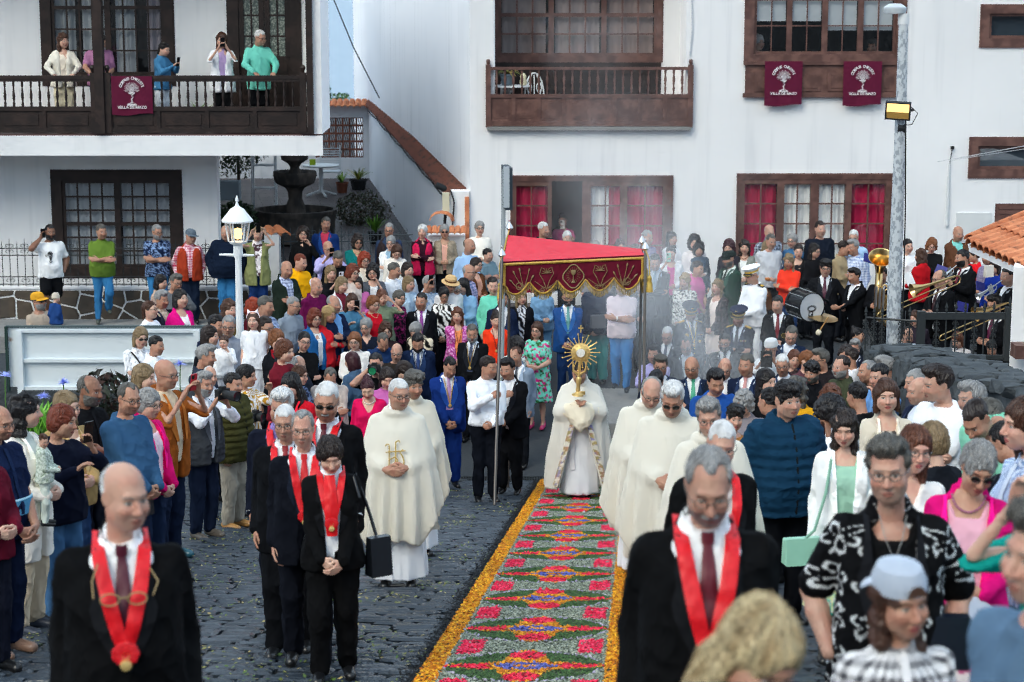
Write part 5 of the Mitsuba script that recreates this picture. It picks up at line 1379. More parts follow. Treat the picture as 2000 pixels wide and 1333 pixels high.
        if lod != 'f' or kind == 'suit':
            for s in (-1, 1):
                rows = []
                zs = np.linspace(1.45, max(zb, 1.05) + .005, 9)
                for z in zs:
                    q = (z - zs[-1]) / (zs[0] - zs[-1]); wl = (.020 + .052 * math.sin(math.pi * min(q * 1.1 + .08, 1) ** 1.2)) * (1 if kind == 'suit' else .8)
                    if .60 < q < .74 and lod == 'n': wl *= .78
                    x0 = float(wv(z)) + .001
                    rows.append([(s * (x0 + wl * k), float(front_y(t2, x0 + wl * k, z, bust)) - .007 - .003 * (1 - k), z) for k in (0, .5, 1)])
                v, f = strip(rows); deco.append(('lapel', *thick(v, f if s > 0 else f[:, ::-1], .005), lin(c1) * 1.5, 'cloth'))
        if kind == 'suit' and lod == 'n':
            for z in (zb - .02, zb - .13): deco.append(('button', *(lambda M: M.get()[:2])(MB().lathe([(0, .006), (.010, .004), (.011, 0)], 8, (.012, float(front_y(t2, .012, z)) - .004, z), frame_to((0, -1, 0)))), lin(c1) * .7))
        if o.get('tie'):
            rows = []
            for z in (1.468, 1.452, 1.435, 1.425, 1.38, 1.30, 1.20, max(zb - .02, 1.0)):
                w = .019 if z > 1.43 else .013 if z > 1.42 else .016 + (1.42 - z) * .085
                y = float(front_y(t1, 0, min(z, 1.44))) - .012 + (.0 if z < 1.43 else -.006)
                rows.append([(-w, y + .004, z), (0, y - .004, z), (w, y + .004, z)])
            tc = o['tie'].split(':'); v, f = thick(*strip(rows), .006)
            col = pattern('dots', v, tc[0], tc[1], 3) if len(tc) > 1 else lin(tc[0]); deco.append(('tie', v, f, col, 'satin'))
        if kind == 'suit' and lod != 'f' and all(p not in ('pocket',) for p in pose.values()):
            M = MB()
            for s in (-1, 1):
                d_ = ARM[s][2] - ARM[s][1]; d_ /= np.linalg.norm(d_); M.tube([ARM[s][2] - d_ * .02, ARM[s][2] + d_ * .016], .040 if sex == 'm' else .036, 10)
            deco.append(('cuff', *M.get()[:2], lin('e8ebee')))
    # ribbon of the brotherhood: a red satin band round the neck, crossing on the chest
    if o.get('sash'):
        tt = tb(.036) if jk else tb(.02); dz = fl('sashlen', 1.10)
        for s in (-1, 1):
            rows = []
            for q in np.linspace(-.35, 1, 14):
                if q < 0: x, z, w, yy = .074 + .004 * q, 1.462 + .03 * (-q), .020, .03 + .07 * (-q / .35)
                else:
                    z = 1.462 + (dz - 1.462) * q; x = .076 * (1 - q) ** .8 + .004; w = .021 + .004 * math.sin(q * 3); yy = float(front_y(tt, x, min(z, 1.43))) - .012 - .006 * math.sin(q * 17 + s)
                    if z > 1.41: yy = yy * (1 - (z - 1.41) / .06) + -.045 * (z - 1.41) / .06
                rows.append([(s * (x - w), yy + .001, z), (s * x, yy - .005, z), (s * (x + w), yy + .002, z)])
            v, f = strip(rows); deco.append(('ribbon', *thick(v, f if s > 0 else f[:, ::-1], .005), lin(o.get('sashc', 'd3101c')), 'satin'))
        yy = float(front_y(tt, 0, dz)) - .03
        M = MB()
        for k in range(9): M.lathe([(0, .012), (.018, .008), (.022, 0), (.015, -.008), (0, -.01)], 8, (.026 * math.cos(k * .7), yy, dz + .022 * math.sin(k * .7) - .01), frame_to((0, -1, 0)))
        deco.append(('ribbon_bow', *M.get()[:2], lin(o.get('sashc', 'd3101c')) * .9, 'satin', 50))
        M = MB().lathe([(0, .010), (.016, .008), (.020, .002), (.020, -.004)], 14, (0, yy - .014, dz - .045), frame_to((0, -1, .1))).lathe([(.012, .004), (.010, 0)], 8, (0, yy - .014, dz - .012), frame_to((0, -1, 0)))
        deco.append(('medal', *M.get()[:2], None, 'gold', 40))
        if o.get('scarf'):
            rows = [[(x * (1 + .25 * math.sin(q * 3.1)) + .012 * q - .01, float(front_y(tt, .01, 1.45 - .42 * q)) - .022 - .012 * math.cos(x * 60), 1.46 - .40 * q) for x in np.linspace(-.034, .034, 5)] for q in np.linspace(0, 1, 12)]
            deco.append(('neck_scarf', *thick(*strip(rows), .005), lin('d8121a'), 'satin'))
    if o.get('medal'):
        tt = tb(.036 if jk else .022); M = MB(); C = lin(o['medal'] if len(o['medal']) > 2 else 'c9a23f')
        for s in (-1, 1):
            M.tube([(s * (.062 * (1 - q) + .002), float(front_y(tt, .06 * (1 - q), min(1.455 - .32 * q, 1.42))) - .012, 1.46 - .32 * q) for q in np.linspace(0, 1, 8)], .0055, 5)
        deco.append(('medal_cord', *M.get()[:2], C)); yy = float(front_y(tt, 0, 1.12)) - .018
        deco.append(('medal', *MB().lathe([(0, .010), (.02, .007), (.024, 0)], 12, (0, yy, 1.115), frame_to((0, -1, 0))).get()[:2], None, 'gold', 40))
    if o.get('neck'):
        M = MB(); tt = tb(.012)
        for q in np.linspace(-1, 1, 17): M.lathe([(0, .007), (.006, .004), (.007, 0), (.006, -.004), (0, -.007)], 6, (.075 * math.sin(q * 1.5), float(front_y(tt, .07 * math.sin(q * 1.5), 1.40)) - .012 + .03 * abs(q), 1.455 - .075 * math.cos(q * 1.5) + .01), None)
        deco.append(('necklace', *M.get()[:2], lin(o['neck']), 'gloss', 60))
    if o.get('bagstrap'):
        tt = tb(.045); rows = [[(x + .01 * k, float(front_y(tt, x, z)) - .012, z) for k in (-1, 1)] for x, z in zip(np.linspace(-.12, .15, 10), np.linspace(1.43, .95, 10))]
        deco.append(('strap', *thick(*strip(rows), .004), lin(o['bagstrap'])))
    # sacred vestments
    if kind in ('chas', 'cope'):
        W = np.array([w for w in wrist.values()])
        al = np.array([[.04, .245, .205, .02], [.5, .215, .175, .015], [.95, .185, .145, .005], [1.3, .18, .125, 0], [1.42, .12, .085, .02], [1.475, .06, .06, .03]])
        def falb(P):
            a_ = np.arctan2(P[:, 0], P[:, 1]); d = torso(P, al, 2.1) - .014 * np.sin(a_ * 13 + 2 * np.sin(a_ * 4)) * np.clip(1.1 - P[:, 2], 0, 1)
            for s in (-1, 1): d = np.minimum(d, cone(P, ARM[s][1] + (ARM[s][2] - ARM[s][1]) * .3, ARM[s][1] + (ARM[s][2] - ARM[s][1]) * .80, .062, .052))
            d = collar(P, d, r=.068, gap=.0)
            return np.maximum(d, .085 - P[:, 2])
        lo = np.minimum(box_lo, [-.33, -.30, .06]); lo[2] = .05; hi = np.maximum(box_hi, [.33, .3, 1.56])
        cloth('alb', falb, lo, hi, cell * 1.0, 'e4e7ec', amp=0, bsdf='cloth_plain')
    if kind == 'chas':
        ch = np.array([[.25, .36, .25, .0], [.6, .345, .245, -.005], [.95, .315, .23, -.01], [1.2, .262, .18, -.005], [1.33, .205, .14, .004], [1.41, .13, .10, .018], [1.48, .080, .080, .03]])
        def fch(P):
            a_ = np.arctan2(P[:, 0], -P[:, 1]); dn_ = np.clip(1.2 - P[:, 2], 0, .9)
            d = torso(P, ch, 2.0) - .056 * (1 + np.sin(a_ * 14 + .5 * np.sin(P[:, 2] * 1.6 + idx) + 1.1 * np.sin(a_ * 3 + idx))) * np.clip(dn_, 0, .62) + .03 * dn_
            for s in (-1, 1):
                Sh, E, Wt = ARM[s]; e2 = E + (Wt - E) * .78
                d = smin(d, smin(cone(P, Sh, E, .075, .085), cone(P, E, e2, .085, .060), .03), .06)
            hood = np.abs(ell(P, (0, .03, 1.462), (.098, .098, .045))) - .012; hood = np.maximum(hood, np.maximum(.0 - (P[:, 2] - 1.44), P[:, 2] - 1.50)); d = smin(d, hood, .012)
            zh = .40 + 1.9 * np.clip(np.abs(P[:, 0] + .03) - .21, 0, 1) ** 1.1 * (P[:, 1] < .1) + .04 * np.sin(a_ * 3 + idx)
            d = np.maximum(d, -cone(P, (0, .03, 1.44), (0, .0, 1.56), .062, .075))
            return np.maximum(d, zh - P[:, 2])
        lo = np.minimum(box_lo, [-.46, -.36, .35]); lo[2] = .36; hi = np.maximum(box_hi, [.46, .34, 1.58])
        cloth('chasuble', fch, lo, hi, cell * .95, c1, amp=0, bsdf='cloth_plain')
        if o.get('emblem'):
            tt = ch; z0 = 1.12; M = MB(); C = lin('b99a4e')
            def onf(x, z): return (x, float(front_y(ch, x, z)) - .035, z)
            for pts in ([(-.045, .10), (-.045, -.06)], [(0, .12), (0, -.06)], [(-.045, 0), (0, .02), (.012, 0), (.012, -.06)], [(.05, .07), (.03, .05), (.05, .02), (.06, -.02), (.035, -.06)], [(-.07, .05), (.07, .06)], [(-.06, -.06), (-.02, -.085), (.02, -.075), (.05, -.09)], [(-.075, .09), (-.06, .105), (-.045, .10)], [(0, .12), (.02, .13), (.03, .115)], [(-.075, -.05), (-.045, -.06)]):
                M.tube([onf(x * 1.15, z0 + z * 1.15) for x, z in pts], .005, 5)
            deco.append(('emblem', *M.get()[:2], C, 'paint'))
    if kind == 'cope':
        co = np.array([[.12, .43, .30, .03], [.5, .40, .28, .02], [.95, .34, .24, .0], [1.2, .29, .20, -.005], [1.36, .225, .15, .004], [1.43, .14, .105, .018], [1.50, .085, .085, .03]])
        def fco(P):
            a_ = np.arctan2(P[:, 0], -P[:, 1]); dn_ = np.clip(1.15 - P[:, 2], 0, .9)
            d = torso(P, co, 2.0) - .036 * (1 + np.sin(a_ * 14 + 1.2 + .9 * np.sin(a_ * 3))) * np.clip(dn_, 0, .65) + .02 * dn_
            for s in (-1, 1):
                Sh, E, Wt = ARM[s]; d = smin(d, smin(cone(P, Sh, E, .085, .10), cone(P, E, E + (Wt - E) * .7, .10, .075), .03), .06)
            hood = np.abs(ell(P, (0, .03, 1.465), (.105, .10, .05))) - .014; hood = np.maximum(hood, np.maximum(1.44 - P[:, 2], P[:, 2] - 1.51)); d = smin(d, hood, .012)
            w = .02 + .26 * np.clip(1.12 - P[:, 2], 0, 1); d = np.maximum(d, -np.maximum(np.maximum(np.abs(P[:, 0]) - w, P[:, 1]), P[:, 2] - 1.12))
            d = np.maximum(d, -cone(P, (0, .03, 1.45), (0, .0, 1.58), .062, .075))
            return np.maximum(d, .16 - P[:, 2])
        lo = np.minimum(box_lo, [-.5, -.38, .1]); lo[2] = .1; hi = np.maximum(box_hi, [.5, .4, 1.58])
        cloth('cope', fco, lo, hi, cell * .95, c1, amp=0, bsdf='cloth_plain')
        for s in (-1, 1):                           # embroidered bands down the front edges
            rows = [[(s * (.045 + .26 * max(1.12 - z, 0) + k), float(front_y(co, .045 + .26 * max(1.12 - z, 0) + k, z)) - .034, z) for k in (0, .03, .06)] for z in np.linspace(1.0, .22, 60)]
            v, f = thick(*strip(rows), .006); q = meshkit.noise(v * [34, 34, 22], 4); q2 = meshkit.noise(v * [26, 26, 17], 9)
            col = np.where((q > .58)[:, None], lin('a89868'), np.where((q2 > .64)[:, None], lin('8d86ae'), np.where((q2 < .34)[:, None], lin('b58a70'), lin('dcd8ca'))))
            deco.append(('embroidered_band', v, f if s > 0 else f[:, ::-1], col, 'cloth_plain'))
        M = MB().box(-.05, .05, float(front_y(co, 0, 1.3)) - .03, float(front_y(co, 0, 1.3)) - .012, 1.36, 1.40); deco.append(('clasp', *M.get()[:2], None, 'gold'))
        rows = [[(-.10 + k + .004 * math.sin(z * 20), float(front_y(al, -.1, z)) - .022, z) for k in (-.03, 0, .03)] for z in np.linspace(1.1, .42, 20)]; deco.append(('stole', *thick(*strip(rows), .006), lin('dcdde0'), 'cloth'))
        # humeral veil over the hands that hold the monstrance
        W0 = (wrist[-1] + wrist[1]) / 2
        def fv(P):
            d = ell(P, W0 + [0, .02, -.10], (.15, .085, .20)); d = smin(d, cone(P, W0 + [0, 0, .03], W0 + [0, .02, -.2], .07, .13), .05)
            for s in (-1, 1): d = smin(d, cone(P, ARM[s][1], ARM[s][2], .085, .06), .05)
            return np.maximum(d, W0[2] - .30 + .9 * np.abs(P[:, 0] - W0[0]) - P[:, 2])
        cloth('humeral_veil', fv, W0 - [.36, .25, .36], W0 + [.36, .3, .16], cell * .8, 'ebe3cf', amp=fold * 1.3, sc=6)
    # --- trousers, skirts, shoes
    bt = (o.get('bt', 'trousers:20242c') + '::').split(':'); bkind, bc = bt[0], bt[1] or '20242c'
    st = fl('walk', 0); bent = fl('bent', 0)
    LEG = {}
    for s in (-1, 1):
        hip = np.array([s * .090, .012, .895]); kn = np.array([s * .092, -.02, .50]); an = np.array([s * .094, .022, .085])
        if st: kn = kn + [0, -.10 * st * s - .03, .01]; an = an + [0, -.20 * st * s, (.04 if s < 0 else 0) * abs(st)]
        if bent and s == (1 if bent > 0 else -1): kn = np.array([s * .10, -.20, .56]); an = np.array([s * .09, .10, .24])
        LEG[s] = (hip, kn, an)
    bare = bkind in ('shorts', 'skirt') or kind == 'dress'
    pant_h = {'n': .021, 'm': .032, 'f': .044}[lod]
    if kind not in ('chas', 'cope'):
        if bkind == 'skirt':
            hz = fl('skirthem', .44); tk = np.array([[hz - .1, .255, .215, .01], [hz + .2, .225, .18, .01], [.90, .190, .14, .008], [1.02, .150, .112, 0], [1.08, .13, .1, 0]])
            def fs(P):
                a_ = np.arctan2(P[:, 0], P[:, 1]); d = torso(P, tk, 2.0) - .022 * np.sin(a_ * 9 + 1.3 * np.sin(a_ * 3)) * np.clip(1.0 - P[:, 2], 0, .6)
                return np.maximum(np.maximum(d, hz - P[:, 2]), P[:, 2] - 1.04)
            cloth('skirt', fs, (-.33, -.30, hz - .08), (.33, .30, 1.08), pant_h * (.45 if len(bt) > 3 and bt[3] else .8), bc, bt[2] or bc, bt[3] if len(bt) > 3 else '', amp=fold * .6)
        elif kind != 'dress':
            sh_ = bkind == 'shorts'; wide = 1.12 if bkind == 'wide' else 1.0
            th = tab(sex, .012, belly * .4)
            def fp(P):
                d = np.maximum(torso(P, th), np.maximum(P[:, 2] - 1.02, .86 - P[:, 2]))
                for s in (-1, 1):
                    hip, kn, an = LEG[s]; e = hip + (kn - hip) * .86 if sh_ else kn
                    l = cone(P, hip, e, .103, (.098 if sh_ else .076) * wide)
                    if not sh_: l = smin(l, cone(P, kn, an, .076 * wide, .066 * wide), .03)
                    d = smin(d, l, .025)
                return np.maximum(np.maximum(d, P[:, 2] - 1.02), .05 - P[:, 2])
            ys = [q[1] for L in LEG.values() for q in L]
            cloth('shorts' if sh_ else 'trousers', fp, (-.28, min(ys) - .22, .02), (.28, max(ys) + .22, 1.06), pant_h, bc, amp=fold * 1.2, sc=8)
            if bt[0] in ('trousers', 'jeans') and not jk and kind in ('shirt', 'polo') and lod != 'f': pass
    if bare:
        def fl_(P):
            d = np.full(len(P), 9.)
            for s in (-1, 1):
                hip, kn, an = LEG[s]; d = np.minimum(d, smin(cone(P, hip, kn, .075, .050), smin(cone(P, kn, kn * .6 + an * .4 + [0, .012, 0], .050, .052), cone(P, kn * .6 + an * .4 + [0, .012, 0], an, .052, .034), .02), .02)); d = np.minimum(d, cone(P, an, an + [0, -.1, -.05], .036, .03))
            return d
        ys = [q[1] for L in LEG.values() for q in L]
        add_skin(*snet(fl_, (-.2, min(ys) - .2, .0), (.2, max(ys) + .15, .9), pant_h * .8))
    short_arm = kind in ('tee', 'polo') or o.get('short') or (kind == 'dress' and not o.get('long'))
    if short_arm:
        def fa(P):
            d = np.full(len(P), 9.)
            for s in (-1, 1):
                Sh, E, Wt = ARM[s]; r = 1.0 if sex == 'm' else .85; r *= 1 + fl('fat', 0) * .3
                d = np.minimum(d, smin(cone(P, Sh, E, .052 * r, .043 * r), smin(cone(P, E, E * .65 + Wt * .35, .042 * r, .043 * r), cone(P, E * .65 + Wt * .35, Wt, .043 * r, .027 * r), .02), .015))
            return d
        lo = box_lo.copy(); lo[2] = min(min(ARM[s][i][2] for s in ARM) for i in (1, 2)) - .08; hi = box_hi.copy(); hi[2] = max(hi[2], 1.5)
        add_skin(*snet(fa, lo, hi, cell * .72))
    if sex == 'f' or vneck or kind in ('tee', 'sweater'):
        t0 = tab(sex, -.002, 0)
        add_skin(*snet(lambda P: np.maximum(np.maximum(bd(P, t0), 1.26 - P[:, 2]), P[:, 2] - 1.47), (-.22, -.2, 1.14), (.22, .16, 1.5), cell * .9))
    def shoes(P):
        d = np.full(len(P), 9.)
        for s in (-1, 1):
            an = LEG[s][2]; b = an + [0, 0, -.085 + .0]
            q = (P - b) * [1, 1, 1]
            c = cone(q, (0, .035, .045), (s * .018, -.155, .030), .044, .040); c = smin(c, cone(q, (0, .02, .05), (0, .02, .11), .043, .042), .02)
            d = np.minimum(d, np.maximum(c, -q[:, 2] + .002))
        return d
    az = [LEG[s][2] for s in LEG]
    parts.append(('shoes', *slim(*snet(shoes, (-.19, min(a[1] for a in az) - .24, min(a[2] for a in az) - .10), (.19, max(a[1] for a in az) + .11, max(a[2] for a in az) + .06), {'n': .010, 'm': .018, 'f': .034}[lod]), TOL[lod]), lin(o.get('shoe', '131416')), 'leather', None, True))
    # --- hair, beard, hat, glasses
    if hstyle != 'bald':
        v, f = hair_mesh(hstyle, sex, lod); v = v * [wid, 1, 1]
        n0 = vnormals(v, f); a = (meshkit.noise(np.stack([(v[:, 0] + .5 * v[:, 1]) * 160, v[:, 2] * 14, v[:, 1] * 60], 1), idx) - .5)
        hc = lin(HC.get(hcol, hcol)); col = hc * (1 + .32 * a)[:, None]
        if o.get('streak'): col = np.where((a > .08)[:, None], lin(o['streak']) * (1 + a[:, None]), col)
        v = v + n0 * (a * .004)[:, None]
        if o.get('hat'): up = np.clip((v[:, 2] - .02) / .03, 0, 1)[:, None]; v = v * (1 - up * [.12, .12, 0]); v[:, 2] = np.minimum(v[:, 2], .095)
        huv = np.stack([(v[:, 0] + .5 * v[:, 1]) / .085, v[:, 2] * 10], 1)
        if lod != 'f' and hstyle not in ('crop',) and not o.get('hat'):
            v2, f2, c2_, u2 = strands(v, f, n0, col, hstyle, 'x' if D < 7 else lod, rg); f = np.vstack([f, f2 + len(v)]); v = np.vstack([v, v2]); col = np.vstack([col, c2_]); huv = np.vstack([huv, u2])
        parts.append(('hair', to_head(v), f, col, 'hair', huv, True))
    if o.get('beard'):
        bk, bcl = (o['beard'] + ':').split(':')[:2]; v, f = beard_mesh(bk, lod); v = v * [wid, 1, 1]
        a = meshkit.noise(v * 170, idx) - .5; parts.append(('beard' if bk == 'full' else 'moustache', to_head(v), f, lin(HC.get(bcl or hcol, bcl or hcol)) * (1 + .7 * a)[:, None], 'hair', np.stack([v[:, 0] / .04, v[:, 2] * 10], 1), True))
    if o.get('hat'):
        hk_, *hcs = o['hat'].split(':')
        byc = {}
        for M, ci in hat_parts(hk_): byc.setdefault(ci, MB()).merge(M)
        for ci, M in byc.items():
            v, f, _ = M.get(); v = to_head(v * [1.02, 1.02, 1]); hcx = hcs[min(ci, len(hcs) - 1)]
            parts.append(('hat' if ci == 0 else 'hat_band', v, f, pattern(o.get('hatpat', ''), v, hcx, 'ffffff') if o.get('hatpat') and ci == 0 else lin(hcx), 'paint' if ci else 'cloth_plain', None, 40))
    if o.get('gl') or o.get('sg'):
        v, f, _ = glasses_mesh(lod, bool(o.get('sg'))).get(); parts.append(('sunglasses' if o.get('sg') else 'glasses', to_head(v), f, lin(o['gl'] if len(o.get('gl', '')) == 6 else '16130f'), 'gloss', None, False))
    if o.get('ear'):
        for s in (-1, 1): parts.append(('earring', to_head(MB().lathe([(0, .008), (.008, 0), (0, -.012)], 6, (s * .082, .01, -.05)).get()[0]), MB().lathe([(0, .008), (.008, 0), (0, -.012)], 6).get()[1], lin(o['ear']), 'gloss', None, False))
    if o.get('watch'):
        s = 1; d_ = ARM[s][2] - ARM[s][1]; d_ /= np.linalg.norm(d_); parts.append(('watch', *MB().tube([ARM[s][2] - d_ * .035, ARM[s][2] - d_ * .012], .034, 10).get()[:2], lin('e4e6e6'), 'gloss', None, 40))
    for q in deco:
        nm, v, f, col = q[:4]; parts.append((nm, v, f, col, q[4] if len(q) > 4 else 'cloth_plain', None, q[5] if len(q) > 5 else True))
    for q in EXTRA.get(idx, []): pass
    def core(P):
        d = torso(P, CORE)
        for s in (-1, 1):
            Sh, E, Wt = ARM[s]; d = smin(d, smin(cone(P, Sh * [.8, 1, 1], E, .030, .027), cone(P, E, Wt, .027, .023), .01), .01)
        return np.maximum(d, .95 - P[:, 2])
    clo = np.minimum(np.array([-.16, -.13, .9]), np.min([ARM[s][i] for s in ARM for i in (0, 1, 2)], 0) - .06); chi = np.maximum(np.array([.16, .13, 1.5]), np.max([ARM[s][i] for s in ARM for i in (0, 1, 2)], 0) + .06)
    hidden = any(p == 'pocket' for p in pose.values())
    cv, cf = snet(core, clo, chi, .024 if lod != 'f' else .028)
    bv, bf = unite([(cv, cf)] + list(zip(sv, [f_ - f_.min() for f_ in sf])), TOL[lod])
    uvs = np.vstack(suv); allv = np.vstack(sv); dd, ii = cKDTree(allv).query(bv); uvb = np.where((dd < .004)[:, None], uvs[ii], 9.0)
    parts.insert(0, ('body', bv, bf, None, sk, uvb, True))
    # --- to the place
    topz = max(p[1][:, 2].max() for p in parts if p[0] in ('body', 'hair', 'hat')) if not any(q in ('up', 'ear', 'brow') for q in pose.values()) else 1.752
    k = S / topz
    hx = (R0 @ (to_head(np.array([[0, 0, .05]]))[0] * k))
    org = np.array([H[0] - hx[0], H[1] - hx[1] * .6, g])
    def place(q): return (np.asarray(q) * k) @ R0.T + org
    for nm, v, f, col, bs, uv, sm in parts:
        if len(v): emit(key + '__' + nm, place(v), f, bs, col, sm, uv=uv)
    # --- things held in the hands are things of their own
    hc_ = {s: place(ARM[s][2] + (ARM[s][2] - ARM[s][1]) / np.linalg.norm(ARM[s][2] - ARM[s][1]) * .07) for s in ARM}
    fwd = R0 @ np.array([0, -1, 0]); rt = R0 @ np.array([1, 0, 0])
    if o.get('phone'):
        pc, _, which = o['phone'].partition(':')
        s_ = {'l': -1, 'r': 1}.get(which); c = hc_[s_] if s_ else (hc_[-1] + hc_[1]) / 2
        c = c + fwd * .025 + np.array([0, 0, .045]); tilt = np.stack([rt, fwd, np.array([0, 0, 1.])], 1) @ rotx(-.15)
        pk = thing('phone', f'{PHONE.get(pc, "black")} phone held up by the {label}'[:200], 'phone')
        labels[pk]['label'] = ' '.join(labels[pk]['label'].split()[:16])
        MB().obox(c, (.076, .009, .155), tilt, pc).put(pk + '__case', 'gloss'); MB().obox(c - tilt @ np.array([0, .006, 0]), (.070, .003, .146), tilt, '20262c').put(pk + '__screen', 'gloss')
        MB().obox(c + tilt @ np.array([-.018, .006, .05]), (.03, .004, .035), tilt, '0c0d0e').put(pk + '__camera', 'gloss')
    WHERE[idx] = dict(key=key, place=place, R=R0, hand=hc_, org=org, k=k, ARM=ARM, head=lambda q: place(to_head(np.atleast_2d(q))), D=D, front=lambda x, z, infl=.036: place([x, float(front_y(tb(infl), x, z)) - .006, z]))
    NAMED[label] = idx
    if o.get('id'): NAMED[o['id']] = idx
    return idx
EXTRA, WHERE, NAMED = {}, {}, {}
PHONE = {'101214': 'black', '1a1c20': 'dark', 'e8e4ea': 'white', '9fd8c4': 'mint', 'a8202e': 'red cased', 'd8d4cc': 'pale patterned'}
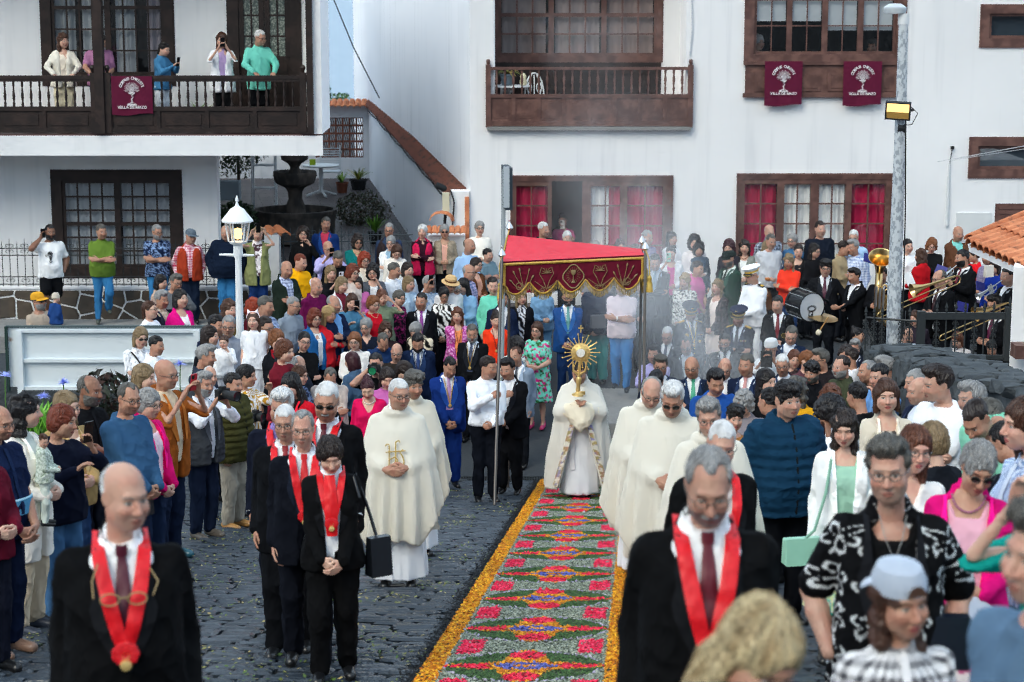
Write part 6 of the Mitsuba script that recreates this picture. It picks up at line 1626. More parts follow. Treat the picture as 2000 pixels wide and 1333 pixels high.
# ------------------------------------------------------------------ the people, one line each: head's place in the photograph, sex, hair | looks | label
FOLK = '''
123 62 f longwavy:brown | D=35.1 base=4.30 y=12 h=40 top=open:e6e2d6:e9dfd0 in=v pose=rail bt=wide:e6dcc0 shoe=b59a7a | woman in an ivory biker jacket with long brown hair leaning on the balcony rail
199 66 m short:dark | D=35.0 base=4.30 y=20 h=30 n=25 top=polo:b07fa0 pose=rail/belly bt=jeans:2c3a52 | man in a mauve pink polo shirt half hidden by the balcony post
322 82 f pony:black | D=35.2 base=4.30 S=1.55 y=65 n=18 top=shirt:4f86ad pose=phonelow phone=101214 bt=wide:dfe6ee shoe=f0f0f0 | dark haired girl in a denim jacket looking at her phone on the balcony
433 62 f long:brown | D=35.2 base=4.30 y=10 top=open:eef0f4:b9a4cc hem=.7 pose=phone phone=101214 bt=trousers:14161a | long haired woman in a white cardigan filming from the balcony
509 58 m crop:white | D=35.2 base=4.30 y=25 h=50 n=12 skin=g top=shirt:7fd4c4 hem=.72 pose=rail gl bt=trousers:12141a | grey haired man in a mint green shirt with both hands on the balcony rail
98 437 m crop:black | D=34.2 base=1.12 y=15 skin=d top=tee:eef0f2 pose=ear/pocket phone=101214:l bt=shorts:14161b beard=full:black bent=-1 fat=.6 | bearded man in a white T-shirt and black shorts holding a phone to his ear
198 437 m short:dgrey | D=34.4 base=1.12 y=12 h=35 skin=m top=polo:6f8a3e pose=cross bt=jeans:3f7fae bent=1 belly=.06 shoe=4a5048 | man in an olive green polo with crossed arms leaning on the stone wall
307 438 m crop:grey | D=34.4 base=1.12 y=10 h=35 skin=m top=tee:1c2c4c:8fa8cc:leopard pose=cross beard=full:grey gl bt=jeans:3f7fae | man in a patterned navy T-shirt with crossed arms and grey beard
373 447 m short:grey | D=34.4 base=1.12 y=12 h=40 skin=g top=vest:a8452c:c04a6a:check:f0e4e8 quilt pose=pocket hat=cap:5f6c78 bt=jeans:1d2b40 | man in a rust red padded vest and grey cap
440 441 m fringe:grey | D=34.4 base=1.12 y=5 skin=g top=puffer:16263c pose=pocket bt=jeans:3f7fae belly=.05 | smiling bald man in a navy zip jacket behind the street lantern
505 440 f short:dirty | D=34.4 base=1.12 y=12 top=open:8f9468:efe9ea:blotch:5a4048 pin pose=up phone=101214 bt=trousers:1f3d6e hem=.68 | person in an olive blazer holding up a phone beside the street lantern
74 570 m crop:dgrey | D=29.4 S=1.72 y=55 skin=g top=tee:b9ab9c pose=belly sg hat=cap:d39a2c beard=full:grey n=-6 | bearded man in a mustard yellow cap carrying a toddler
109 571 f short:dirty | D=28.9 S=.85 y=150 h=140 top=sweater:2c4f86 hat=beanie:c9bfae bt=trousers:8fa4b8 pose=down | toddler in a blue top and knitted bear ear hat seen from behind
315 535 f bob:black | D=31 S=1.66 y=75 top=blouse:b7a296 | woman with black bobbed hair turned away above the white board
345 533 m thick:dgrey | D=30.6 S=1.72 y=35 n=12 top=sweater:6d7176 pose=down/chin gl | person with grey hair and glasses holding a hand to the face
316 565 m thick:grey | D=29.4 S=1.70 y=48 top=suit:1b2230:d9d2c6:check:a89a84 pin skin=m | grey haired man in a dark suit beside the woman in magenta
352 564 f bob:black | D=29.2 S=1.66 y=50 n=-4 top=open:e21b8c:f2eef0 in=v ear=f4f4f4 | woman in a bright magenta blazer with short black hair
292 587 f pony:brown | D=28.8 S=1.64 y=62 n=-6 top=blouse:e8ecf2 gl bagstrap=1b2340 | woman with a brown ponytail and glasses in a white top
276 637 f bob:dirty | D=24.6 S=1.68 y=25 h=30 top=shirt:eef0f4:9aa0a8:pin sg bagstrap=15171a | woman with sunglasses and a striped white shirt standing before the white board
306 655 m short:black | D=24 S=1.74 y=70 top=shirt:eef1f6 skin=m | dark haired man in a white shirt in profile before the white board
448 582 f wavy:brown | y=50 top=sweater:6a5a3a D=27.6 S=1.68 | woman with wavy brown hair and glasses just left of the lantern post gl
497 580 f curlyshort:red | y=60 top=blouse:6a2030 D=27.9 S=1.66 | red haired woman mostly hidden behind the man in a checked shirt
520 577 m short:dgrey | y=55 D=27.6 S=1.78 skin=m top=shirt:c9d2e4:5f78a8:check | man with cropped dark hair in a blue checked shirt looking right
424 613 m short:black | y=48 D=25.5 S=1.74 top=shirt:2b3550 | black haired man in profile left of the lantern post
447 615 m crop:grey | y=10 D=25.2 S=1.74 gl skin=g top=shirt:8f96a4 | grey haired man with glasses beside the lantern post
494 603 f long:brown | D=23.6 S=1.34 base=1.72 y=5 h=-5 n=0 top=tee:eceef2 hat=catears:f0e6ec bt=skirt:e8eaee pose=down | girl with a cat ear headband in a white top standing above the crowd
519 617 m short:dark | D=24.4 S=1.74 y=48 skin=g top=vest:1b2c3e:e4e8ee gl | man with glasses in a navy vest behind the girl with cat ears
541 641 f shortbob:ginger | D=23.6 S=1.62 y=30 top=open:1c1f26:9a2030 | woman with short copper blond hair beside the girl with cat ears
557 661 f shortbob:chestnut | D=22.8 S=1.62 y=62 top=blouse:7a2434 | woman with short chestnut hair in profile under the grey polo man
410 634 f bob:dark | D=24.4 S=1.66 y=65 top=sweater:1a1c22 | dark haired woman in profile with a black scarf by the white board
437 654 f pony:brown | D=23 S=.95 base=1.45 y=5 n=8 top=sweater:eef0f2 pose=down/chin bt=trousers:e4e4e8 | toddler girl in white with a hand on her mouth
403 671 m thick:grey | D=22.6 S=1.72 y=72 skin=m top=shirt:3a4250 | man with thick grey hair in profile at the end of the white board
561 510 m fringe2:grey | y=42 skin=m top=open:26332c:cdd6ea:check:5f6c98 pin in=shirt pose=cross belly=.05 | grey haired man in a dark green jacket with crossed arms
588 495 m crop:auburn | y=42 skin=p top=polo:f0b416 belly=.05 | stout man in a bright yellow polo shirt
592 440 f curly:dark | y=20 gl top=shirt:16181c pose=down/chin | woman with dark curls and glasses in a black leather jacket
637 423 m short:dgrey | y=0 h=10 skin=m top=suit:1d3f78:d2506c n=0 | smiling man in a royal blue blazer over a pink shirt
641 471 m fringe2:grey | y=15 gl skin=g top=shirt:b9b4e0 pose=phone phone=101214 | man with glasses in a lavender shirt filming with a phone
661 489 m short:dgrey | y=20 n=32 skin=md top=sweater:14161b | man in a black jacket bowing his head behind the phone holders
646 517 f long:dirty | y=35 top=blouse:15171c pose=phone phone=e8e4ea | woman with long ash blond hair photographing with a white phone
690 514 f curlyshort:auburn | y=40 gl top=blouse:d8ccc4 | woman with auburn hair and glasses behind the white phone
699 455 f curly:dark | y=10 sg top=blouse:157a7a vn=.16 neck=d8c48a skin=t | woman with dark curls and sunglasses in a teal top
712 490 f curly:red | y=25 gl top=open:efe9da:e0d2c2:dots pin | woman with bright red curls in a cream jacket
760 435 m crop:grey | gl skin=m top=vest:3b3236:3a4a66 n=4 | man with glasses in a dark brown vest before the iron railing
763 459 f pixie:grey | y=5 gl top=open:eef1f4:9ab8cc | woman with short grey hair in a white jacket under the man in a vest
776 476 f bob:brown | n=28 skin=wd top=open:efeae2:f2ece4 gl | woman in a cream jacket looking down with straight brown hair
728 513 f curly:black | y=5 gl top=open:5a5f68:eef0f2 in=v pose=down/chin | woman with black curls shouting with a hand beside her mouth
771 512 m short:dgrey | y=62 skin=m top=polo:eef1f6 pose=down | man in a white polo with a navy collar looking right
797 511 f bob:dark | y=40 skin=w top=blouse:cfd4dc | woman with dark hair tucked back beside the white polo man
698 539 f long:dark | y=15 S=1.45 top=sweater:d07ab0 | girl with dark hair in a pink star sweatshirt
669 539 f bob:dirty | y=40 top=open:e8eaee:7a3040:dots pin | woman with an ash blond bob in a white jacket looking right
618 542 m fringe2:white | y=55 skin=p top=sweater:6c1550 belly=.05 | white haired man in a purple wool sweater
652 577 m fringe:grey | y=52 skin=g top=open:1b2c4c:86b4e4 in=shirt | bald man in a navy jacket over a light blue shirt
688 572 f long:brown | y=15 n=12 top=shirt:4f7f9e pose=phonelow/phone phone=101214:r | young woman with long brown hair and a denim jacket holding a black phone
643 596 f long:blond | y=58 top=open:d8303c:e4404c skin=t | blond woman in a coral red jacket in profile
574 579 m crop:grey | y=50 gl skin=g top=polo:8c98a6 | grey haired man in a blue grey polo shirt
615 601 f curly:auburn | y=42 gl top=open:2f6ea6:eef0f2 vn=.1 in=v fat=.8 | woman with auburn curls in a blue denim jacket
730 576 f shortbob:ginger | y=48 gl top=sweater:d41e34 neck=e8c8a0 fat=.5 | woman with short ginger hair in a red sweater
746 564 f shortbob:chestnut | y=15 n=10 top=shirt:7d8c78 pose=down/brow | woman in a sage jacket shading her eyes with a hand
781 565 f pixie:dgrey | y=55 gl top=blouse:262030:a83878:leopard | woman with short dark grey hair in a black and pink print
799 538 f bob:dirty | y=48 top=shirt:b4cce0 | woman with an ash blond bob above the man with a purple tie
714 619 f pixie:grey | y=0 gl top=blouse:1c2436 vn=.12 | woman with short grey hair and glasses in a navy V neck
753 627 f curly:brown | y=15 gl top=blouse:3c2c30 | woman with bushy brown curls and glasses
692 647 f bob:ginger | y=5 gl top=blouse:eeeae6 | woman with a golden brown bob and dark glasses
595 647 f pony:black | y=12 D=25 S=1.62 skin=w gl top=shirt:16171b bagstrap=6a3a22 pose=cross | young woman with black hair tied back in a black denim jacket
749 649 m receding:dgrey | y=20 n=38 skin=md top=sweater:24406a | man in a blue jacket bowing his dark grey head
825 437 f pixie:white | y=5 n=0 top=vest:cf2a5e:3c1a2c pose=cross | white haired woman in a magenta vest with crossed arms
868 437 f pixie:grey | y=0 sg top=open:b7ab98:e9b9a8:tweed:8a7e70 in=v pose=belly skin=t | woman with grey hair and tinted glasses in a tweed jacket
917 466 m fringe2:dgrey | y=38 skin=m top=shirt:a9c8ea belly=.05 | bald man in a light blue shirt before the white wall
937 431 f pixie:grey | y=0 gl top=sweater:efece4 n=-2 fat=.8 | woman with short grey hair wrapped in a cream shawl
953 485 m short:black | S=1.40 y=38 top=tee:7f98a4 skin=p | boy with black hair in a blue grey T-shirt
931 502 f bob:dark | y=40 gl top=open:6a4630:d8a894 in=v pose=belly | woman with dark brown hair and glasses in a brown jacket
917 517 m fringe2:grey | y=55 gl skin=g top=shirt:d8c8e0:5878a8:check | bald man with glasses in a checked shirt with a denim vest
889 549 f shortbob:white | y=38 n=14 gl top=shirt:dfe4ea | elderly woman with wavy white hair looking down
838 538 m thick:grey | y=30 top=shirt:d4dee8:8faccc:stripev pose=up/down phone=101214:l S=1.70 | grey haired person in a striped shirt raising a phone high
881 537 m crop:white | y=20 n=12 gl skin=g hat=straw:c9a878:5a3a24 top=shirt:e4e6ea | man in a straw hat with a brown band
867 559 f pixie:black | y=-5 n=16 gl top=blouse:efefec:1c1c1e:zebra skin=t | woman with short black hair in a zebra print top
903 542 f long:black | y=-38 n=12 skin=wd top=shirt:9cc6e8 fat=.9 bagstrap=5a5248 | woman with long black hair in a light blue denim shirt
823 571 m crop:black | y=0 top=suit:12151c:eef0f6 tie=7a2a86 skin=m belly=.04 fat=.4 | stout man in a black suit with a purple tie
893 598 f wavy:chestnut | y=5 top=open:b8489a:f0a070:leopard:e4b0d8 in=v medal=8a3a30 pose=clasp | woman with wavy chestnut hair in a pink print jacket and orange top
922 632 m crop:dgrey | y=-10 n=14 skin=m top=suit:14171d:e6ecf4 tie=2c3a58 medal=8a6a24 beard=full:grey pose=clasp | grey bearded man in a black suit wearing a medal on a cord
970 605 f bun:dark | y=5 n=12 skin=wd top=blouse:f04a28 vn=.18 medal=8a3028 pose=clasp ear=e8a0c0 fat=.5 | woman in a bright orange red dress with a medal cord
1018 564 f long:dirty | y=5 top=open:1b1d24:e8e8ee:zebra:23242c pin | woman with very long ash blond hair in a black blazer under the canopy
1049 627 f long:brown | y=-15 gl top=dress:86dcc8:d83a94:floral pose=belly fat=.5 shoe=d8407a ear=d05090 | woman with glasses in a mint and pink floral dress
1108 563 m short:black | y=0 n=5 gl top=suit:22548f:eef2f6 tie=5f9c9c pose=clasp beard=full:black bt=trousers:1c3c68 skin=m | man in a bright blue suit with a patterned tie under the canopy
810 627 f pixie:grey | y=-10 n=34 skin=wd top=blouse:e2d6c0:1a1a1a:zebra | woman with grey hair bowing in a cream and black print jacket
816 649 m short:black | n=28 skin=md top=suit:1a2c4c:e6ecf4 tie=22407a medal=4a4a58 beard=full:black | bearded man in a navy suit looking down at his medal
1010 654 f afro:black | y=30 n=20 skin=t top=blouse:eef0ec:3f5a44:leopard pose=belly bt=trousers:eef0ec | woman with a black curly mop in a white leaf print outfit
1006 677 m receding:brown | y=-15 skin=m top=suit:8796a8:eef0f4 tie=39404c | man with a receding hairline in a grey blue jacket
990 697 m thick:black | D=25.0 y=-12 n=10 skin=m top=suit:17191f:eef0f4 pose=polehi/polelo bt=trousers:17191f | man in a black suit holding the second canopy pole
955 694 m short:dark | D=24.0 y=10 h=50 skin=m top=shirt:eaf0f8 pose=polehi/polelo bt=trousers:141a26 hem=.93 id=bearer | man in a white shirt and dark trousers holding the front canopy pole
880 696 m crop:black | D=26 y=10 h=18 n=22 skin=md top=suit:1c3f86:eceef6 tie=b08ab8 medal=b8923a pose=clasp bt=trousers:1c3f86 | man in a royal blue suit with a lilac tie looking down
962 540 f short:dark | y=20 top=sweater:7fd8c0 D=31.8 | person in a mint green bomber jacket behind the canopy poles
792 703 f bob:dark | D=25.4 S=1.66 y=40 n=30 skin=wd top=sweater:16181d | woman with dark hair bowing beside the navy suit man
808 719 m mop:dgrey | D=18.4 S=1.78 y=25 n=10 skin=m top=chas:d9d3c4 pose=belly | priest with dark grey curly hair in a cream chasuble behind the first priest
775 671 m fringe2:dgrey | y=8 n=10 gl skin=p top=sweater:39332f fat=.5 | man with a bald forehead and round glasses
733 689 m short:black | D=25 S=1.74 y=-5 n=0 skin=p top=tee:131417 pose=brow/phone id=photographer beard=full:dgrey watch | photographer in a black T-shirt raising a camera with a big lens
686 686 f bob:plum | y=-140 top=shirt:5c7896 | woman with plum red hair seen from behind
717 731 f bun:plum | D=22.6 S=1.62 n=26 skin=wd top=blouse:dc1a64 vn=.18 neck=f2efe8 | woman with a plum coloured bun and pearl necklace in a magenta jacket
757 716 f bob:dark | D=23.5 S=1.60 y=15 n=20 skin=wd top=blouse:c874b4 | girl with dark hair in pink beside the magenta jacket
646 716 m receding:dgrey | D=23 S=1.72 y=8 n=38 skin=md top=suit:c3b8b0:eceef2 | man in a pale beige jacket bowing his head
565 726 f long:black | D=19.8 S=1.66 y=-30 n=16 skin=wd top=open:c41c30:2a1a1c | woman with long black hair in a red jacket behind the white haired men
542 679 f pixie:grey | D=24.2 S=1.64 y=100 top=sweater:5f6874 | grey haired person seen from the side behind the girl with cat ears
545 691 f bob:black | D=23.6 S=1.64 y=5 n=2 top=shirt:9cc0dc skin=w | black haired young woman in a pale denim shirt looking up
568 694 f bob:grey | D=23.4 S=1.62 y=62 gl top=sweater:4a4450 | woman with a grey bob and glasses in profile
585 695 m fringe:white | D=24 S=1.72 y=50 skin=p top=sweater:2d3340 | bald old man in the shade between two women
586 713 f bob:brown | D=22.8 S=1.55 y=62 gl top=blouse:26304a:7f92b4:leopard | small woman with brown hair and glasses in a dark print
482 710 f pixie:black | D=22 y=62 top=tee:eef0f0:c99a34:stripev pose=down/phone id=stripes skin=t fat=.5 | woman with short black hair in a mustard and white striped top
456 727 m short:black | D=21 y=60 skin=m top=puffer:4d4c2c bt=wide:a49e92 shoe=b0814a hem=.78 fat=.4 | person with slicked black hair in an olive jacket and beige trousers
397 723 m thick:grey | D=20 y=50 skin=m top=vest:4a4e54:e8ecf4 pose=phone id=camera1 bt=jeans:1d2940 shoe=5d564e quilt beard=full:grey | grey haired man in a grey vest with white sleeves taking photographs
411 716 m fringe:white | D=22.4 S=1.76 y=40 skin=p top=shirt:d8dce4 | bald pink headed man behind the grey haired photographer
324 702 m bald | D=18.2 S=1.82 y=58 h=62 skin=g gl top=open:9a5a26:d8c8b0 in=shirt pose=phone phone=a8202e bt=jeans:1c2942 shoe=2a5a6a hem=.72 | bald man in a tan leather jacket filming with a red cased phone
282 709 f bob:dirty | D=19.4 S=1.70 y=70 top=blouse:a8a49c bt=wide:e4e2da shoe=c0906a | woman with straight ash brown hair behind the bald man in tan leather
292 756 f shortbob:grey | D=16.4 y=58 gl skin=w top=open:e0187a:f0dce6 in=v pose=clasp bt=jeans:243450 | grey haired woman with glasses in a bright magenta jacket
253 745 m receding:dgrey | D=15.8 y=55 gl skin=m top=sweater:3f6486 pose=clasp bt=jeans:1f2a40 belly=.05 | elderly man in a blue grey fleece with a pale collar
176 733 m fringe:dgrey | D=16.6 y=58 skin=d top=polo:14161b beard=full:dgrey bt=jeans:1c2434 | bald man with grey stubble in a black polo shirt
130 760 f long:dirty | D=15.4 y=48 gl skin=w top=open:b09468:efe6dc in=v bt=jeans:2c4468 | woman with long fair hair and dark framed glasses
123 788 f shortbob:auburn | D=14.4 y=50 h=75 skin=t top=sweater:131a30 pose=phonelow/phone phone=101214:r bt=jeans:4d7296 fat=.6 | auburn haired woman in a navy sweater looking at a phone
48 762 f longwavy:black | D=13.9 y=70 h=100 skin=w top=open:e9e4dc:cfd6d0 hem=.55 pose=belly bt=wide:cbbba4 shoe=303642 | woman with long black hair in a long white blazer carrying a baby
86 846 m crop:brown | D=13.75 S=.66 base=3.34 y=100 h=40 n=20 hs=.9 skin=p top=sweater:cfd8d0:8fa08c:leopard lod=m bt=trousers:cfd8d0 | sleeping baby in a pale spotted carrier
0 792 m fringe2:dgrey | D=12.9 y=60 h=60 gl skin=m top=polo:17284a bt=jeans:15233f shoe=7a5f50 belly=.06 | bald man with glasses in a navy polo with light blue stripes
-28 830 f bob:brown | D=12.2 y=50 top=blouse:6a1830 bt=trousers:1c2030 | woman in maroon at the left edge of the photograph
245 904 m fringe2:white | hs=.95 D=6.7 y=12 h=38 n=8 skin=p top=suit:0e0f12:f2f4f6 tie=4c1226 pose=down sash sashlen=1.14 bt=trousers:0e0f12 walk=.5 | bald old man in a black suit with red ribbon at the lower left front
645 847 f shortbob:dark | D=11.9 skin=wd n=26 y=5 h=12 top=open:0c0d10:e6eaf0 in=shirt sash scarf sashlen=1.16 bt=trousers:0c0d10 pose=clasp vw=.06 walk=-.4 | short haired woman in a black trouser suit with a red neck scarf
591 799 m receding:grey | D=12.3 skin=p gl n=4 y=5 top=suit:0f1420:eef0f4 tie=c81a22 sash bt=trousers:0f1420 walk=.6 pose=down | grey haired man with glasses and red tie behind the short haired woman
556 789 m crop:white | D=12.9 gl skin=g y=0 n=8 top=suit:0f1218:e8eaee tie=8a1a24 pose=down sash bt=trousers:0f1218 walk=-.5 | white haired man with glasses hidden behind the man with the red tie
550 752 m thick:white | D=13.8 skin=g y=2 n=10 top=suit:141a2c:8a7cb4 pose=down sash bt=trousers:141a2c beard=moustache:dgrey walk=.6 | white haired man with a moustache and lilac shirt wearing a red ribbon
638 744 m crop:white | D=13.4 skin=m sg y=-8 n=12 top=suit:0e1015:ecedf2 tie=5c1424 pose=down sash bt=trousers:0e1015 beard=moustache:grey S=1.76 | white haired man with dark glasses and moustache wearing a red ribbon
780 739 m crop:white | D=16.3 skin=g top=chas:d9d6cb emblem pose=belly gl h=25 n=6 fat=.3 | white haired priest in a cream chasuble with a gold monogram
1130 706 m short:dark | D=24.2 skin=m top=cope:dcdad2 pose=pray n=14 id=celebrant S=1.72 | priest in a white cope holding the golden monstrance
1273 734 m fringe:grey | D=16.8 y=-5 n=26 skin=p gl top=chas:d9d6cb pose=belly S=1.76 | bald priest with pink scalp and glasses in a cream chasuble
1313 740 m thick:white | D=14.6 y=-6 n=24 sg skin=m top=chas:d9d6cb pose=belly | white haired priest with sunglasses in a cream chasuble
1383 771 m thick:grey | D=12.7 y=8 n=12 gl skin=p top=chas:d9d6cb pose=belly | grey haired priest half hidden behind the men with red ribbons
1411 819 m crop:white | D=9.9 y=14 n=12 gl skin=p top=suit:0e1013:eef0f2 pose=down sash sashlen=1.12 bt=trousers:0e1013 | white haired man with glasses behind the bearded man in front
1384 866 m receding:grey | h=0 r=0 D=6.3 skin=b top=suit:0d0e11:f0f2f4 tie=5a1020 pose=down sash gl beard=moustache:grey bt=trousers:0d0e11 n=22 hs=.97 sashlen=1.12 walk=.4 | bearded man with glasses and red ribbon looking down in the right foreground
1277 671 m thick:black | y=-15 skin=m top=shirt:b9b2dc pose=polehi/polelo | dark haired man in a lavender shirt holding the right canopy pole
1290 690 m thick:dgrey | D=25 S=1.74 y=-5 gl n=10 skin=m top=suit:26344e:dfe4ec | man with grey hair and glasses in a blue suit right of the smoke
1280 720 m thick:black | D=22.5 S=1.70 y=-10 n=38 skin=md top=suit:222a3a:dfe4ec | black haired man bowing above the bald priest
1303 637 m crop:white | y=-18 n=16 gl skin=p top=suit:1d222c:eef0f4 tie=23304a | white haired man with dark glasses in a black suit and tie in the smoke
1339 657 m receding:dark | y=-12 n=20 gl skin=p top=suit:1c212a:dfe6ee | man with a receding dark hairline in a black suit in the smoke
1350 697 m fringe2:dgrey | D=24.6 y=-5 n=10 gl skin=m top=suit:1b2a44:eef2f4 tie=3f9c7c S=1.74 | balding man in a navy suit with a green tie
1415 650 m short:black | y=-5 n=8 gl skin=m top=suit:191d24:eef0f4 tie=22262e beard=full:black | black bearded man with glasses in a black suit and tie
1416 699 m bald | D=24.4 y=-4 n=14 gl skin=p top=suit:222a38:eef0f4 S=1.70 | bald man with thick black glasses
1458 690 m crop:dgrey | D=24.2 y=-22 h=-30 skin=m top=suit:1d2a44:eef0f4 tie=c08a88 S=1.78 | grey haired man in a navy suit with a pink tie
1349 588 m crop:black | y=12 n=14 skin=m top=suit:1a2132:eef0f4 tie=1a2238 medal=d8b24a hat=police:1a2030:d8b048:101318 | police officer in a dark dress uniform with gold braid and medals
1443 597 m crop:dark | y=-20 n=8 skin=p top=suit:1a2236:dfe6f2 tie=1c2438 beard=full:auburn hat=police:18203a:c8a860:101318 | police officer with a goatee and gold banded cap
1468 516 m crop:white | y=-50 skin=p gl top=shirt:eef1f6 hat=police:eef0f2:d8b048:15171a bt=trousers:eef1f6 shoe=f0f0f0 belly=.05 S=1.78 | naval officer in a white uniform and white peaked cap
1422 490 m crop:dark | y=-52 skin=m top=suit:2d4a40:dfe6e2 tie=20302a hat=tricorn:1e2826 bt=trousers:2d4a40 beard=full:dgrey | officer in a dark green uniform and black patent hat
1279 495 m short:black | y=-12 skin=p n=14 top=suit:27333f:c8d8e8 tie=7f9cb4 S=1.78 | young man in a dark suit right behind the canopy
1337 531 f longwavy:blond | y=-30 skin=wd n=12 top=blouse:ecece8:2a2a2a:leopard pose=clasp | blond woman in a black and white print blouse
1364 509 f short:dark | y=45 skin=t top=polo:d96aa8 fat=.6 | woman with short dark hair in a pink polo shirt
1401 543 f wavy:dirty | y=-40 n=0 top=open:2a262a:eee2dc:lace:6a5a5c in=v vw=.07 bt=skirt:e8dcd6 fat=.4 | woman in a white top and black lace cardigan
1310 480 f pony:dark | y=-5 top=open:eef0f2:d83a9c in=v pose=phone/belly phone=9fd8c4:l | woman in a white jacket filming with a mint green phone
1312 451 f long:black | y=42 skin=w top=blouse:f0f0f2 | woman with long black hair in a white blouse against the white wall
1365 469 f curly:black | y=-5 n=18 skin=wd top=blouse:33475a:5f7488:dots | woman with a black wavy bob in a dark blue print blouse
1356 456 f curly:black | y=15 S=1.70 top=blouse:ece6e6 | woman with dark wavy hair hidden behind the black bob
1265 449 m crop:grey | y=35 skin=g top=shirt:8f86ac | grey haired man in a lilac shirt at the right end of the canopy
1423 466 f curly:plum | y=-5 top=blouse:33303a skin=w | woman with maroon curls behind the green uniformed officer
1454 466 f wavy:dark | y=-15 top=open:8f948e:dfe2e0 in=v neck=8a4a2a | woman with dark wavy hair in a grey cardigan
1503 439 m fringe2:grey | y=15 S=1.80 skin=p top=shirt:23324e:c8d2e0:check | bald man in a blue checked shirt before the red curtains
1506 456 m crop:dgrey | y=15 skin=g S=1.74 top=shirt:c8ccd2 | grey haired man behind the woman in a tan jacket
1500 469 f long:dirty | y=30 top=open:c98a58:4a3428 in=v pose=belly bt=skirt:6a4a34 hem=.7 | woman with long fair hair in a tan jacket over a brown dress
1540 493 f longwavy:dirty | y=-30 top=shirt:f04a32 pose=cross skin=t bt=jeans:2f4a74 | woman with long hair in a bright orange red blazer
1547 455 f pixie:grey | y=-12 gl top=shirt:4f7ea8 | smiling woman with short grey hair and glasses in denim blue
1560 476 f pony:dark | y=-15 skin=w top=open:16171b:2a2a30 in=v | young woman with dark hair pulled back in a black blazer
1602 431 m crop:dark | y=10 S=1.84 skin=p top=sweater:1b2434 n=2 pose=down/belly | tall man with a shaved head in a navy sweater by the window
1592 474 f long:black | y=40 gl top=blouse:1a1a20 ear=f0f0f0 | woman with long black hair and glasses in black
1613 504 m mop:black | y=-10 gl skin=p n=6 top=suit:17191f:eef0f4 tie=4a1830 pose=side/side id=drummer S=1.74 | young man with black tousled hair and glasses carrying a bass drum
1666 466 m thick:grey | y=-45 skin=m top=shirt:dfe6f2:7f96c4:check | grey haired man in a white and blue checked shirt
1667 448 m crop:white | y=-20 S=1.76 gl skin=p top=shirt:a9c6e4 | white haired man with glasses in a light blue shirt at the red curtain
1651 469 m short:dark | y=50 skin=m top=shirt:a8987c | dark haired man in a khaki jacket turned away
1668 522 m thick:black | y=-58 skin=m top=suit:15181e:eef0f4 pose=side/reach id=beater sashless=1 bt=trousers:15181e walk=.6 D=31.4 S=1.8 | dark haired man in a black suit striking the bass drum
1722 520 m short:black | y=-25 S=1.78 D=31.2 skin=m top=suit:17191f:eef0f4 tie=6a1a2a pose=hold id=tubist | bandsman in a black suit hidden behind the bell of the brass tuba
1773 466 f pony:black | y=20 top=tee:eef0f2 skin=w | young woman with black hair in a white T-shirt right of the lamp post
1799 484 f wavy:brown | y=-140 h=-150 top=open:c0202c:c0202c | woman with curly brown hair in a red jacket seen from behind
1820 463 f curlyshort:ginger | y=-10 n=14 gl top=sweater:1c1e22 | woman with copper curls in a black hooded top
1872 442 m fringe2:white | y=22 n=8 skin=g top=open:6a4a38:8fd8d0 in=shirt belly=.06 | balding man in a brown jacket over a turquoise polo shirt
1879 487 m short:black | y=-62 skin=m top=suit:16181d:eef0f4 tie=6a1a2a pose=pray id=trumpeter beard=full:black D=31.8 S=1.8 | bearded bandsman in a black suit playing a trumpet
1901 483 f pixie:dark | y=-70 skin=t top=blouse:dc2430 | woman with short dark hair in a red jacket beside the trumpeter
1834 527 m fringe:dgrey | y=-55 gl skin=p n=8 top=suit:15171c:eef0f4 tie=30141c pose=hold id=trombonist D=30.6 S=1.72 | bald bandsman with glasses playing a trombone
1930 486 m short:dark | y=-60 S=1.76 D=33.2 top=shirt:7f7796:a09ab0:check | man in a purple checked shirt hidden by the tiled roof
1942 505 f bob:dark | y=-60 S=1.64 D=32.2 top=sweater:1f3f9c | person in a royal blue jacket under the tiled roof
1968 520 m short:black | y=-68 S=1.78 D=30.4 skin=p top=suit:16181d:eef0f4 pose=pray id=trumpeter2 | young bandsman in a black suit playing a trumpet at the roof corner
1941 573 m thick:black | y=-45 S=1.70 D=28.6 n=14 skin=m top=suit:15171c:eef0f4 tie=5a1a3a pose=hold beard=full:black id=trombonist2 | black haired bandsman playing a trombone behind the iron gate
1518 576 m short:black | y=-12 skin=p n=8 top=suit:17191d:eef0f4 tie=6a1424 pose=belly | man in a black blazer with a gold emblem and dark red tie
1546 635 m crop:dgrey | y=-18 n=18 gl skin=p top=suit:20304a:e4eaf2 | grey haired man with glasses in a navy suit looking down
1505 660 m crop:black | y=-15 n=8 gl skin=m top=sweater:dfe2e4 pose=phone id=tablet hat=backcap:c9ccce | boy with glasses filming with a black tablet
1527 691 m crop:white | D=25 y=-5 n=10 gl skin=m top=suit:23304a:eef0f4 S=1.74 | smiling white haired man with glasses in a navy suit
1552 682 f bob:chestnut | D=26.5 S=1.62 y=10 top=blouse:4a3a3c | woman with a chestnut bob looking left
1578 683 f pixie:ginger | D=26.3 S=1.60 y=30 top=blouse:6a4850 | woman with short orange blond hair
1602 679 m thick:dgrey | D=25.8 S=1.74 y=-60 gl skin=m top=sweater:2a2528 | man with grey black hair and glasses in profile
1586 703 m mop:black | D=23.8 S=1.76 y=-40 skin=m top=polo:14161c beard=full:dgrey | man with black curls and greying beard wearing a dark shirt
1643 694 m receding:dark | D=24 S=1.74 y=-58 skin=p beard=full:grey top=shirt:4c5240 | balding man with a grey beard in an olive jacket
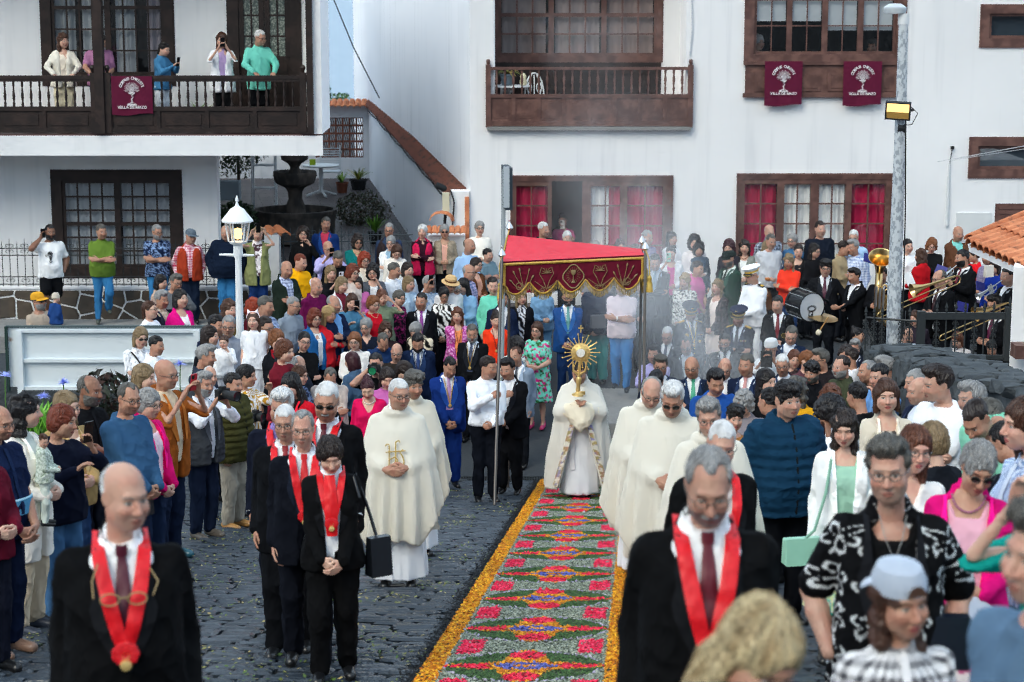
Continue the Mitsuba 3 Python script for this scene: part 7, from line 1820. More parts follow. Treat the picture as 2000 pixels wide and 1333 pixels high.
1498 718 f long:black | D=20.4 S=1.66 y=25 n=4 skin=w top=blouse:15161a vn=.1 short | girl with long black hair glancing sideways
1398 716 m thick:black | D=19.6 S=1.74 y=10 n=22 skin=md top=sweater:2a5aa0 | teenage boy with black hair in a blue jacket looking down
1538 739 m mop:black | D=14.2 S=1.80 y=18 h=22 n=4 skin=p top=puffer:17405a bt=trousers:14171e pose=pocket | teenage boy in a dark teal quilted jacket
1436 786 m mop:black | D=14.6 S=1.42 y=10 n=8 skin=w top=sweater:a87a4a hs=.92 | black haired child behind the grey haired priest
1450 758 f curlyshort:grey | D=18.5 S=1.58 y=-20 n=20 skin=wd top=blouse:8f8a90 | woman with grey curls left of the teal jacket
1552 731 f wavy:dgrey | D=18.5 S=1.62 y=-30 n=10 top=sweater:d8a526 | woman with dark grey hair in a mustard yellow jacket
1503 756 m crop:black | D=16.5 S=1.55 y=-150 top=sweater:2a2e36 | boy with cropped black hair behind the teal jacket
1622 747 f curly:chestnut | D=18.5 S=1.64 y=-5 n=14 gl top=blouse:33262a | woman with chestnut curls and clear glasses
1617 766 m afro:black | D=16 S=1.66 y=-70 n=30 skin=d top=shirt:eef0f4 pose=down/chin | person with black curly hair in a white shirt looking down
1649 794 f longwavy:dark | D=12.6 y=-5 n=16 skin=wd top=open:eef0f0:a8d0bc in=v pose=down bt=skirt:bfe0c8:e8c8d0:swirl skirthem=.36 vw=.06 hem=.72 | young woman in a white blazer over a mint green satin dress
1731 737 f bob:brown | D=15.2 S=1.68 y=0 n=2 skin=w top=open:d8d0c0:efe8dc:zebra:4a3a30 pin in=v ear=d8c8a0 | woman with a brown bob in a beige cardigan and zebra print blouse
1790 827 f long:chestnut | D=10 y=5 n=4 gl skin=w top=blouse:eeece8 vn=.12 S=1.66 | woman with long chestnut hair and clear framed glasses
1823 821 f shortbob:dirty | D=12 S=1.62 y=-150 top=blouse:20242c | woman with a short ash blond bob seen from behind
1735 843 m thick:dgrey | D=7.5 y=-4 n=4 gl skin=p top=open:101115:121316:loopflower:cfd2d4 hem=.72 in=v short pose=pocket bt=trousers:14161b vw=.07 | man in a black short sleeved shirt with white embroidered flowers
1914 855 f pixie:grey | D=9 y=-12 n=24 r=8 sg skin=t top=open:d6127c:e4b4c4 in=v bt=skirt:e6dcd8:c86a90:blotch pose=down/belly neck=a06080 vw=.08 | grey haired woman with sunglasses in a magenta blazer
1897 774 m crop:dark | D=12.4 S=1.74 y=-40 n=40 skin=m top=polo:8fd0b8 stoop=1 | dark haired man in a mint green polo bending forward
1830 707 m thick:dark | D=14.6 S=1.80 y=-55 h=-75 skin=p top=tee:eef1f4 | tall young man with dark quiffed hair in a white T-shirt
1787 720 m crop:grey | D=19.5 S=1.74 y=-70 skin=p top=shirt:3a3f4c | grey haired man in profile before the basalt wall
1794 737 m fringe2:white | D=17.5 S=1.72 y=-65 skin=p top=suit:222c44:dfe8f2 | old man with thin white hair in a navy suit in profile
1898 741 m thick:grey | D=15 S=1.74 y=-80 skin=p top=sweater:1c2a44 | man with brushed back grey hair near the basalt wall
1927 776 f bob:dgrey | D=13.2 S=1.60 y=-110 top=blouse:b4a898 | woman with a grey brown bob behind the bending man
1674 745 m short:black | D=17.5 S=1.58 y=-140 skin=m top=tee:17191d | boy with short black hair seen from behind in black
1716 709 m short:black | D=20.5 S=1.72 y=-60 n=8 skin=p top=shirt:6f98c8 pose=down/chin | dark haired young man resting his chin on a hand
1694 703 m receding:grey | D=22.5 S=1.74 y=-70 skin=m top=shirt:50463c | man with thinning grey hair in profile
1727 693 m thick:grey | D=23.5 S=1.76 y=-100 skin=p top=suit:1e2530:dfe4ea | grey haired man seen from the back near the wall corner
2004 770 f long:brown | D=9.5 S=1.66 y=-75 h=-80 top=shirt:cfdcec:7f98c0:stripev | woman with long brown hair at the right edge in a striped shirt
1962 822 m short:black | D=11.2 S=1.60 y=-140 n=30 top=sweater:151a28 id=tom | person in a navy sweatshirt bending near the right edge
2092 880 f bob:brown | D=6.8 S=1.64 y=-30 top=blouse:12948a pose=up/down | woman in a teal blouse at the right edge raising her arm
1760 1090 f longwavy:brown | D=5.6 y=8 n=6 skin=t hat=backcap:aab4c2:4a3226 top=shirt:e8e8ea:4a4c54:check | girl in a white backwards cap and checked shirt in the right foreground
1500 1150 f long:c4b28a | D=4.5 y=25 h=28 n=34 skin=t top=blouse:8a8478 streak=8a7452 hs=1.1 ear=e0d8c8 | blond woman with streaked hair in the centre foreground
2045 955 m thick:dgrey | D=4.6 y=-60 S=1.84 skin=p top=tee:5f7890 | man in a blue grey T-shirt at the lower right corner
1677 637 f bun:black | D=29.5 S=1.60 y=60 top=shirt:22262c skin=t | woman with braided black hair looking right near the fence
1670 660 m thick:grey | D=27.5 S=1.72 y=-30 gl top=suit:20283a:e4e8f0 skin=p | man with swept grey hair and glasses beside the fence
1652 672 f curly:dark | D=26.5 S=1.58 y=-40 top=blouse:2a2228 | woman with dark curls half hidden behind the grey bearded man
1660 678 m crop:dark | D=25.8 S=1.70 y=-120 top=shirt:e4e4e8 skin=m | man with dark cropped hair seen from behind near the fence
1774 638 m fringe:dark | D=28.2 S=1.50 y=15 n=25 skin=p top=shirt:dfe4ea | bald headed man behind the iron railing right of the lamp post
1787 605 f bob:brown | D=29.8 S=1.55 y=-30 top=blouse:3a3440 | woman with brown hair behind the lamp post and railing
1868 647 f bob:chestnut | D=27.9 S=1.45 y=-50 n=20 skin=wd top=blouse:d8d4d6 | girl with straight chestnut hair seated behind the iron gate
1935 663 m thick:black | D=27.4 S=1.45 y=-20 n=30 top=sweater:1c1c20 skin=m | black haired boy behind the iron gate
1214 541 m short:dark | D=31.0 S=1.78 base=.53 y=-10 skin=m top=polo:ecdfe6 pose=cross watch bt=jeans:4f8cc4 bent=0 belly=.05 shoe=2a2e34 walk=.5 | man in a pale pink polo and blue jeans whose head is hidden by the canopy
1168 540 m short:brown | D=32 S=1.76 y=-20 top=puffer:1b2a44 bt=wide:4f9a98 | person in a navy jacket and teal trousers behind the canopy
1060 546 f bob:dark | D=32.4 S=1.66 y=15 top=shirt:7fa4c4 bt=jeans:6f9cc0 pose=belly | person in a light denim jacket and jeans behind the bright blue suit
1252 546 m short:black | D=32.6 S=1.76 y=-10 top=sweater:2a2f36 bt=trousers:23272e | person in dark clothes standing behind the right canopy poles
982 566 m short:black | D=31.2 S=1.74 y=10 top=suit:1e2c48:eef0f4 | person in a navy jacket and white shirt half hidden by the left canopy poles
1062 433 m crop:white | y=32 skin=g top=sweater:2a3038 | white haired man above the red canopy looking right
1098 417 f pony:dark | y=-10 skin=t top=tee:c04a86 pose=belly/phone phone=d8d4cc:r S=1.66 base=1.4 D=37.2 | woman in pink at the open window holding up a phone
1108 450 f pony:white | y=25 top=blouse:c8b8cc skin=w | girl with pale hair tied back above the canopy
1162 469 m crop:grey | gl skin=g y=-5 top=shirt:9a9aa0 | grey haired person with glasses peeping over the canopy
1211 466 f bob:dark | y=0 top=blouse:5a4a50 skin=t | woman with a dark bob above the canopy edge
1243 476 f shortbob:black | y=30 n=16 top=blouse:2c2c34 | black haired woman bowing behind the right corner of the canopy
1704 74 m thick:dgrey | D=37.3 S=1.70 y=-20 n=14 skin=m top=polo:e8eaee pose=rail | man in a white polo leaning behind the upper right window
1481 66 f shortbob:white | D=37.3 S=1.70 y=30 skin=w top=blouse:e4e2dc | person in white behind the left pane of the upper right window
'''
for line in FOLK.strip().split('\n'): person(line)
# ------------------------------------------------------------------ canopy, monstrance, street furniture
def gz(p): return float(ground_z(p[0], p[1]))
# canopy: four corners in the place
DF, DK_ = 24.6, 25.5
FL, FR = at(982, 512, DF), at(1258, 499, DF)
BL, BR = at(993, 460, DK_ + .2), at(1252, 487, DK_ + .2)
CAN = thing('canopy', 'red processional canopy with gold embroidered valance carried on poles over the priest', 'canopy')
def lerp(a, b, t): return a + (b - a) * t
n, m = 26, 10; rows = []
for j in range(m + 1):
    r = []
    for i in range(n + 1):
        u, w = i / n, j / m; p = lerp(lerp(FL, FR, u), lerp(BL, BR, u), w)
        p = p + [0, 0, -.05 * math.sin(math.pi * u) * math.sin(math.pi * min(w * 1.0, 1)) + .010 * math.sin(u * 31 + w * 9) * math.sin(math.pi * w)]
        r.append(p)
    rows.append(r)
v, f = thick(*strip(rows), .008); emit(CAN + '__roof', v, f, 'satin', lin('cf2638'), smooth=True)
ex = (FR - FL) / np.linalg.norm(FR - FL); W = np.linalg.norm(FR - FL); down = np.array([0, -.02, -1.0])
def val_bottom(u):
    s = np.abs(np.sin(np.pi * (u * 5.0 + .06))) ** .9
    return .265 + .15 * s - .03 * (np.abs(u - .5) > .46)
def valance(a, b, key, gold=True, seg=100):
    ee = (b - a) / np.linalg.norm(b - a); L = np.linalg.norm(b - a); nn = np.cross(ee, [0, 0, 1]); nn = nn if nn[1] < 0 or abs(ee[1]) > .5 else -nn
    us = np.linspace(0, 1, seg); rows = []
    for u in us:
        bt = val_bottom(u * L / W if L < W * .8 else u); rows.append([lerp(a, b, u) + down * bt * q + nn * .010 * math.sin(u * 40 + q * 2) * q for q in np.linspace(0, 1, 7)])
    v, f = thick(*strip(rows), .008); emit(CAN + '__' + key, v, f, 'cloth', lin('5e1226'), smooth=True)
    fr = MB()
    for k in range(int(L / .011)):
        u = k * .011 / L; bt = val_bottom(u * L / W if L < W * .8 else u); p = lerp(a, b, u) + down * bt + nn * .010 * math.sin(u * 40 + 2)
        fr.tube([p, p + [rng.normal(0, .003), rng.normal(0, .004), -.035], p + [rng.normal(0, .006), rng.normal(0, .006), -.072]], .0042, 3, lin('b9a064') * rng.uniform(.7, 1.15), cap=False)
    fr.put(CAN + '__fringe', 'satin', kind='stuff')
    g = MB(); pts = [lerp(a, b, u) + down * (val_bottom(u * L / W if L < W * .8 else u) - .012) + nn * (.010 * math.sin(u * 40 + 2) + .010) for u in us]
    g.tube(pts, .011, 5, 'b8933f'); g.tube([a + nn * .014 + down * .03, b + nn * .014 + down * .03], .017, 5, 'b8933f')
    for e in (a, b): g.tube([e + nn * .014 + down * .02 + (ee if e is a else -ee) * .02, e + nn * .014 + down * .29 + (ee if e is a else -ee) * .02], .015, 5, 'b8933f')
    g.put(CAN + '__gold_braid', 'satin'); return nn
nn = valance(FL, FR, 'valance'); valance(BL, FL, 'side_valance', seg=40); valance(BR, FR, 'side_valance', seg=40); valance(BL, BR, 'back_valance')
# embroidery: scrolls, ears of wheat and a chalice
E = MB()
def emb(pts, r=.0045, c='7d6546'): E.tube([FL + ex * x * W + down * y + nn * (.016) for x, y in pts], r, 5, c)
def curl_(x0, y0, s, fl, turns=1.5, a0=0):
    t = np.linspace(0, 1, 16); a = a0 + t * turns * 2 * np.pi; r = s * (1 - .75 * t); return [(x0 + fl * (r_ * math.cos(a_)) / W, y0 + r_ * math.sin(a_)) for a_, r_ in zip(a, r)]
for fl, c in ((1, .15), (-1, .85)):
    for k, (dx, dy) in enumerate(((-.07, -.22), (-.03, -.25), (.035, -.24), (.06, -.16), (-.09, -.12))):
        emb([(c + fl * dx * q, .36 + dy * q ** .7 + .03 * math.sin(q * 3)) for q in np.linspace(0, 1, 8)], .0055)
        E.lathe([(0, .035), (.010, .02), (.012, 0), (0, -.03)], 6, FL + ex * (c + fl * dx) * W + down * (.36 + dy) + nn * .016, frame_to((fl * dx * W, 0, -dy)), '7d6a48')
    emb(curl_(c - fl * .03, .30, .06, fl), .006); emb([(c - fl * .03, .43), (c, .36), (c + fl * .02, .27)], .006)
for c in (.31, .69):
    for fl in (-1, 1):
        emb([(c, .36), (c + fl * .022, .25), (c + fl * .05, .17), (c + fl * .036, .09), (c + fl * .014, .11)], .006); emb([(c, .35), (c + fl * .04, .31), (c + fl * .085, .25)], .005); emb(curl_(c + fl * .03, .36, .035, fl), .005)
    for k in range(7): emb([(c, .16), (c + .035 * math.cos(-3.14 + k * .52), .16 + .06 * math.sin(-3.14 + k * .52))], .0055)
t = np.linspace(0, 2 * np.pi, 40); emb([(.5 + .068 * math.cos(a) * (1 + .10 * math.cos(4 * a)), .215 + .135 * math.sin(a) * (1 + .06 * math.cos(4 * a))) for a in t], .008, '8a7652')
for k in range(18): emb([(.5 + .03 * math.cos(k * .35), .2 + .055 * math.sin(k * .35)), (.5 + .052 * math.cos(k * .35), .2 + .10 * math.sin(k * .35))], .003)
E.lathe([(.03, .055), (.034, .03), (.022, 0), (.006, -.012), (.006, -.05), (.012, -.06), (.006, -.07), (.03, -.10), (0, -.1)], 12, FL + ex * .5 * W + down * .19 + nn * .018, np.diag([1, .35, 1]), '7d6a48')
E.put(CAN + '__embroidery', 'satin', smooth=50)
# poles, finials, tassels
for i, (cn, foot) in enumerate(((FL, at(966, 990, 22.95)), (BL, None), (FR, None), (BR, None))):
    top = cn + [(-.012 if i % 2 == 0 and i < 2 else .012), -.03 if i in (0, 2) else .03, .06]
    if foot is None: foot = np.array([top[0] + (.0 if i != 1 else -.02), top[1] + (.25 if i % 2 else -.1), 0]); foot[2] = gz(foot)
    else: foot[2] = gz(foot) + .06
    MB().tube([foot, lerp(foot, top, .5), top], .019, 10, '4a4644' if i < 2 else '6d6a66').put(CAN + '__pole', 'gloss', smooth=True)
    MB().lathe([(0, .15), (.012, .13), (.006, .11), (.02, .09), (.042, .055), (.05, .03), (.04, .02), (.022, 0)], 14, top).put(CAN + '__finial', 'silver', smooth=40)
    M = MB(); o = top + [.045 if i > 1 else -.03, -.03, 0]
    M.tube([top + [0, -.02, .02], o + [0, 0, -.1], o + [.01, 0, -.3]], .009, 6, 'c8b070')
    M.lathe([(.01, 0), (.028, -.03), (.022, -.06), (.034, -.10), (.04, -.2), (0, -.2)], 10, o + [.01, 0, -.3], c='b99a48'); M.put(CAN + '__tassel', 'satin', smooth=40)
# monstrance
wc = WHERE[NAMED['celebrant']]; hc = (wc['hand'][-1] + wc['hand'][1]) / 2
MO = thing('monstrance', 'golden sunburst monstrance held up in front of the priest in the white cope', 'monstrance')
cc = at(1134, 689, hc[1] - .05); bt_ = at(1128, 768, hc[1] - .03)
M = MB(); 
for k in range(22):
    a = k / 22 * 2 * math.pi; d = np.array([math.cos(a), 0, math.sin(a)]); L = .215 if k % 2 == 0 else .175
    M.tube([cc + d * .085, cc + d * L], [.011, .004], 5); M.lathe([(0, .013), (.013, 0), (0, -.013)], 8, cc + d * (L + .008))
M.put(MO + '__ray', 'gold', smooth=50)
Rf = frame_to((0, -1, 0)); MB().lathe([(.055, .035), (.068, .03), (.10, .02), (.115, 0), (.10, -.015), (0, -.02)], 28, cc, Rf).put(MO + '__sunburst', 'gold', smooth=30)
MB().lathe([(.052, .030), (0, .034)], 20, cc, Rf, 'e9e6dc').put(MO + '__host', 'gloss', smooth=40)
M = MB()
for k in range(12): a = k / 12 * 6.283; M.lathe([(0, .014), (.014, 0), (0, -.014)], 8, cc + [.088 * math.cos(a), -.022, .088 * math.sin(a)])
M.put(MO + '__beads', 'gold', smooth=50)
M = MB().box(cc[0] - .008, cc[0] + .008, cc[1] - .008, cc[1] + .008, cc[2] + .24, cc[2] + .33).box(cc[0] - .03, cc[0] + .03, cc[1] - .007, cc[1] + .007, cc[2] + .285, cc[2] + .302); M.put(MO + '__cross', 'gold')
ax = cc - bt_; Lx = np.linalg.norm(ax)
MB().lathe([(.0, 0), (.07, .0), (.066, .015), (.035, .03), (.02, .05), (.03, .07), (.022, .1), (.028, .15), (.036, .20), (.02, .23), (.026, .25), (.015, .29), (.02, Lx - .07), (.015, Lx - .05)], 18, bt_ - [0, 0, .03], frame_to(ax)).put(MO + '__stem', 'gold', smooth=40)
for s in (-1, 1): MB().tube([bt_ + ax * .45, bt_ + ax * .55 + [s * .07, -.02, .0], bt_ + ax * .75 + [s * .085, -.01, .03]], [.018, .014, .008], 7).lathe([(0, .02), (.018, .01), (.018, -.01), (0, -.02)], 8, bt_ + ax * .78 + [s * .085, -.01, .04]).put(MO + '__angel_arm', 'gold', smooth=50)
# street lantern on the left
LN = thing('street_lantern', 'white classical street lantern with its lamp lit on the left', 'street lamp')
lp = at(470, 700, 25.6); g0 = gz(lp); pxm = 4000 / 25.6
def lz(y): return at(470, y, 25.6)[2]
MB().lathe([(.14, 0), (.14, .08), (.10, .14), (.085, .5), (.10, .52), (.10, .6), (.062, .66), (.058, lz(700) - g0), (.085, lz(690) - g0), (.08, lz(660) - g0), (.05, lz(652) - g0), (.042, lz(505) - g0), (.062, lz(500) - g0), (.06, lz(480) - g0), (.05, lz(476) - g0), (.075, lz(472) - g0)], 16, (lp[0], lp[1], g0), c='dfe4e6').put(LN + '__post', 'paint', smooth=35)
MB().tube([[lp[0] - .24, lp[1], lz(498)], [lp[0] - .16, lp[1], lz(498)], [lp[0], lp[1], lz(499)], [lp[0] + .2, lp[1], lz(499)]], [.012, .018, .022, .014], 8, 'dfe4e6').put(LN + '__crossbar', 'paint', smooth=40)
z0, z1, z2, z3 = lz(472), lz(432), lz(412), lz(400)
MB().lathe([(.10, z0 - .03), (.12, z0), (.0, z0)], 6, (lp[0], lp[1], 0), c='dfe4e6').put(LN + '__base_ring', 'paint')
M = MB()
for k in range(6):
    a = k * math.pi / 3 + .26; p = np.array([math.cos(a), math.sin(a), 0]); M.tube([[lp[0], lp[1], z0] + p * .115, [lp[0], lp[1], z1] + p * .155], .011, 5, 'dfe4e6')
M.put(LN + '__frame', 'paint')
MB().lathe([(.108, z0), (.147, z1)], 6, (lp[0], lp[1], 0), rotz(.26)).put(LN + '__glass', 'glass')
MB().lathe([(.20, z1 - .01), (.20, z1 + .01), (.12, z2 - .02), (.09, z2 + .02), (.03, z3 - .02), (.012, z3 + .03), (.022, z3 + .05), (.008, z3 + .11), (0, z3 + .12)], 12, (lp[0], lp[1], 0), c='e4e8ea').put(LN + '__cap', 'paint', smooth=30)
bv, bf, _ = MB().lathe([(0, -.075), (.045, -.06), (.06, 0), (.045, .06), (0, .075)], 14, (lp[0], lp[1], (z0 + z1) / 2 - .03)).get()
scene[key_for(LN + '__bulb')] = {**mikit.ply((bv, bf), 'paint', smooth=True), 'emitter': {'type': 'area', 'radiance': {'type': 'rgb', 'value': [.62, .36, .12]}}}
# tall lamp post on the right with a lit floodlight
PO = thing('lamp_post', 'tall grey lamp post with peeling white paint and a lit floodlight on the right', 'street lamp')
D_ = 27.3; b_, t_ = at(1746, 668, D_), at(1765, 30, D_); b_[2] = gz(b_) - .1
MB().tube([b_, at(1747, 560, D_), at(1757, 300, D_), t_], [.098, .095, .078, .062], 16).put(PO + '__post', 'peeling_paint', smooth=40)
hp = at(1748, 22, D_)
MB().lathe([(0, .08), (.08, .075), (.15, .03), (.155, 0), (.14, -.05), (0, -.06)], 18, hp + [0, 0, .02], np.diag([1.0, .8, 1.0]), 'b9c2c8').put(PO + '__lamp_head', 'gloss', smooth=40)
MB().tube([t_ + [-.0, 0, -.12], t_ + [0, 0, .02]], .075, 12, 'd8dcde').put(PO + '__collar', 'paint', smooth=40)
MB().tube([at(1769, 235, D_ - .1), at(1768, 420, D_ - .1), at(1762, 660, D_ - .1)], .010, 5, '1b1f22').tube([at(1752, 250, D_), at(1768, 251, D_)], .085, 12, '22262a').put(PO + '__cable', 'paint')
FLD = thing('floodlight', 'lit black floodlight fixed to the tall lamp post', 'floodlight')
fo_ = at(1754, 216, D_ - .18); Rr = rotz(-.25) @ roty(.05) @ rotx(.32)
MB().obox(fo_, (.33, .05, .24), Rr, '1a1c1f').put(FLD + '__case', 'paint')
for a, b, w_, h_ in ((0, .115, .33, .016), (0, -.115, .33, .016), (.157, 0, .016, .24), (-.157, 0, .016, .24)): MB().obox(fo_ + Rr @ np.array([a, -.03, b]), (w_, .022, h_), Rr, '232629').put(FLD + '__rim', 'paint')
MB().obox(fo_ + Rr @ np.array([0, -.027, -.06]), (.29, .008, .09), Rr, 'b08a4a').put(FLD + '__reflector', 'gloss')
q = np.array([[-.145, -.03, -.015], [.145, -.03, -.015], [.145, -.03, .105], [-.145, -.03, .105]]) @ Rr.T + fo_
scene[key_for(FLD + '__panel')] = {**mikit.ply((q, np.array([[0, 1, 2], [0, 2, 3]])), 'paint'), 'emitter': {'type': 'area', 'radiance': {'type': 'rgb', 'value': [.36, .21, .075]}}}
MB().tube([fo_ + [.17, .02, 0], fo_ + [.22, .1, 0], t_ * 0 + at(1762, 216, D_)], .02, 6, '1a1c1f').tube([fo_ + [.18, .05, .04], fo_ + [.27, .04, -.04], fo_ + [.2, .06, -.19], at(1768, 245, D_ - .08)], .006, 5, '15171a').put(FLD + '__bracket', 'paint')
# traffic sign seen edge on
TS = thing('road_sign', 'dark road sign seen edge on above the left canopy poles', 'sign')
p0, p1 = at(979, 700, 29.5), at(984, 330, 29.5); p0[2] = gz(p0)
MB().tube([p0, p1], .032, 8, '9aa3a8').put(TS + '__pole', 'paint', smooth=True)
MB().obox(at(990, 366, 29.4), (.10, .56, .60), rotz(.12), '39434b').put(TS + '__panel', 'paint'); MB().obox(at(989, 366, 29.0), (.085, .03, .58), rotz(.12), 'a9b2b8').put(TS + '__rim', 'paint')
# white notice board on posts at the left
BD = thing('notice_board', 'back of a large white notice board with rust stains on two posts at the left', 'notice board')
Db = 26.0; a0, a1 = at(40, 700, Db)[0], at(386, 700, Db)[0]; zt_, zm_, zb_2 = at(0, 645, Db)[2], at(0, 703, Db)[2], at(0, 757, Db)[2]
MB().box(a0 - .16, a1 + .16, Db + .03, Db + .05, zb_2 - .0, zt_ + .03).put(BD + '__panel', 'rusty_white')
MB().box(a0 - .18, a0 - .155, Db - .05, Db + .06, zb_2 - .05, zt_ + .05, '14312c').box(a1 + .155, a1 + .18, Db - .05, Db + .06, zb_2 - .05, zt_ + .05, '14312c').box(a0 - .18, a1 + .18, Db + .0, Db + .07, zt_ + .03, zt_ + .05, '3b4a4c').put(BD + '__edge', 'paint')
for z in (zt_, zm_, zb_2): MB().box(a0, a1, Db - .035, Db + .03, z - .03, z + .012).put(BD + '__rail', 'rusty_white')
for x in (a0, a1): MB().box(x - .04, x + .04, Db - .06, Db + .028, gz((x, Db)) - .1, zt_ + .005).put(BD + '__post', 'rusty_white')
MB().box(-9, -2.9, 27.6, 27.75, .3, 1.55).put(thing('garden_wall', 'dark wall in the shade under the white notice board', 'wall'), 'basalt')
# agapanthus and strap leaves by the board
def agapanthus(px, py, D, lab, h):
    k = thing('blue_lily', lab, 'flower'); o = at(px, py, D); MB().tube([o - [0, 0, h], o - [.01, 0, h * .5], o], .007, 5, '4d7a35').put(k + '__stem', 'leaf')
    M = MB()
    for i in range(46):
        d = rng.normal(0, 1, 3); d[2] = abs(d[2]) * .8 - .15; d /= np.linalg.norm(d); leaf_blade(o, d, rng.uniform(.07, .10), .012, .15, lin(['98a6ea', 'b4bff4', '7f8fdc'][rng.integers(3)]), M, 2)
    M.put(k + '__flower', 'leaf', smooth=True)
agapanthus(124, 748, 24.2, 'blue lily flower head before the lower edge of the white board', .6)
agapanthus(10, 735, 24.4, 'blue lily flower head at the left edge of the photograph', .6)
agapanthus(352, 712, 24.6, 'dark faded lily head near the right end of the white board', .5)
agapanthus(84, 775, 24.6, 'small blue lily in the shade below the white board', .5)
k = thing('strap_plant', 'clump of bright green strap leaves below the white board', 'plant'); M = MB()
for i in range(130):
    o = at(78 + rng.normal(0, 26), 850, 21.5 + rng.uniform(-.5, .5)); leaf_blade(o, (rng.normal(0, .35), rng.normal(0, .3), 1), rng.uniform(.35, .62), .02, .35, lin(['5fa02c', '7cbb3c', '4b8424'][rng.integers(3)]) * rng.uniform(.7, 1.1), M)
M.put(k + '__leaves', 'leaf', smooth=True)
bush('bush', 'dark reddish leafed plant in the shade behind the bald man in black', at(208, 772, 21.5), np.array([.3, .3, .3]), 500, ['2a2a24', '3b2a26', '1e2a1c'], .05)
# ---- right side: tiled hut, iron gate, railings, basalt wall
HU = thing('hut', 'small white building with an orange tiled roof at the right edge', 'hut')
hx = at(1976, 600, 26.5)[0]
MB().prism([(hx, 26.5), (hx + 4, 25.6), (hx + 4, 31), (hx + 1.35, 31)], gz((hx, 26.5)) - .6, at(0, 520, 26.6)[2]).put(HU + '__wall', 'plaster')
M = MB(); e0, e1 = at(1893, 470, 29.2), at(2060, 545, 25.6)
def roofpt(s, t):      # s along the eave from the far left corner, t up the slope to the right
    return e0 + (e1 - e0) * s + np.array([2.2, 1.9, .52]) * t
M.add([roofpt(0, 0) - [0, 0, .07], roofpt(1, 0) - [0, 0, .07], roofpt(1, 1) - [0, 0, .07], roofpt(0, 1) - [0, 0, .07], roofpt(0, 0) - [0, 0, .16], roofpt(1, 0) - [0, 0, .16], roofpt(1, 1) - [0, 0, .16], roofpt(0, 1) - [0, 0, .16]], [[0, 1, 2, 3], [7, 6, 5, 4], [0, 4, 5, 1], [1, 5, 6, 2], [2, 6, 7, 3], [3, 7, 4, 0]])
M.put(HU + '__eaves', 'plaster'); RO = key_for(HU + '__roof'); nt = 13
MB().add([roofpt(0, .0) - [0, 0, .065], roofpt(1, .0) - [0, 0, .065], roofpt(1, 1) - [0, 0, .065], roofpt(0, 1) - [0, 0, .065]], [[0, 1, 2, 3]]).put(RO, 'terracotta')
for i in range(nt):
    for j in range(4):
        P = []
        for t, sc, up in ((j / 4 - .03, 1.1, .0), ((j + 1) / 4, .9, .0)):
            for a in np.linspace(0, np.pi, 6):
                c = roofpt((i + .5) / nt, max(t, -.03)); d = (e1 - e0) / nt * .5; P.append(c + d * math.cos(a) * sc + np.array([0, 0, -.05 + .10 * math.sin(a) * sc + (.02 if t < (j + .5) / 4 else 0)]))
        P = np.array(P); k = np.arange(5); Q = P - [0, 0, .016]
        emit(RO + '__tile', np.vstack([P, Q]), np.vstack([np.stack([k, k + 1, k + 7, k + 6], 1)[:, ::-1], np.stack([k + 12, k + 13, k + 19, k + 18], 1), np.stack([k, k + 12, k + 13, k + 1], 1)]), 'terracotta')
for i in range(7):
    a, b = roofpt(-.01, i / 7), roofpt(-.01, (i + 1.08) / 7); M = MB(); P = []
    for c in (a, b):
        for t in np.linspace(0, np.pi, 6): P.append(c + np.array([-.08 * math.cos(t), -.03, .02 + .08 * math.sin(t)]))
    P = np.array(P); k = np.arange(5); emit(RO + '__ridge_tile', np.vstack([P, P - [0, 0, .018]]), np.vstack([np.stack([k, k + 1, k + 7, k + 6], 1), np.stack([k + 12, k + 18, k + 19, k + 13], 1), np.stack([k, k + 12, k + 13, k + 1], 1)]), 'terracotta')
tagged(MB().box(at(1987, 690, 26)[0] - .02, at(1987, 690, 26)[0] + .3, 26.0, 26.3, at(0, 702, 26)[2], at(0, 676, 26)[2]).put('wooden_box', 'wood_brown'), 'weathered wooden box on the basalt wall against the white hut', 'box')
GA = thing('iron_gate', 'dark iron gate with spear points and ornate bars beside the white hut', 'gate'); Dg = 26.9
def gx(x): return at(x, 640, Dg)[0]
def gzz(y): return at(1880, y, Dg)[2]
M = MB().box(gx(1791), gx(1806), Dg - .05, Dg + .05, gzz(705), gzz(608)).box(gx(1962), gx(1980), Dg - .05, Dg + .05, gzz(705), gzz(600)).box(gx(1806), gx(1962), Dg - .03, Dg + .03, gzz(624), gzz(611)).box(gx(1806), gx(1962), Dg - .03, Dg + .03, gzz(702), gzz(694))
M.put(GA + '__frame', 'iron')
def orn(x, z0, z1, D, M):
    zc = (z0 + z1) / 2
    for q in np.linspace(.12, .88, 5):
        z = z0 + (z1 - z0) * q
        for fl in (-1, 1): M.tube(scroll([x, D, z], .026, fl), .006, 4); M.tube(scroll([x, D, z + .03], .018, fl), .005, 4)
        M.lathe([(0, .02), (.014, 0), (0, -.02)], 6, (x, D, z))
def spear(x, z, D, M): M.lathe([(.007, 0), (.020, .03), (.012, .05), (.024, .07), (.012, .11), (0, .15)], 6, (x, D, z), np.diag([1, .5, 1]))
for i, x in enumerate(np.linspace(gx(1829), gx(1940), 7)):
    M = MB().tube([[x, Dg, gzz(695)], [x, Dg, gzz(611)]], .011, 6); spear(x, gzz(611), Dg, M)
    if i % 2 == 0: orn(x, gzz(690), gzz(626), Dg, M)
    M.put(GA + '__bar', 'iron')
spk = MB(); [spear(gx(x), gzz(600), Dg, spk) for x in (1971,)]; spk.put(GA + '__bar', 'iron')
RG = thing('iron_railing', 'grey iron railing with ornate uprights behind the lamp post', 'railing')
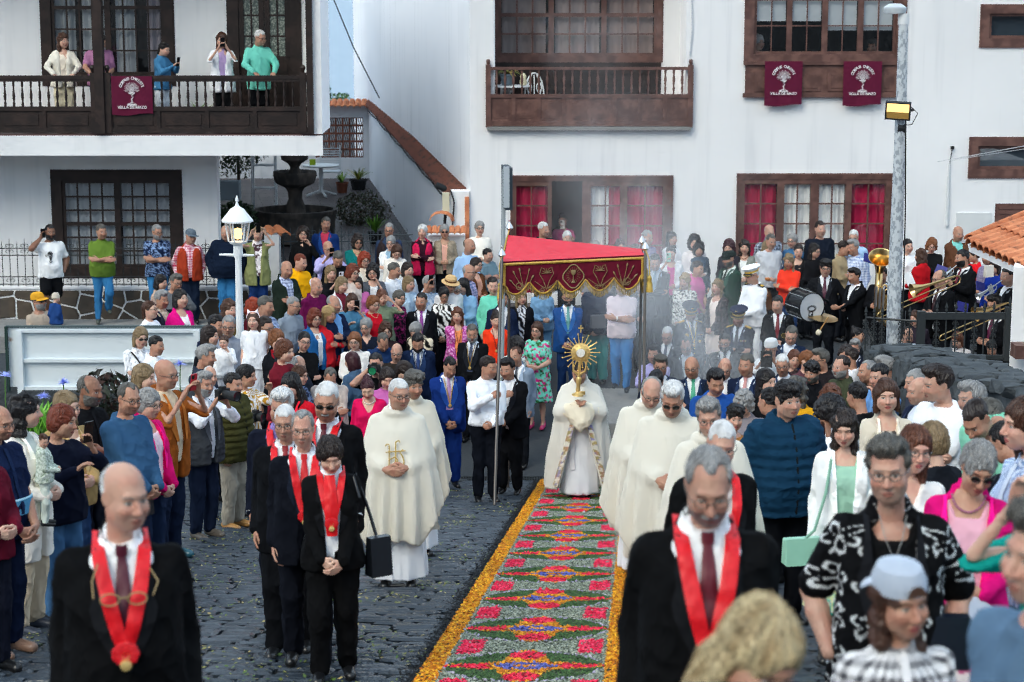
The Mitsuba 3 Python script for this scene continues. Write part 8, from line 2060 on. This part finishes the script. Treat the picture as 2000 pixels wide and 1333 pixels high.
MB().tube([[gx(1700), Dg + .3, gzz(628)], [gx(1791), Dg, gzz(628)]], .016, 6).tube([[gx(1694), Dg + .3, gzz(632)], [gx(1712), Dg + .2, gzz(672)]], .02, 6).put(RG + '__rail', 'iron')
for i, x in enumerate((1696, 1712, 1728, 1766, 1782)):
    M = MB().tube([[gx(x), Dg + .2, gzz(690)], [gx(x), Dg + .2, gzz(622)]], .011, 6); spear(gx(x), gzz(624), Dg + .2, M); orn(gx(x), gzz(685), gzz(632), Dg + .2, M); M.put(RG + '__upright', 'iron')
# basalt wall running down the right side of the street
BW_ = thing('basalt_wall', 'thick dark basalt boulder wall running down the right side of the street', 'wall')
A0, A1 = at(1702, 676, 26.0), at(2085, 800, 14.6); A2 = A0 + (A1 - A0) * 1.25
dvv = (A2 - A0) / np.linalg.norm(A2 - A0); side = np.cross(dvv, [0, 0, 1.]); side /= np.linalg.norm(side); side = side if side[0] > 0 else -side
th_ = .85; Lw = np.linalg.norm(A2 - A0); M = MB(); P = []
for t in (0, 1):
    p = A0 + (A2 - A0) * t
    for q in (.04, th_): P += [p + side * q - [0, 0, .05], np.array([*(p + side * q)[:2], gz(p) - .3])]
M.add(P, [[0, 2, 6, 4], [1, 5, 7, 3], [0, 4, 5, 1], [2, 3, 7, 6], [0, 1, 3, 2], [4, 6, 7, 5]]); M.put(BW_ + '__core', 'basalt')
nst = 0
def boulder(c, ax3, sz, key):
    k = rng.uniform(-1, 1, (16, 3)); k = k / (np.abs(k).max(1, keepdims=True)) * rng.uniform(.8, 1, (16, 1)); q = np.clip(k, -.92, .92) * sz
    h = trimesh.convex.convex_hull(q); emit(key, h.vertices @ np.stack(ax3) + c, h.faces, 'basalt')
s_ = 0.
while s_ < Lw:
    l = rng.uniform(.22, .46)
    for q in np.arange(.1, th_, .26):
        p = A0 + dvv * (s_ + l / 2 + rng.uniform(-.06, .06)) + side * (q + rng.uniform(-.04, .04)); boulder(p + [0, 0, rng.uniform(-.05, .0)], (dvv, side, np.array([0, 0, 1.])), np.array([l * .53, .16, .07]), BW_ + '__boulder'); nst += 1
    s_ += l
s_ = 0.
while s_ < Lw:
    l = rng.uniform(.12, .26); p = A0 + dvv * (s_ + l / 2); z = p[2] - .03; b = gz(p)
    while z > max(b, p[2] - 1.3):
        h_ = rng.uniform(.18, .42)
        if nst < 300: boulder(np.array([*(p - side * rng.uniform(-.02, .03))[:2], z - h_ / 2]), (dvv, side, np.array([0, 0, 1.])), np.array([l * .55, .10, h_ * .55]), BW_ + '__boulder'); nst += 1
        z -= h_
    s_ += l
# ---- banners
def banner(o, w, h, ex, lab):
    k = thing('banner', lab, 'banner'); ex = np.asarray(ex, float); ez = np.array([0, 0, 1.]); ny = np.cross(ex, ez)
    rows = [[o + ex * (x + .012 * q * math.sin(x * 9)) - ez * (h * q + (.02 * math.sin(x * 8) * q)) + ny * (.012 + .014 * math.sin(x * 13 + q * 2) * q) for x in np.linspace(0, w, 15)] for q in np.linspace(0, 1, 9)]
    v, f = thick(*strip(rows), .006); emit(k + '__cloth', v, f, 'cloth_plain', lin('5c1a34'), smooth=True)
    c = o + ex * w / 2 + ny * .040; P = MB(); C = lin('e6e2e4'); u = w
    def pt(x, z): return c + ex * x * u - ez * (h * .40) + ez * z * u
    for i, ch in enumerate('CORPUS CHRISTI'):
        a = math.radians(158 - i * 136 / 13)
        if ch != ' ': P.text(ch, .052 * u / .75, pt(.27 * math.cos(a) * .95, .02 + .27 * math.sin(a)), ex * math.sin(a) - ez * math.cos(a), ex * math.cos(a) + ez * math.sin(a), C, depth=.003)
    for i in range(17):
        a = math.radians(-20 + i * 220 / 16); P.tube([pt(.085 * math.cos(a), .05 + .085 * math.sin(a)), pt((.17 + .02 * (i % 2)) * math.cos(a), .05 + (.17 + .02 * (i % 2)) * math.sin(a))], .004 * u / .75, 4, C)
    P.tube([pt(.062 * math.cos(t), .05 + .062 * math.sin(t)) for t in np.linspace(0, 6.283, 18)], .006 * u / .75, 4, C).tube([pt(.035 * math.cos(t), .05 + .035 * math.sin(t)) for t in np.linspace(0, 6.283, 14)], .005 * u / .75, 4, C)
    P.tube([pt(-.02, .05), pt(.02, .05)], .004, 4, C).tube([pt(0, .03), pt(0, .07)], .004, 4, C)
    P.tube([pt(x, z) for x, z in ((-.09, -.035), (.08, -.03), (.05, -.06), (-.01, -.10), (.035, -.14), (-.02, -.19), (.012, -.23), (0, -.27))], .008 * u / .75, 5, C).tube([pt(-.09, -.035), pt(-.02, -.06), (pt(.02, -.06))], .006, 4, C)
    P.tube([pt(0, -.2), pt(0, -.30)], .006, 4, C).tube([pt(-.12, -.315), pt(0, -.265), pt(.12, -.315), pt(-.12, -.315)], .007 * u / .75, 5, C).tube([pt(-.12, -.335), pt(.12, -.335)], .005, 4, C)
    P.text('VILLA DE MAZO', .050 * u / .75, pt(0, -.415), ex, ez, C, depth=.003); P.put(k + '__emblem', 'matt')
DBa = 34.44
banner(at(217, 149, DBa), at(297, 150, DBa)[0] - at(217, 150, DBa)[0], at(0, 149, DBa)[2] - at(0, 224, DBa)[2], (1, 0, 0), 'maroon banner with a white emblem hanging on the balcony of the left house')
for x0, x1, y0, y1, lab in ((1494, 1568, 120, 206, 'maroon banner with a white emblem under the bay window, the one further left'), (1648, 1723, 120, 206, 'maroon banner with a white emblem under the bay window, next to the lamp post')):
    banner(at(x0, y0, 36.36), at(x1, y0, 36.36)[0] - at(x0, y0, 36.36)[0], at(0, y0, 36.36)[2] - at(0, y1, 36.36)[2], (1, 0, 0), lab)
# ---- balcony things
t = thing('balcony_table', 'white cast garden table on the right house balcony', 'table'); o = at(998, 170, 37.0); o[2] = lz_ = rz(250) + .02
MB().lathe([(0, .70), (.36, .70), (.37, .68), (0, .67)], 24, o, c='e2e4e4').put(t + '__top', 'paint', smooth=30)
for a in range(3): MB().tube([o + [0, 0, .66], o + [.1 * math.cos(a * 2.1), .1 * math.sin(a * 2.1), .4], o + [.26 * math.cos(a * 2.1), .26 * math.sin(a * 2.1), 0]], .02, 6, 'd8dada').put(t + '__leg', 'paint', smooth=True)
def castchair(o, lab, a):
    k = thing('garden_chair', lab, 'chair', None); R = rotz(a)
    def tr(P): return np.asarray(P, float) @ R.T + o
    MB().lathe([(0, .45), (.2, .45), (.21, .43), (0, .43)], 18, o, c='e2e4e4').put(k + '__seat', 'paint', smooth=30)
    M = MB().tube(tr([(.2 * math.cos(t), .18, .47 + .44 * math.sin(t)) for t in np.linspace(0, math.pi, 14)]), .016, 6, 'e2e4e4')
    for s in (-.5, 0, .5): M.tube(tr([(s * .2, .18, .45), (s * .3 + .03 * math.sin(3), .18, .65), (s * .1, .18, .88)]), .013, 5, 'e2e4e4')
    for s in (-1, 1): M.tube(tr([(s * .1 + .05 * math.cos(t), .18, .65 + .09 * math.sin(t)) for t in np.linspace(0, 6.28, 10)]), .010, 5, 'e2e4e4')
    M.put(k + '__backrest', 'paint', smooth=True)
    for s in (-1, 1):
        for y in (-.13, .13): MB().tube(tr([(s * .14, y, .44), (s * .18, y * 1.3, 0)]), .014, 5, 'dcdede').put(k + '__leg', 'paint')
castchair(np.array([at(1053, 170, 37.1)[0], 37.1, lz_]), 'white cast chair with a pierced back on the right house balcony', .5)
castchair(np.array([at(968, 170, 37.25)[0], 37.25, lz_]), 'white cast chair half hidden at the left end of the right house balcony', -1.2)
potted(990, 160, 36.95, 'potted_plant', 'half dry spiky plant in a grey pot on the balcony table', '5d6a74', ['a88a52', '8d7a48', '6f7a40', 'b59a62'], 22, .42, .022, .8, up=.9, pr=.12, ph=.2, base=lz_ + .71)
k = tagged(MB().lathe([(.05, 0), (.07, .05), (.05, .12), (.06, .16), (.03, .21), (0, .22)], 10, at(1022, 152, 36.9) * [1, 1, 0] + [0, 0, lz_ + .71], c='d8d0b0').put('ornament', 'paint', smooth=True), 'small cream ornament on the balcony table', 'ornament')
for i, (x, lab) in enumerate(((388, 'long leaved plant behind the balusters near the woman in the white cardigan'), (298, 'spiky plant in a pot on the left balcony beside the banner'), (70, 'low leafy plant behind the balusters at the left end of the balcony'))):
    potted(x, 220, 35.4 if i < 2 else 35.2, 'potted_plant', lab, '22262a' if i else '3a3a38', ['4f7a2c', '6d9438', '86a04a'] if i != 2 else ['3f6b3a', '2f5530'], 26 if i != 2 else 60, .6 if i < 2 else .25, .022, .5, up=1.3 if i < 2 else .7, base=4.3 if i else 4.3)
# ------------------------------------------------------------------ things held and worn: cameras, instruments, bags
def W(i): return WHERE[NAMED[i] if isinstance(i, str) else i]
def camera_(i, lab, lens_c, L=.16, lift=.05):
    w = W(i); F = w['R'] @ np.array([0, -1, 0.]); c = (w['hand'][-1] + w['hand'][1]) / 2 + F * .02 + [0, 0, lift]; k = thing('camera', lab, 'camera'); R = w['R']
    MB().obox(c, (.15, .06, .10), R, '16181a').obox(c + [0, 0, .06], (.06, .05, .03), R, '16181a').put(k + '__camera_body', 'paint')
    MB().lathe([(.042, 0), (.042, L * .5), (.050, L * .55), (.052, L)], 18, c, frame_to(F), '1a1c1e').put(k + '__lens', 'paint', smooth=30)
    MB().lathe([(.046, L - .01), (.03, L - .014), (0, L - .015)], 16, c, frame_to(F), lens_c).put(k + '__front_glass', 'gloss', smooth=True)
camera_('photographer', 'black camera with a large green tinted lens in the hands of the photographer', '1f7a52', .17, .02)
camera_('camera1', 'black camera held by the grey haired photographer in a vest', '23282c', .22, .03)
camera_('stripes', 'black video camera held out by the woman in stripes', '1c2126', .10, .0)
w = W('tablet'); F = w['R'] @ np.array([0, -1, 0.]); c = (w['hand'][-1] + w['hand'][1]) / 2 + F * .03 + np.array([-.02, 0, -.02]); k = thing('tablet', 'black tablet held up by the boy with glasses', 'tablet')
MB().obox(c, (.155, .010, .22), w['R'], '15171a').put(k + '__case', 'paint'); MB().obox(c - F * .006, (.14, .003, .20), w['R'], '0a0b0c').put(k + '__screen', 'gloss')
# bass drum
w = W('drummer'); k = thing('bass_drum', 'bass drum with black shell and pale skin carried by the young drummer', 'drum'); Dd = 30.2
c = at(1575, 597, Dd); d = np.array([.42, -.90, -.05]); d /= np.linalg.norm(d); R = frame_to(d)
MB().lathe([(.216, -.24), (.216, .14)], 30, c, R, '0f1114').put(k + '__shell', 'gloss', smooth=True)
MB().lathe([(0, .150), (.212, .150)], 30, c, R, 'b9bec6').put(k + '__drumhead', 'paint'); MB().lathe([(.212, -.242), (0, -.242)], 30, c, R, 'b9bec6').put(k + '__drumhead', 'paint')
for z in (.12, -.24): MB().lathe([(.216, z), (.230, z), (.230, z + .04), (.216, z + .04)], 30, c, R, '121417').put(k + '__hoop', 'gloss')
for i in range(8):
    a = i / 8 * 6.283; MB().tube([c + R @ np.array([.230 * math.cos(a), .230 * math.sin(a), z]) for z in (-.22, .14)], .006, 5).put(k + '__tension_rod', 'silver')
rx_, ry_ = R[:, 0], R[:, 1]; ex_ = np.array([.906, .42, 0]); ez_ = np.cross(d, ex_)
if ez_[2] < 0: ez_ = -ez_
L_ = MB(); oc = c + d * .153
L_.tube([oc + ex_ * (.075 * math.cos(t)) + ez_ * (-.02 + .05 * math.sin(t)) for t in np.linspace(0, 6.283, 22)], .004, 4, '15171a').tube([oc + ex_ * (.058 * math.cos(t)) + ez_ * (-.02 + .036 * math.sin(t)) for t in np.linspace(0, 6.283, 20)], .006, 4, '15171a')
L_.tube([oc + ex_ * x + ez_ * z for x, z in ((.01, -.055), (-.045, -.075), (-.045, -.125), (.0, -.13), (.0, -.095))], .008, 4, '15171a').tube([oc + ex_ * x + ez_ * z for x, z in ((.02, -.04), (.02, -.13))], .007, 4, '15171a'); L_.put(k + '__emblem', 'matt')
MB().tube([w['front'](-.10, 1.40), w['front'](.06, 1.1) , c + [0, 0, .25]], .016, 5, '1c1e22').put(k + '__strap', 'paint')
k = thing('drum_beater', 'drum beater with a wooden handle and cream felt head', 'drum beater'); a, b = at(1618, 620, 29.9), at(1599, 650, 29.8)
MB().tube([a, b], .010, 6, 'a87a44').put(k + '__handle', 'paint'); MB().lathe([(0, .045), (.035, .035), (.042, 0), (.035, -.035), (0, -.045)], 12, b, frame_to(b - a), 'd8cfb8').put(k + '__felt_head', 'matt', smooth=True)
k = thing('cymbal', 'brass cymbal seen edge on below the bass drum', 'cymbal'); MB().lathe([(0, .02), (.05, .015), (.24, .0), (.05, .008), (0, .01)], 24, at(1606, 620, 30.1), frame_to((.12, -.15, 1))).put(k + '__plate', 'brass', smooth=40)
# tuba
TU = thing('tuba', 'large brass tuba with its wide bell turned upward beside the lamp post', 'tuba'); Dt = 30.7
bc, bd_ = at(1721, 503, Dt), np.array([-.05, -.62, .78]); bd_ /= np.linalg.norm(bd_); R = frame_to(bd_)
MB().lathe([(.185, .0), (.19, .006), (.178, .0), (.13, -.06), (.09, -.14), (.062, -.26), (.05, -.36), (.055, -.36), (.068, -.26), (.096, -.14), (.138, -.06), (.185, 0)], 32, bc, R).put(TU + '__bell', 'brass', smooth=True)
t0 = bc - bd_ * .34
pts = [t0, at(1716, 560, Dt), at(1714, 590, Dt), at(1718, 622, Dt), at(1733, 634, Dt), at(1745, 620, Dt), at(1745, 585, Dt), at(1738, 552, Dt)]
MB().tube(pts, [.055, .058, .062, .06, .052, .045, .04, .034], 14).put(TU + '__body_tube', 'brass', smooth=True)
M = MB()
for i in range(6):
    o = at(1716 + 4 * i, 572 + 9 * (i % 3), Dt - .09); M.tube([o + [.05 * math.cos(t), 0, .12 * math.sin(t)] for t in np.linspace(0, 6.283, 16)], .013, 7)
M.put(TU + '__branch_tubes', 'brass', smooth=True)
for i in range(3): MB().tube([at(1712 + 7 * i, 560 + 3 * i, Dt - .14), at(1710 + 7 * i, 600 + 3 * i, Dt - .14)], .020, 10).put(TU + '__valve', 'silver', smooth=40)
# trombones and trumpets
def trombone(bell, bend, tail, D, lab, col='brass'):
    k = thing('trombone', lab, 'trombone'); b0, s1, t1 = at(*bell, D), at(*bend, D - .35), at(*tail, D + .15); ax_ = (s1 - t1) / np.linalg.norm(s1 - t1); up = np.array([0, 0, 1.]); up = up - ax_ * (up @ ax_); up /= np.linalg.norm(up)
    bb = b0; L = np.linalg.norm(t1 - b0)
    MB().lathe([(.105, .0), (.108, .004), (.07, -.06), (.035, -.16), (.018, -.30), (.011, -L), (.015, -L), (.022, -.30), (.04, -.16), (.078, -.06), (.105, 0)], 22, bb, frame_to((b0 - t1))).put(k + '__bell', col, smooth=True)
    MB().tube([t1, t1 - ax_ * .06 - up * .02, t1 - ax_ * .08 - up * .07, t1 - ax_ * .05 - up * .12, t1 - up * .13], .011, 8).put(k + '__tuning_slide', col, smooth=True)
    q = t1 - up * .13; e = s1 - up * .03
    M = MB().tube([q, e - up * .06], .009, 8).tube([q + up * .07, e + up * .02], .009, 8).tube([e - up * .06, e + ax_ * .035 - up * .04, e + ax_ * .04 - up * .01, e + up * .02], .010, 8)
    M.put(k + '__slide', col, smooth=True)
trombone((1782, 568), (1716, 610), (1865, 540), 29.8, 'long brass trombone slanting down left across the lamp post')
trombone((1905, 614), (1838, 654), (1966, 592), 27.8, 'brass trombone behind the bars of the iron gate')
def trumpet(mouth, bell, D, lab):
    k = thing('trumpet', lab, 'trumpet'); m_, b_ = at(*mouth, D), at(*bell, D - .2); d = (b_ - m_) / np.linalg.norm(b_ - m_); L = np.linalg.norm(b_ - m_); up = np.array([0, 0, 1.]); up = up - d * (up @ d); up /= np.linalg.norm(up)
    MB().lathe([(.058, 0), (.06, .003), (.035, -.04), (.018, -.10), (.009, -L * .7), (.012, -L * .7), (.022, -.1), (.04, -.04), (.058, 0)], 18, b_, frame_to(d)).put(k + '__bell', 'silver', smooth=True)
    MB().tube([m_, m_ + d * L * .55], .008, 7).tube([m_ + d * L * .3, m_ + d * L * .25 - up * .03, m_ + d * L * .3 - up * .065, m_ + d * L * .75 - up * .065, m_ + d * L * .8 - up * .03, m_ + d * L * .75], .008, 7).put(k + '__tubing', 'silver', smooth=True)
    for i in range(3): MB().tube([m_ + d * (L * .42 + .028 * i) + up * .05, m_ + d * (L * .42 + .028 * i) - up * .09], .011, 8).put(k + '__valve', 'silver', smooth=40)
trumpet((1868, 519), (1842, 540), 31.3, 'silver trumpet played by the bearded bandsman')
trumpet((1957, 548), (1910, 580), 29.8, 'silver trumpet played by the bandsman at the roof corner')
for (x, y, D, a, lab) in ((1697, 505, 30.9, .3, 'blue music folder left of the tuba bell'), (1838, 528, 30.9, -.4, 'blue music folder in front of the bearded trumpeter'), (1880, 600, 28.6, .2, 'blue music folder clipped low behind the iron gate'), (1915, 560, 29.9, .5, 'blue music folder before the young trumpeter')):
    tagged(MB().obox(at(x, y, D), (.17, .012, .14), rotz(a) @ roty(.3) @ rotx(-.4), '2c3080').put('music_folder', 'paint'), lab, 'music folder')
tagged(MB().obox(at(1776, 545, 30.6), (.12, .01, .2), roty(-.4) @ rotx(-.3), 'd8dce0').put('sheet_music', 'paint'), 'white music sheet right of the lamp post', 'sheet music')
# bags
def handbag(c, sz, R, col, lab, strap=None, bs='leather'):
    k = thing('handbag', lab, 'bag'); q = np.array([[x, y, z] for x in (-1, 1) for y in (-1, 1) for z in (-1, 1)]) * np.array(sz) / 2; q[:, 1] *= np.where(q[:, 2] > 0, .55, 1)
    m = m3.Manifold.hull_points(np.vstack([q * [.94, 1, 1], q * [1, .8, .92]]).tolist()) if False else trimesh.convex.convex_hull(np.vstack([q * [.93, 1, 1], q * [1, .7, .90], q * [.96, .9, .97]]))
    emit(k + '__bag_body', m.vertices @ R.T + c, m.faces, bs, lin(col), smooth=30)
    if strap is not None: MB().tube(strap, .010, 6, lin(col) * .9).put(k + '__strap', bs, smooth=True)
w = W('short haired woman in a black trouser suit with a red neck scarf'); P = w['place']
handbag(P([.315, .02, .86]), (.15, .10, .24), w['R'] @ rotz(.5), '15191f', 'black leather handbag on the shoulder of the short haired woman', P([[.19, -.10, 1.30], [.15, -.06, 1.43], [.16, .06, 1.43], [.24, .08, 1.2], [.30, .03, 1.0]]))
w = W('young woman in a white blazer over a mint green satin dress'); P = w['place']
handbag(P([-.27, -.16, .80]), (.26, .10, .17), w['R'] @ rotz(.3), '8fc4ae', 'mint green shoulder bag of the young woman in the white blazer', P([[-.10, -.155, 1.42], [-.13, -.17, 1.2], [-.2, -.2, .95], [-.27, -.16, .87]]))
w = W('grey haired woman with glasses in a bright magenta jacket'); P = w['place']
handbag(P([-.20, -.10, .80]), (.24, .10, .24), w['R'], '1a1c24', 'dark bag at the side of the woman in the magenta jacket', P([[-.1, .1, 1.38], [-.2, .1, 1.2], [-.22, -.04, .9]]))
handbag(at(1168, 628, 31.6), (.24, .12, .20), rotz(.3), '50535a', 'grey quilted bag carried under the canopy by the person in navy', None, 'cloth')
handbag(at(1931, 530, 31.8), (.16, .08, .18), rotz(.4), 'd8d4cc', 'small white bag beside the red jacketed woman near the roof', None)
# papers and the man in front's glasses on a cord
w = W('bald old man in a black suit with red ribbon at the lower left front'); k = thing('spectacles', 'gold rimmed spectacles hanging on the chest of the bald old man', 'spectacles'); M = MB(); P = w['place']
for s in (-1, 1):
    c = w['front'](s * .045, 1.315, .075); M.tube([c + w['R'] @ np.array([.032 * math.cos(t), 0, .021 * math.sin(t)]) for t in np.linspace(0, 6.283, 14)], .0028, 5, '9a8458')
M.tube([w['front'](-.013, 1.32, .077), w['front'](.013, 1.32, .077)], .0026, 4, '9a8458').tube([w['front'](.097, 1.32, .075), w['front'](.115, 1.36, .072), w['front'](.09, 1.40, .07)], .0028, 4, '9a8458').tube([w['front'](-.097, 1.32, .075), w['front'](-.10, 1.37, .072), w['front'](-.08, 1.42, .07)], .0028, 4, '9a8458'); M.put(k + '__frame', 'gloss', smooth=True)
w = W('grey haired woman with sunglasses in a magenta blazer'); P = w['place']
tagged(MB().obox(P([.06, -.30, .92]), (.15, .006, .21), w['R'] @ roty(.5) @ rotx(-.5), 'aab4c4').put('leaflet', 'paint'), 'pale blue leaflet in the hand of the woman in the magenta blazer', 'leaflet')
w = W('man in a black short sleeved shirt with white embroidered flowers'); P = w['place']
handbag(P([.20, -.10, 1.0]), (.18, .10, .20), w['R'], '131a26', 'dark shoulder bag at the hip of the man in the flowered shirt')
M = MB().tube([w['front'](x, z, .016) for x, z in ((-.05, 1.46), (-.03, 1.38), (0, 1.31), (.03, 1.38), (.05, 1.46))], .0022, 4, '8a8a88').lathe([(0, .006), (.014, .004), (.016, 0)], 12, w['front'](0, 1.295, .018), frame_to((0, -1, 0)), 'b9c4c8'); tagged(M.put('pendant', 'gloss'), 'silver pendant on the chest of the man in the flowered shirt', 'pendant')
# lettering on clothes
w = W('tom'); M = MB(); M.text('TOM', .05, w['place']([.02, .160, 1.27]), w['R'] @ np.array([-1, 0, 0.]), (0, 0, 1), 'd8dadc'); M.put(w['key'] + '__lettering', 'matt')
w = W('bearded man in a white T-shirt and black shorts holding a phone to his ear'); M = MB(); R_ = w['R']; ex_ = R_ @ np.array([1, 0, 0.])
for i in range(14):
    a = rng.uniform(0, 3.14); r = rng.uniform(.02, .075); p = w['front'](.0 + r * math.cos(a), 1.22 + r * math.sin(a) * .9, .02); M.tube([p + [.014 * math.cos(t), -.012, .014 * math.sin(t)] for t in np.linspace(0, 6.28, 8)], .004, 4, '23262a')
for i in range(5): M.tube([w['front'](-.03 + .015 * i, 1.22, .03), w['front'](0, 1.13, .03)], .004, 4, '23262a')
M.tube([w['front'](-.025, 1.13, .03), w['front'](.0, 1.10, .03), w['front'](.025, 1.13, .03)], .006, 4, '23262a'); M.put(w['key'] + '__print', 'matt')
# emblem on the blazer, badges
w = W('man in a black blazer with a gold emblem and dark red tie'); M = MB(); p = w['front'](.10, 1.16, .038); M.lathe([(.032, .004), (.036, .003), (.036, 0)], 16, p, frame_to((0, -1, 0)), 'b59a52').lathe([(0, .005), (.024, .004)], 12, p, frame_to((0, -1, 0)), '4a3d22'); M.put(w['key'] + '__emblem', 'matt')
for nm in ('police officer in a dark dress uniform with gold braid and medals', 'police officer with a goatee and gold banded cap'):
    w = W(nm); M = MB()
    for i in range(4): M.obox(w['front'](.075 + .022 * i, 1.27, .04), (.018, .006, .010), w['R'], ['c8a848', 'd8d4c8', 'a83a3a', 'd0c090'][i])
    M.lathe([(0, .006), (.026, .004), (.03, 0)], 10, w['front'](-.10, 1.27, .04), frame_to((0, -1, 0)), 'd8b858').lathe([(0, .006), (.02, .004), (.024, 0)], 10, w['front'](.10, 1.17, .04), frame_to((0, -1, 0)), 'c8a848')
    for z in (1.05, 1.13, 1.21): M.lathe([(0, .006), (.010, .004), (.011, 0)], 8, w['front'](.012, z - .06, .036), frame_to((0, -1, 0)), 'd8b858')
    M.put(w['key'] + '__badges', 'gloss')
    for s in (-1, 1): MB().obox(w['place']([s * .14, .015, 1.452]), (.10, .07, .012), w['R'] @ roty(s * .35), 'c8a040').put(w['key'] + '__epaulette', 'paint')
w = W('naval officer in a white uniform and white peaked cap')
for s in (-1, 1): MB().obox(w['place']([s * .135, .015, 1.452]), (.11, .065, .012), w['R'] @ roty(s * .35), '15181c').obox(w['place']([s * .15, .015, 1.456]), (.04, .05, .014), w['R'] @ roty(s * .35), 'd8b048').put(w['key'] + '__epaulette', 'paint')
w = W('bald man with glasses in a navy polo with light blue stripes')
for z, hh, cc_ in ((1.00, .10, '4f8fb4'), (1.10, .012, 'a8d4e8')):
    rows = [[np.array(w['place']([x, float(front_y(tab('m', .016, .06), x, z + hh * q)) - .006, z + hh * q])) for x in np.linspace(-.17, .17, 15)] for q in (0, 1)]
    v, f = strip(rows); emit(w['key'] + '__stripe', *thick(v, f, .004), 'cloth_plain', lin(cc_), smooth=True)
w = W('bald man in a tan leather jacket filming with a red cased phone'); c = (w['hand'][-1] + w['hand'][1]) / 2
# ------------------------------------------------------------------ incense smoke drifting round the priest and the canopy
SX, SY, SZ = (.3, 4.3), (24.3, 31.8), (.7, 6.6)
nx_, ny_, nz_ = 44, 40, 64
zz_, yy_, xx_ = np.meshgrid((np.arange(nz_) + .5) / nz_, (np.arange(ny_) + .5) / ny_, (np.arange(nx_) + .5) / nx_, indexing='ij')
Xs, Ys, Zs = SX[0] + xx_ * (SX[1] - SX[0]), SY[0] + yy_ * (SY[1] - SY[0]), SZ[0] + zz_ * (SZ[1] - SZ[0])
cx_ = 2.0 - .10 * (Zs - 1) + .45 * np.sin(Zs * .8); wd_ = .55 + .16 * (Zs - .7)
pl_ = np.exp(-((Xs - cx_) / wd_) ** 2 - ((Ys - 27.0 - .25 * (Zs - 2)) / 1.9) ** 2)
wisp = meshkit.fbm(np.stack([Xs * 1.3 + .4 * Zs, Ys * .9, Zs * .75], -1), 4, 21)
den = pl_ * sstep(.40, .72, wisp) * np.clip(1.35 - .27 * (Zs - .7), .10, 1.2)
edge_ = np.minimum.reduce([xx_, 1 - xx_, yy_, 1 - yy_, zz_ + .03, 1 - zz_]) ; den = den * sstep(0, .08, edge_)
scene['smoke_air'] = {'type': 'heterogeneous', 'albedo': {'type': 'rgb', 'value': [.95, .96, .97]}, 'scale': .72,
                      'sigma_t': {'type': 'gridvolume', 'grid': mi.VolumeGrid(den[..., None].astype(np.float32)), 'filter_type': 'trilinear',
                                  'to_world': T().translate([SX[0], SY[0], SZ[0]]).scale([SX[1] - SX[0], SY[1] - SY[0], SZ[1] - SZ[0]])}}
k = key_for('smoke'); labels[k] = {'label': 'thin blue white incense smoke rising round the priest and the right end of the canopy', 'category': 'smoke', 'kind': 'stuff'}
scene[k] = {'type': 'cube', 'to_world': T().translate([(SX[0] + SX[1]) / 2, (SY[0] + SY[1]) / 2, (SZ[0] + SZ[1]) / 2]).scale([(SX[1] - SX[0]) / 2, (SY[1] - SY[0]) / 2, (SZ[1] - SZ[0]) / 2]),
            'bsdf': {'type': 'null'}, 'interior': {'type': 'ref', 'id': 'smoke_air'}}
import os
if os.environ.get('PEOPLE_REPORT'):
    for p in PEOPLE: print(p)
    print('TRI', TRI, 'BAD', BAD, 'entries', len(scene))
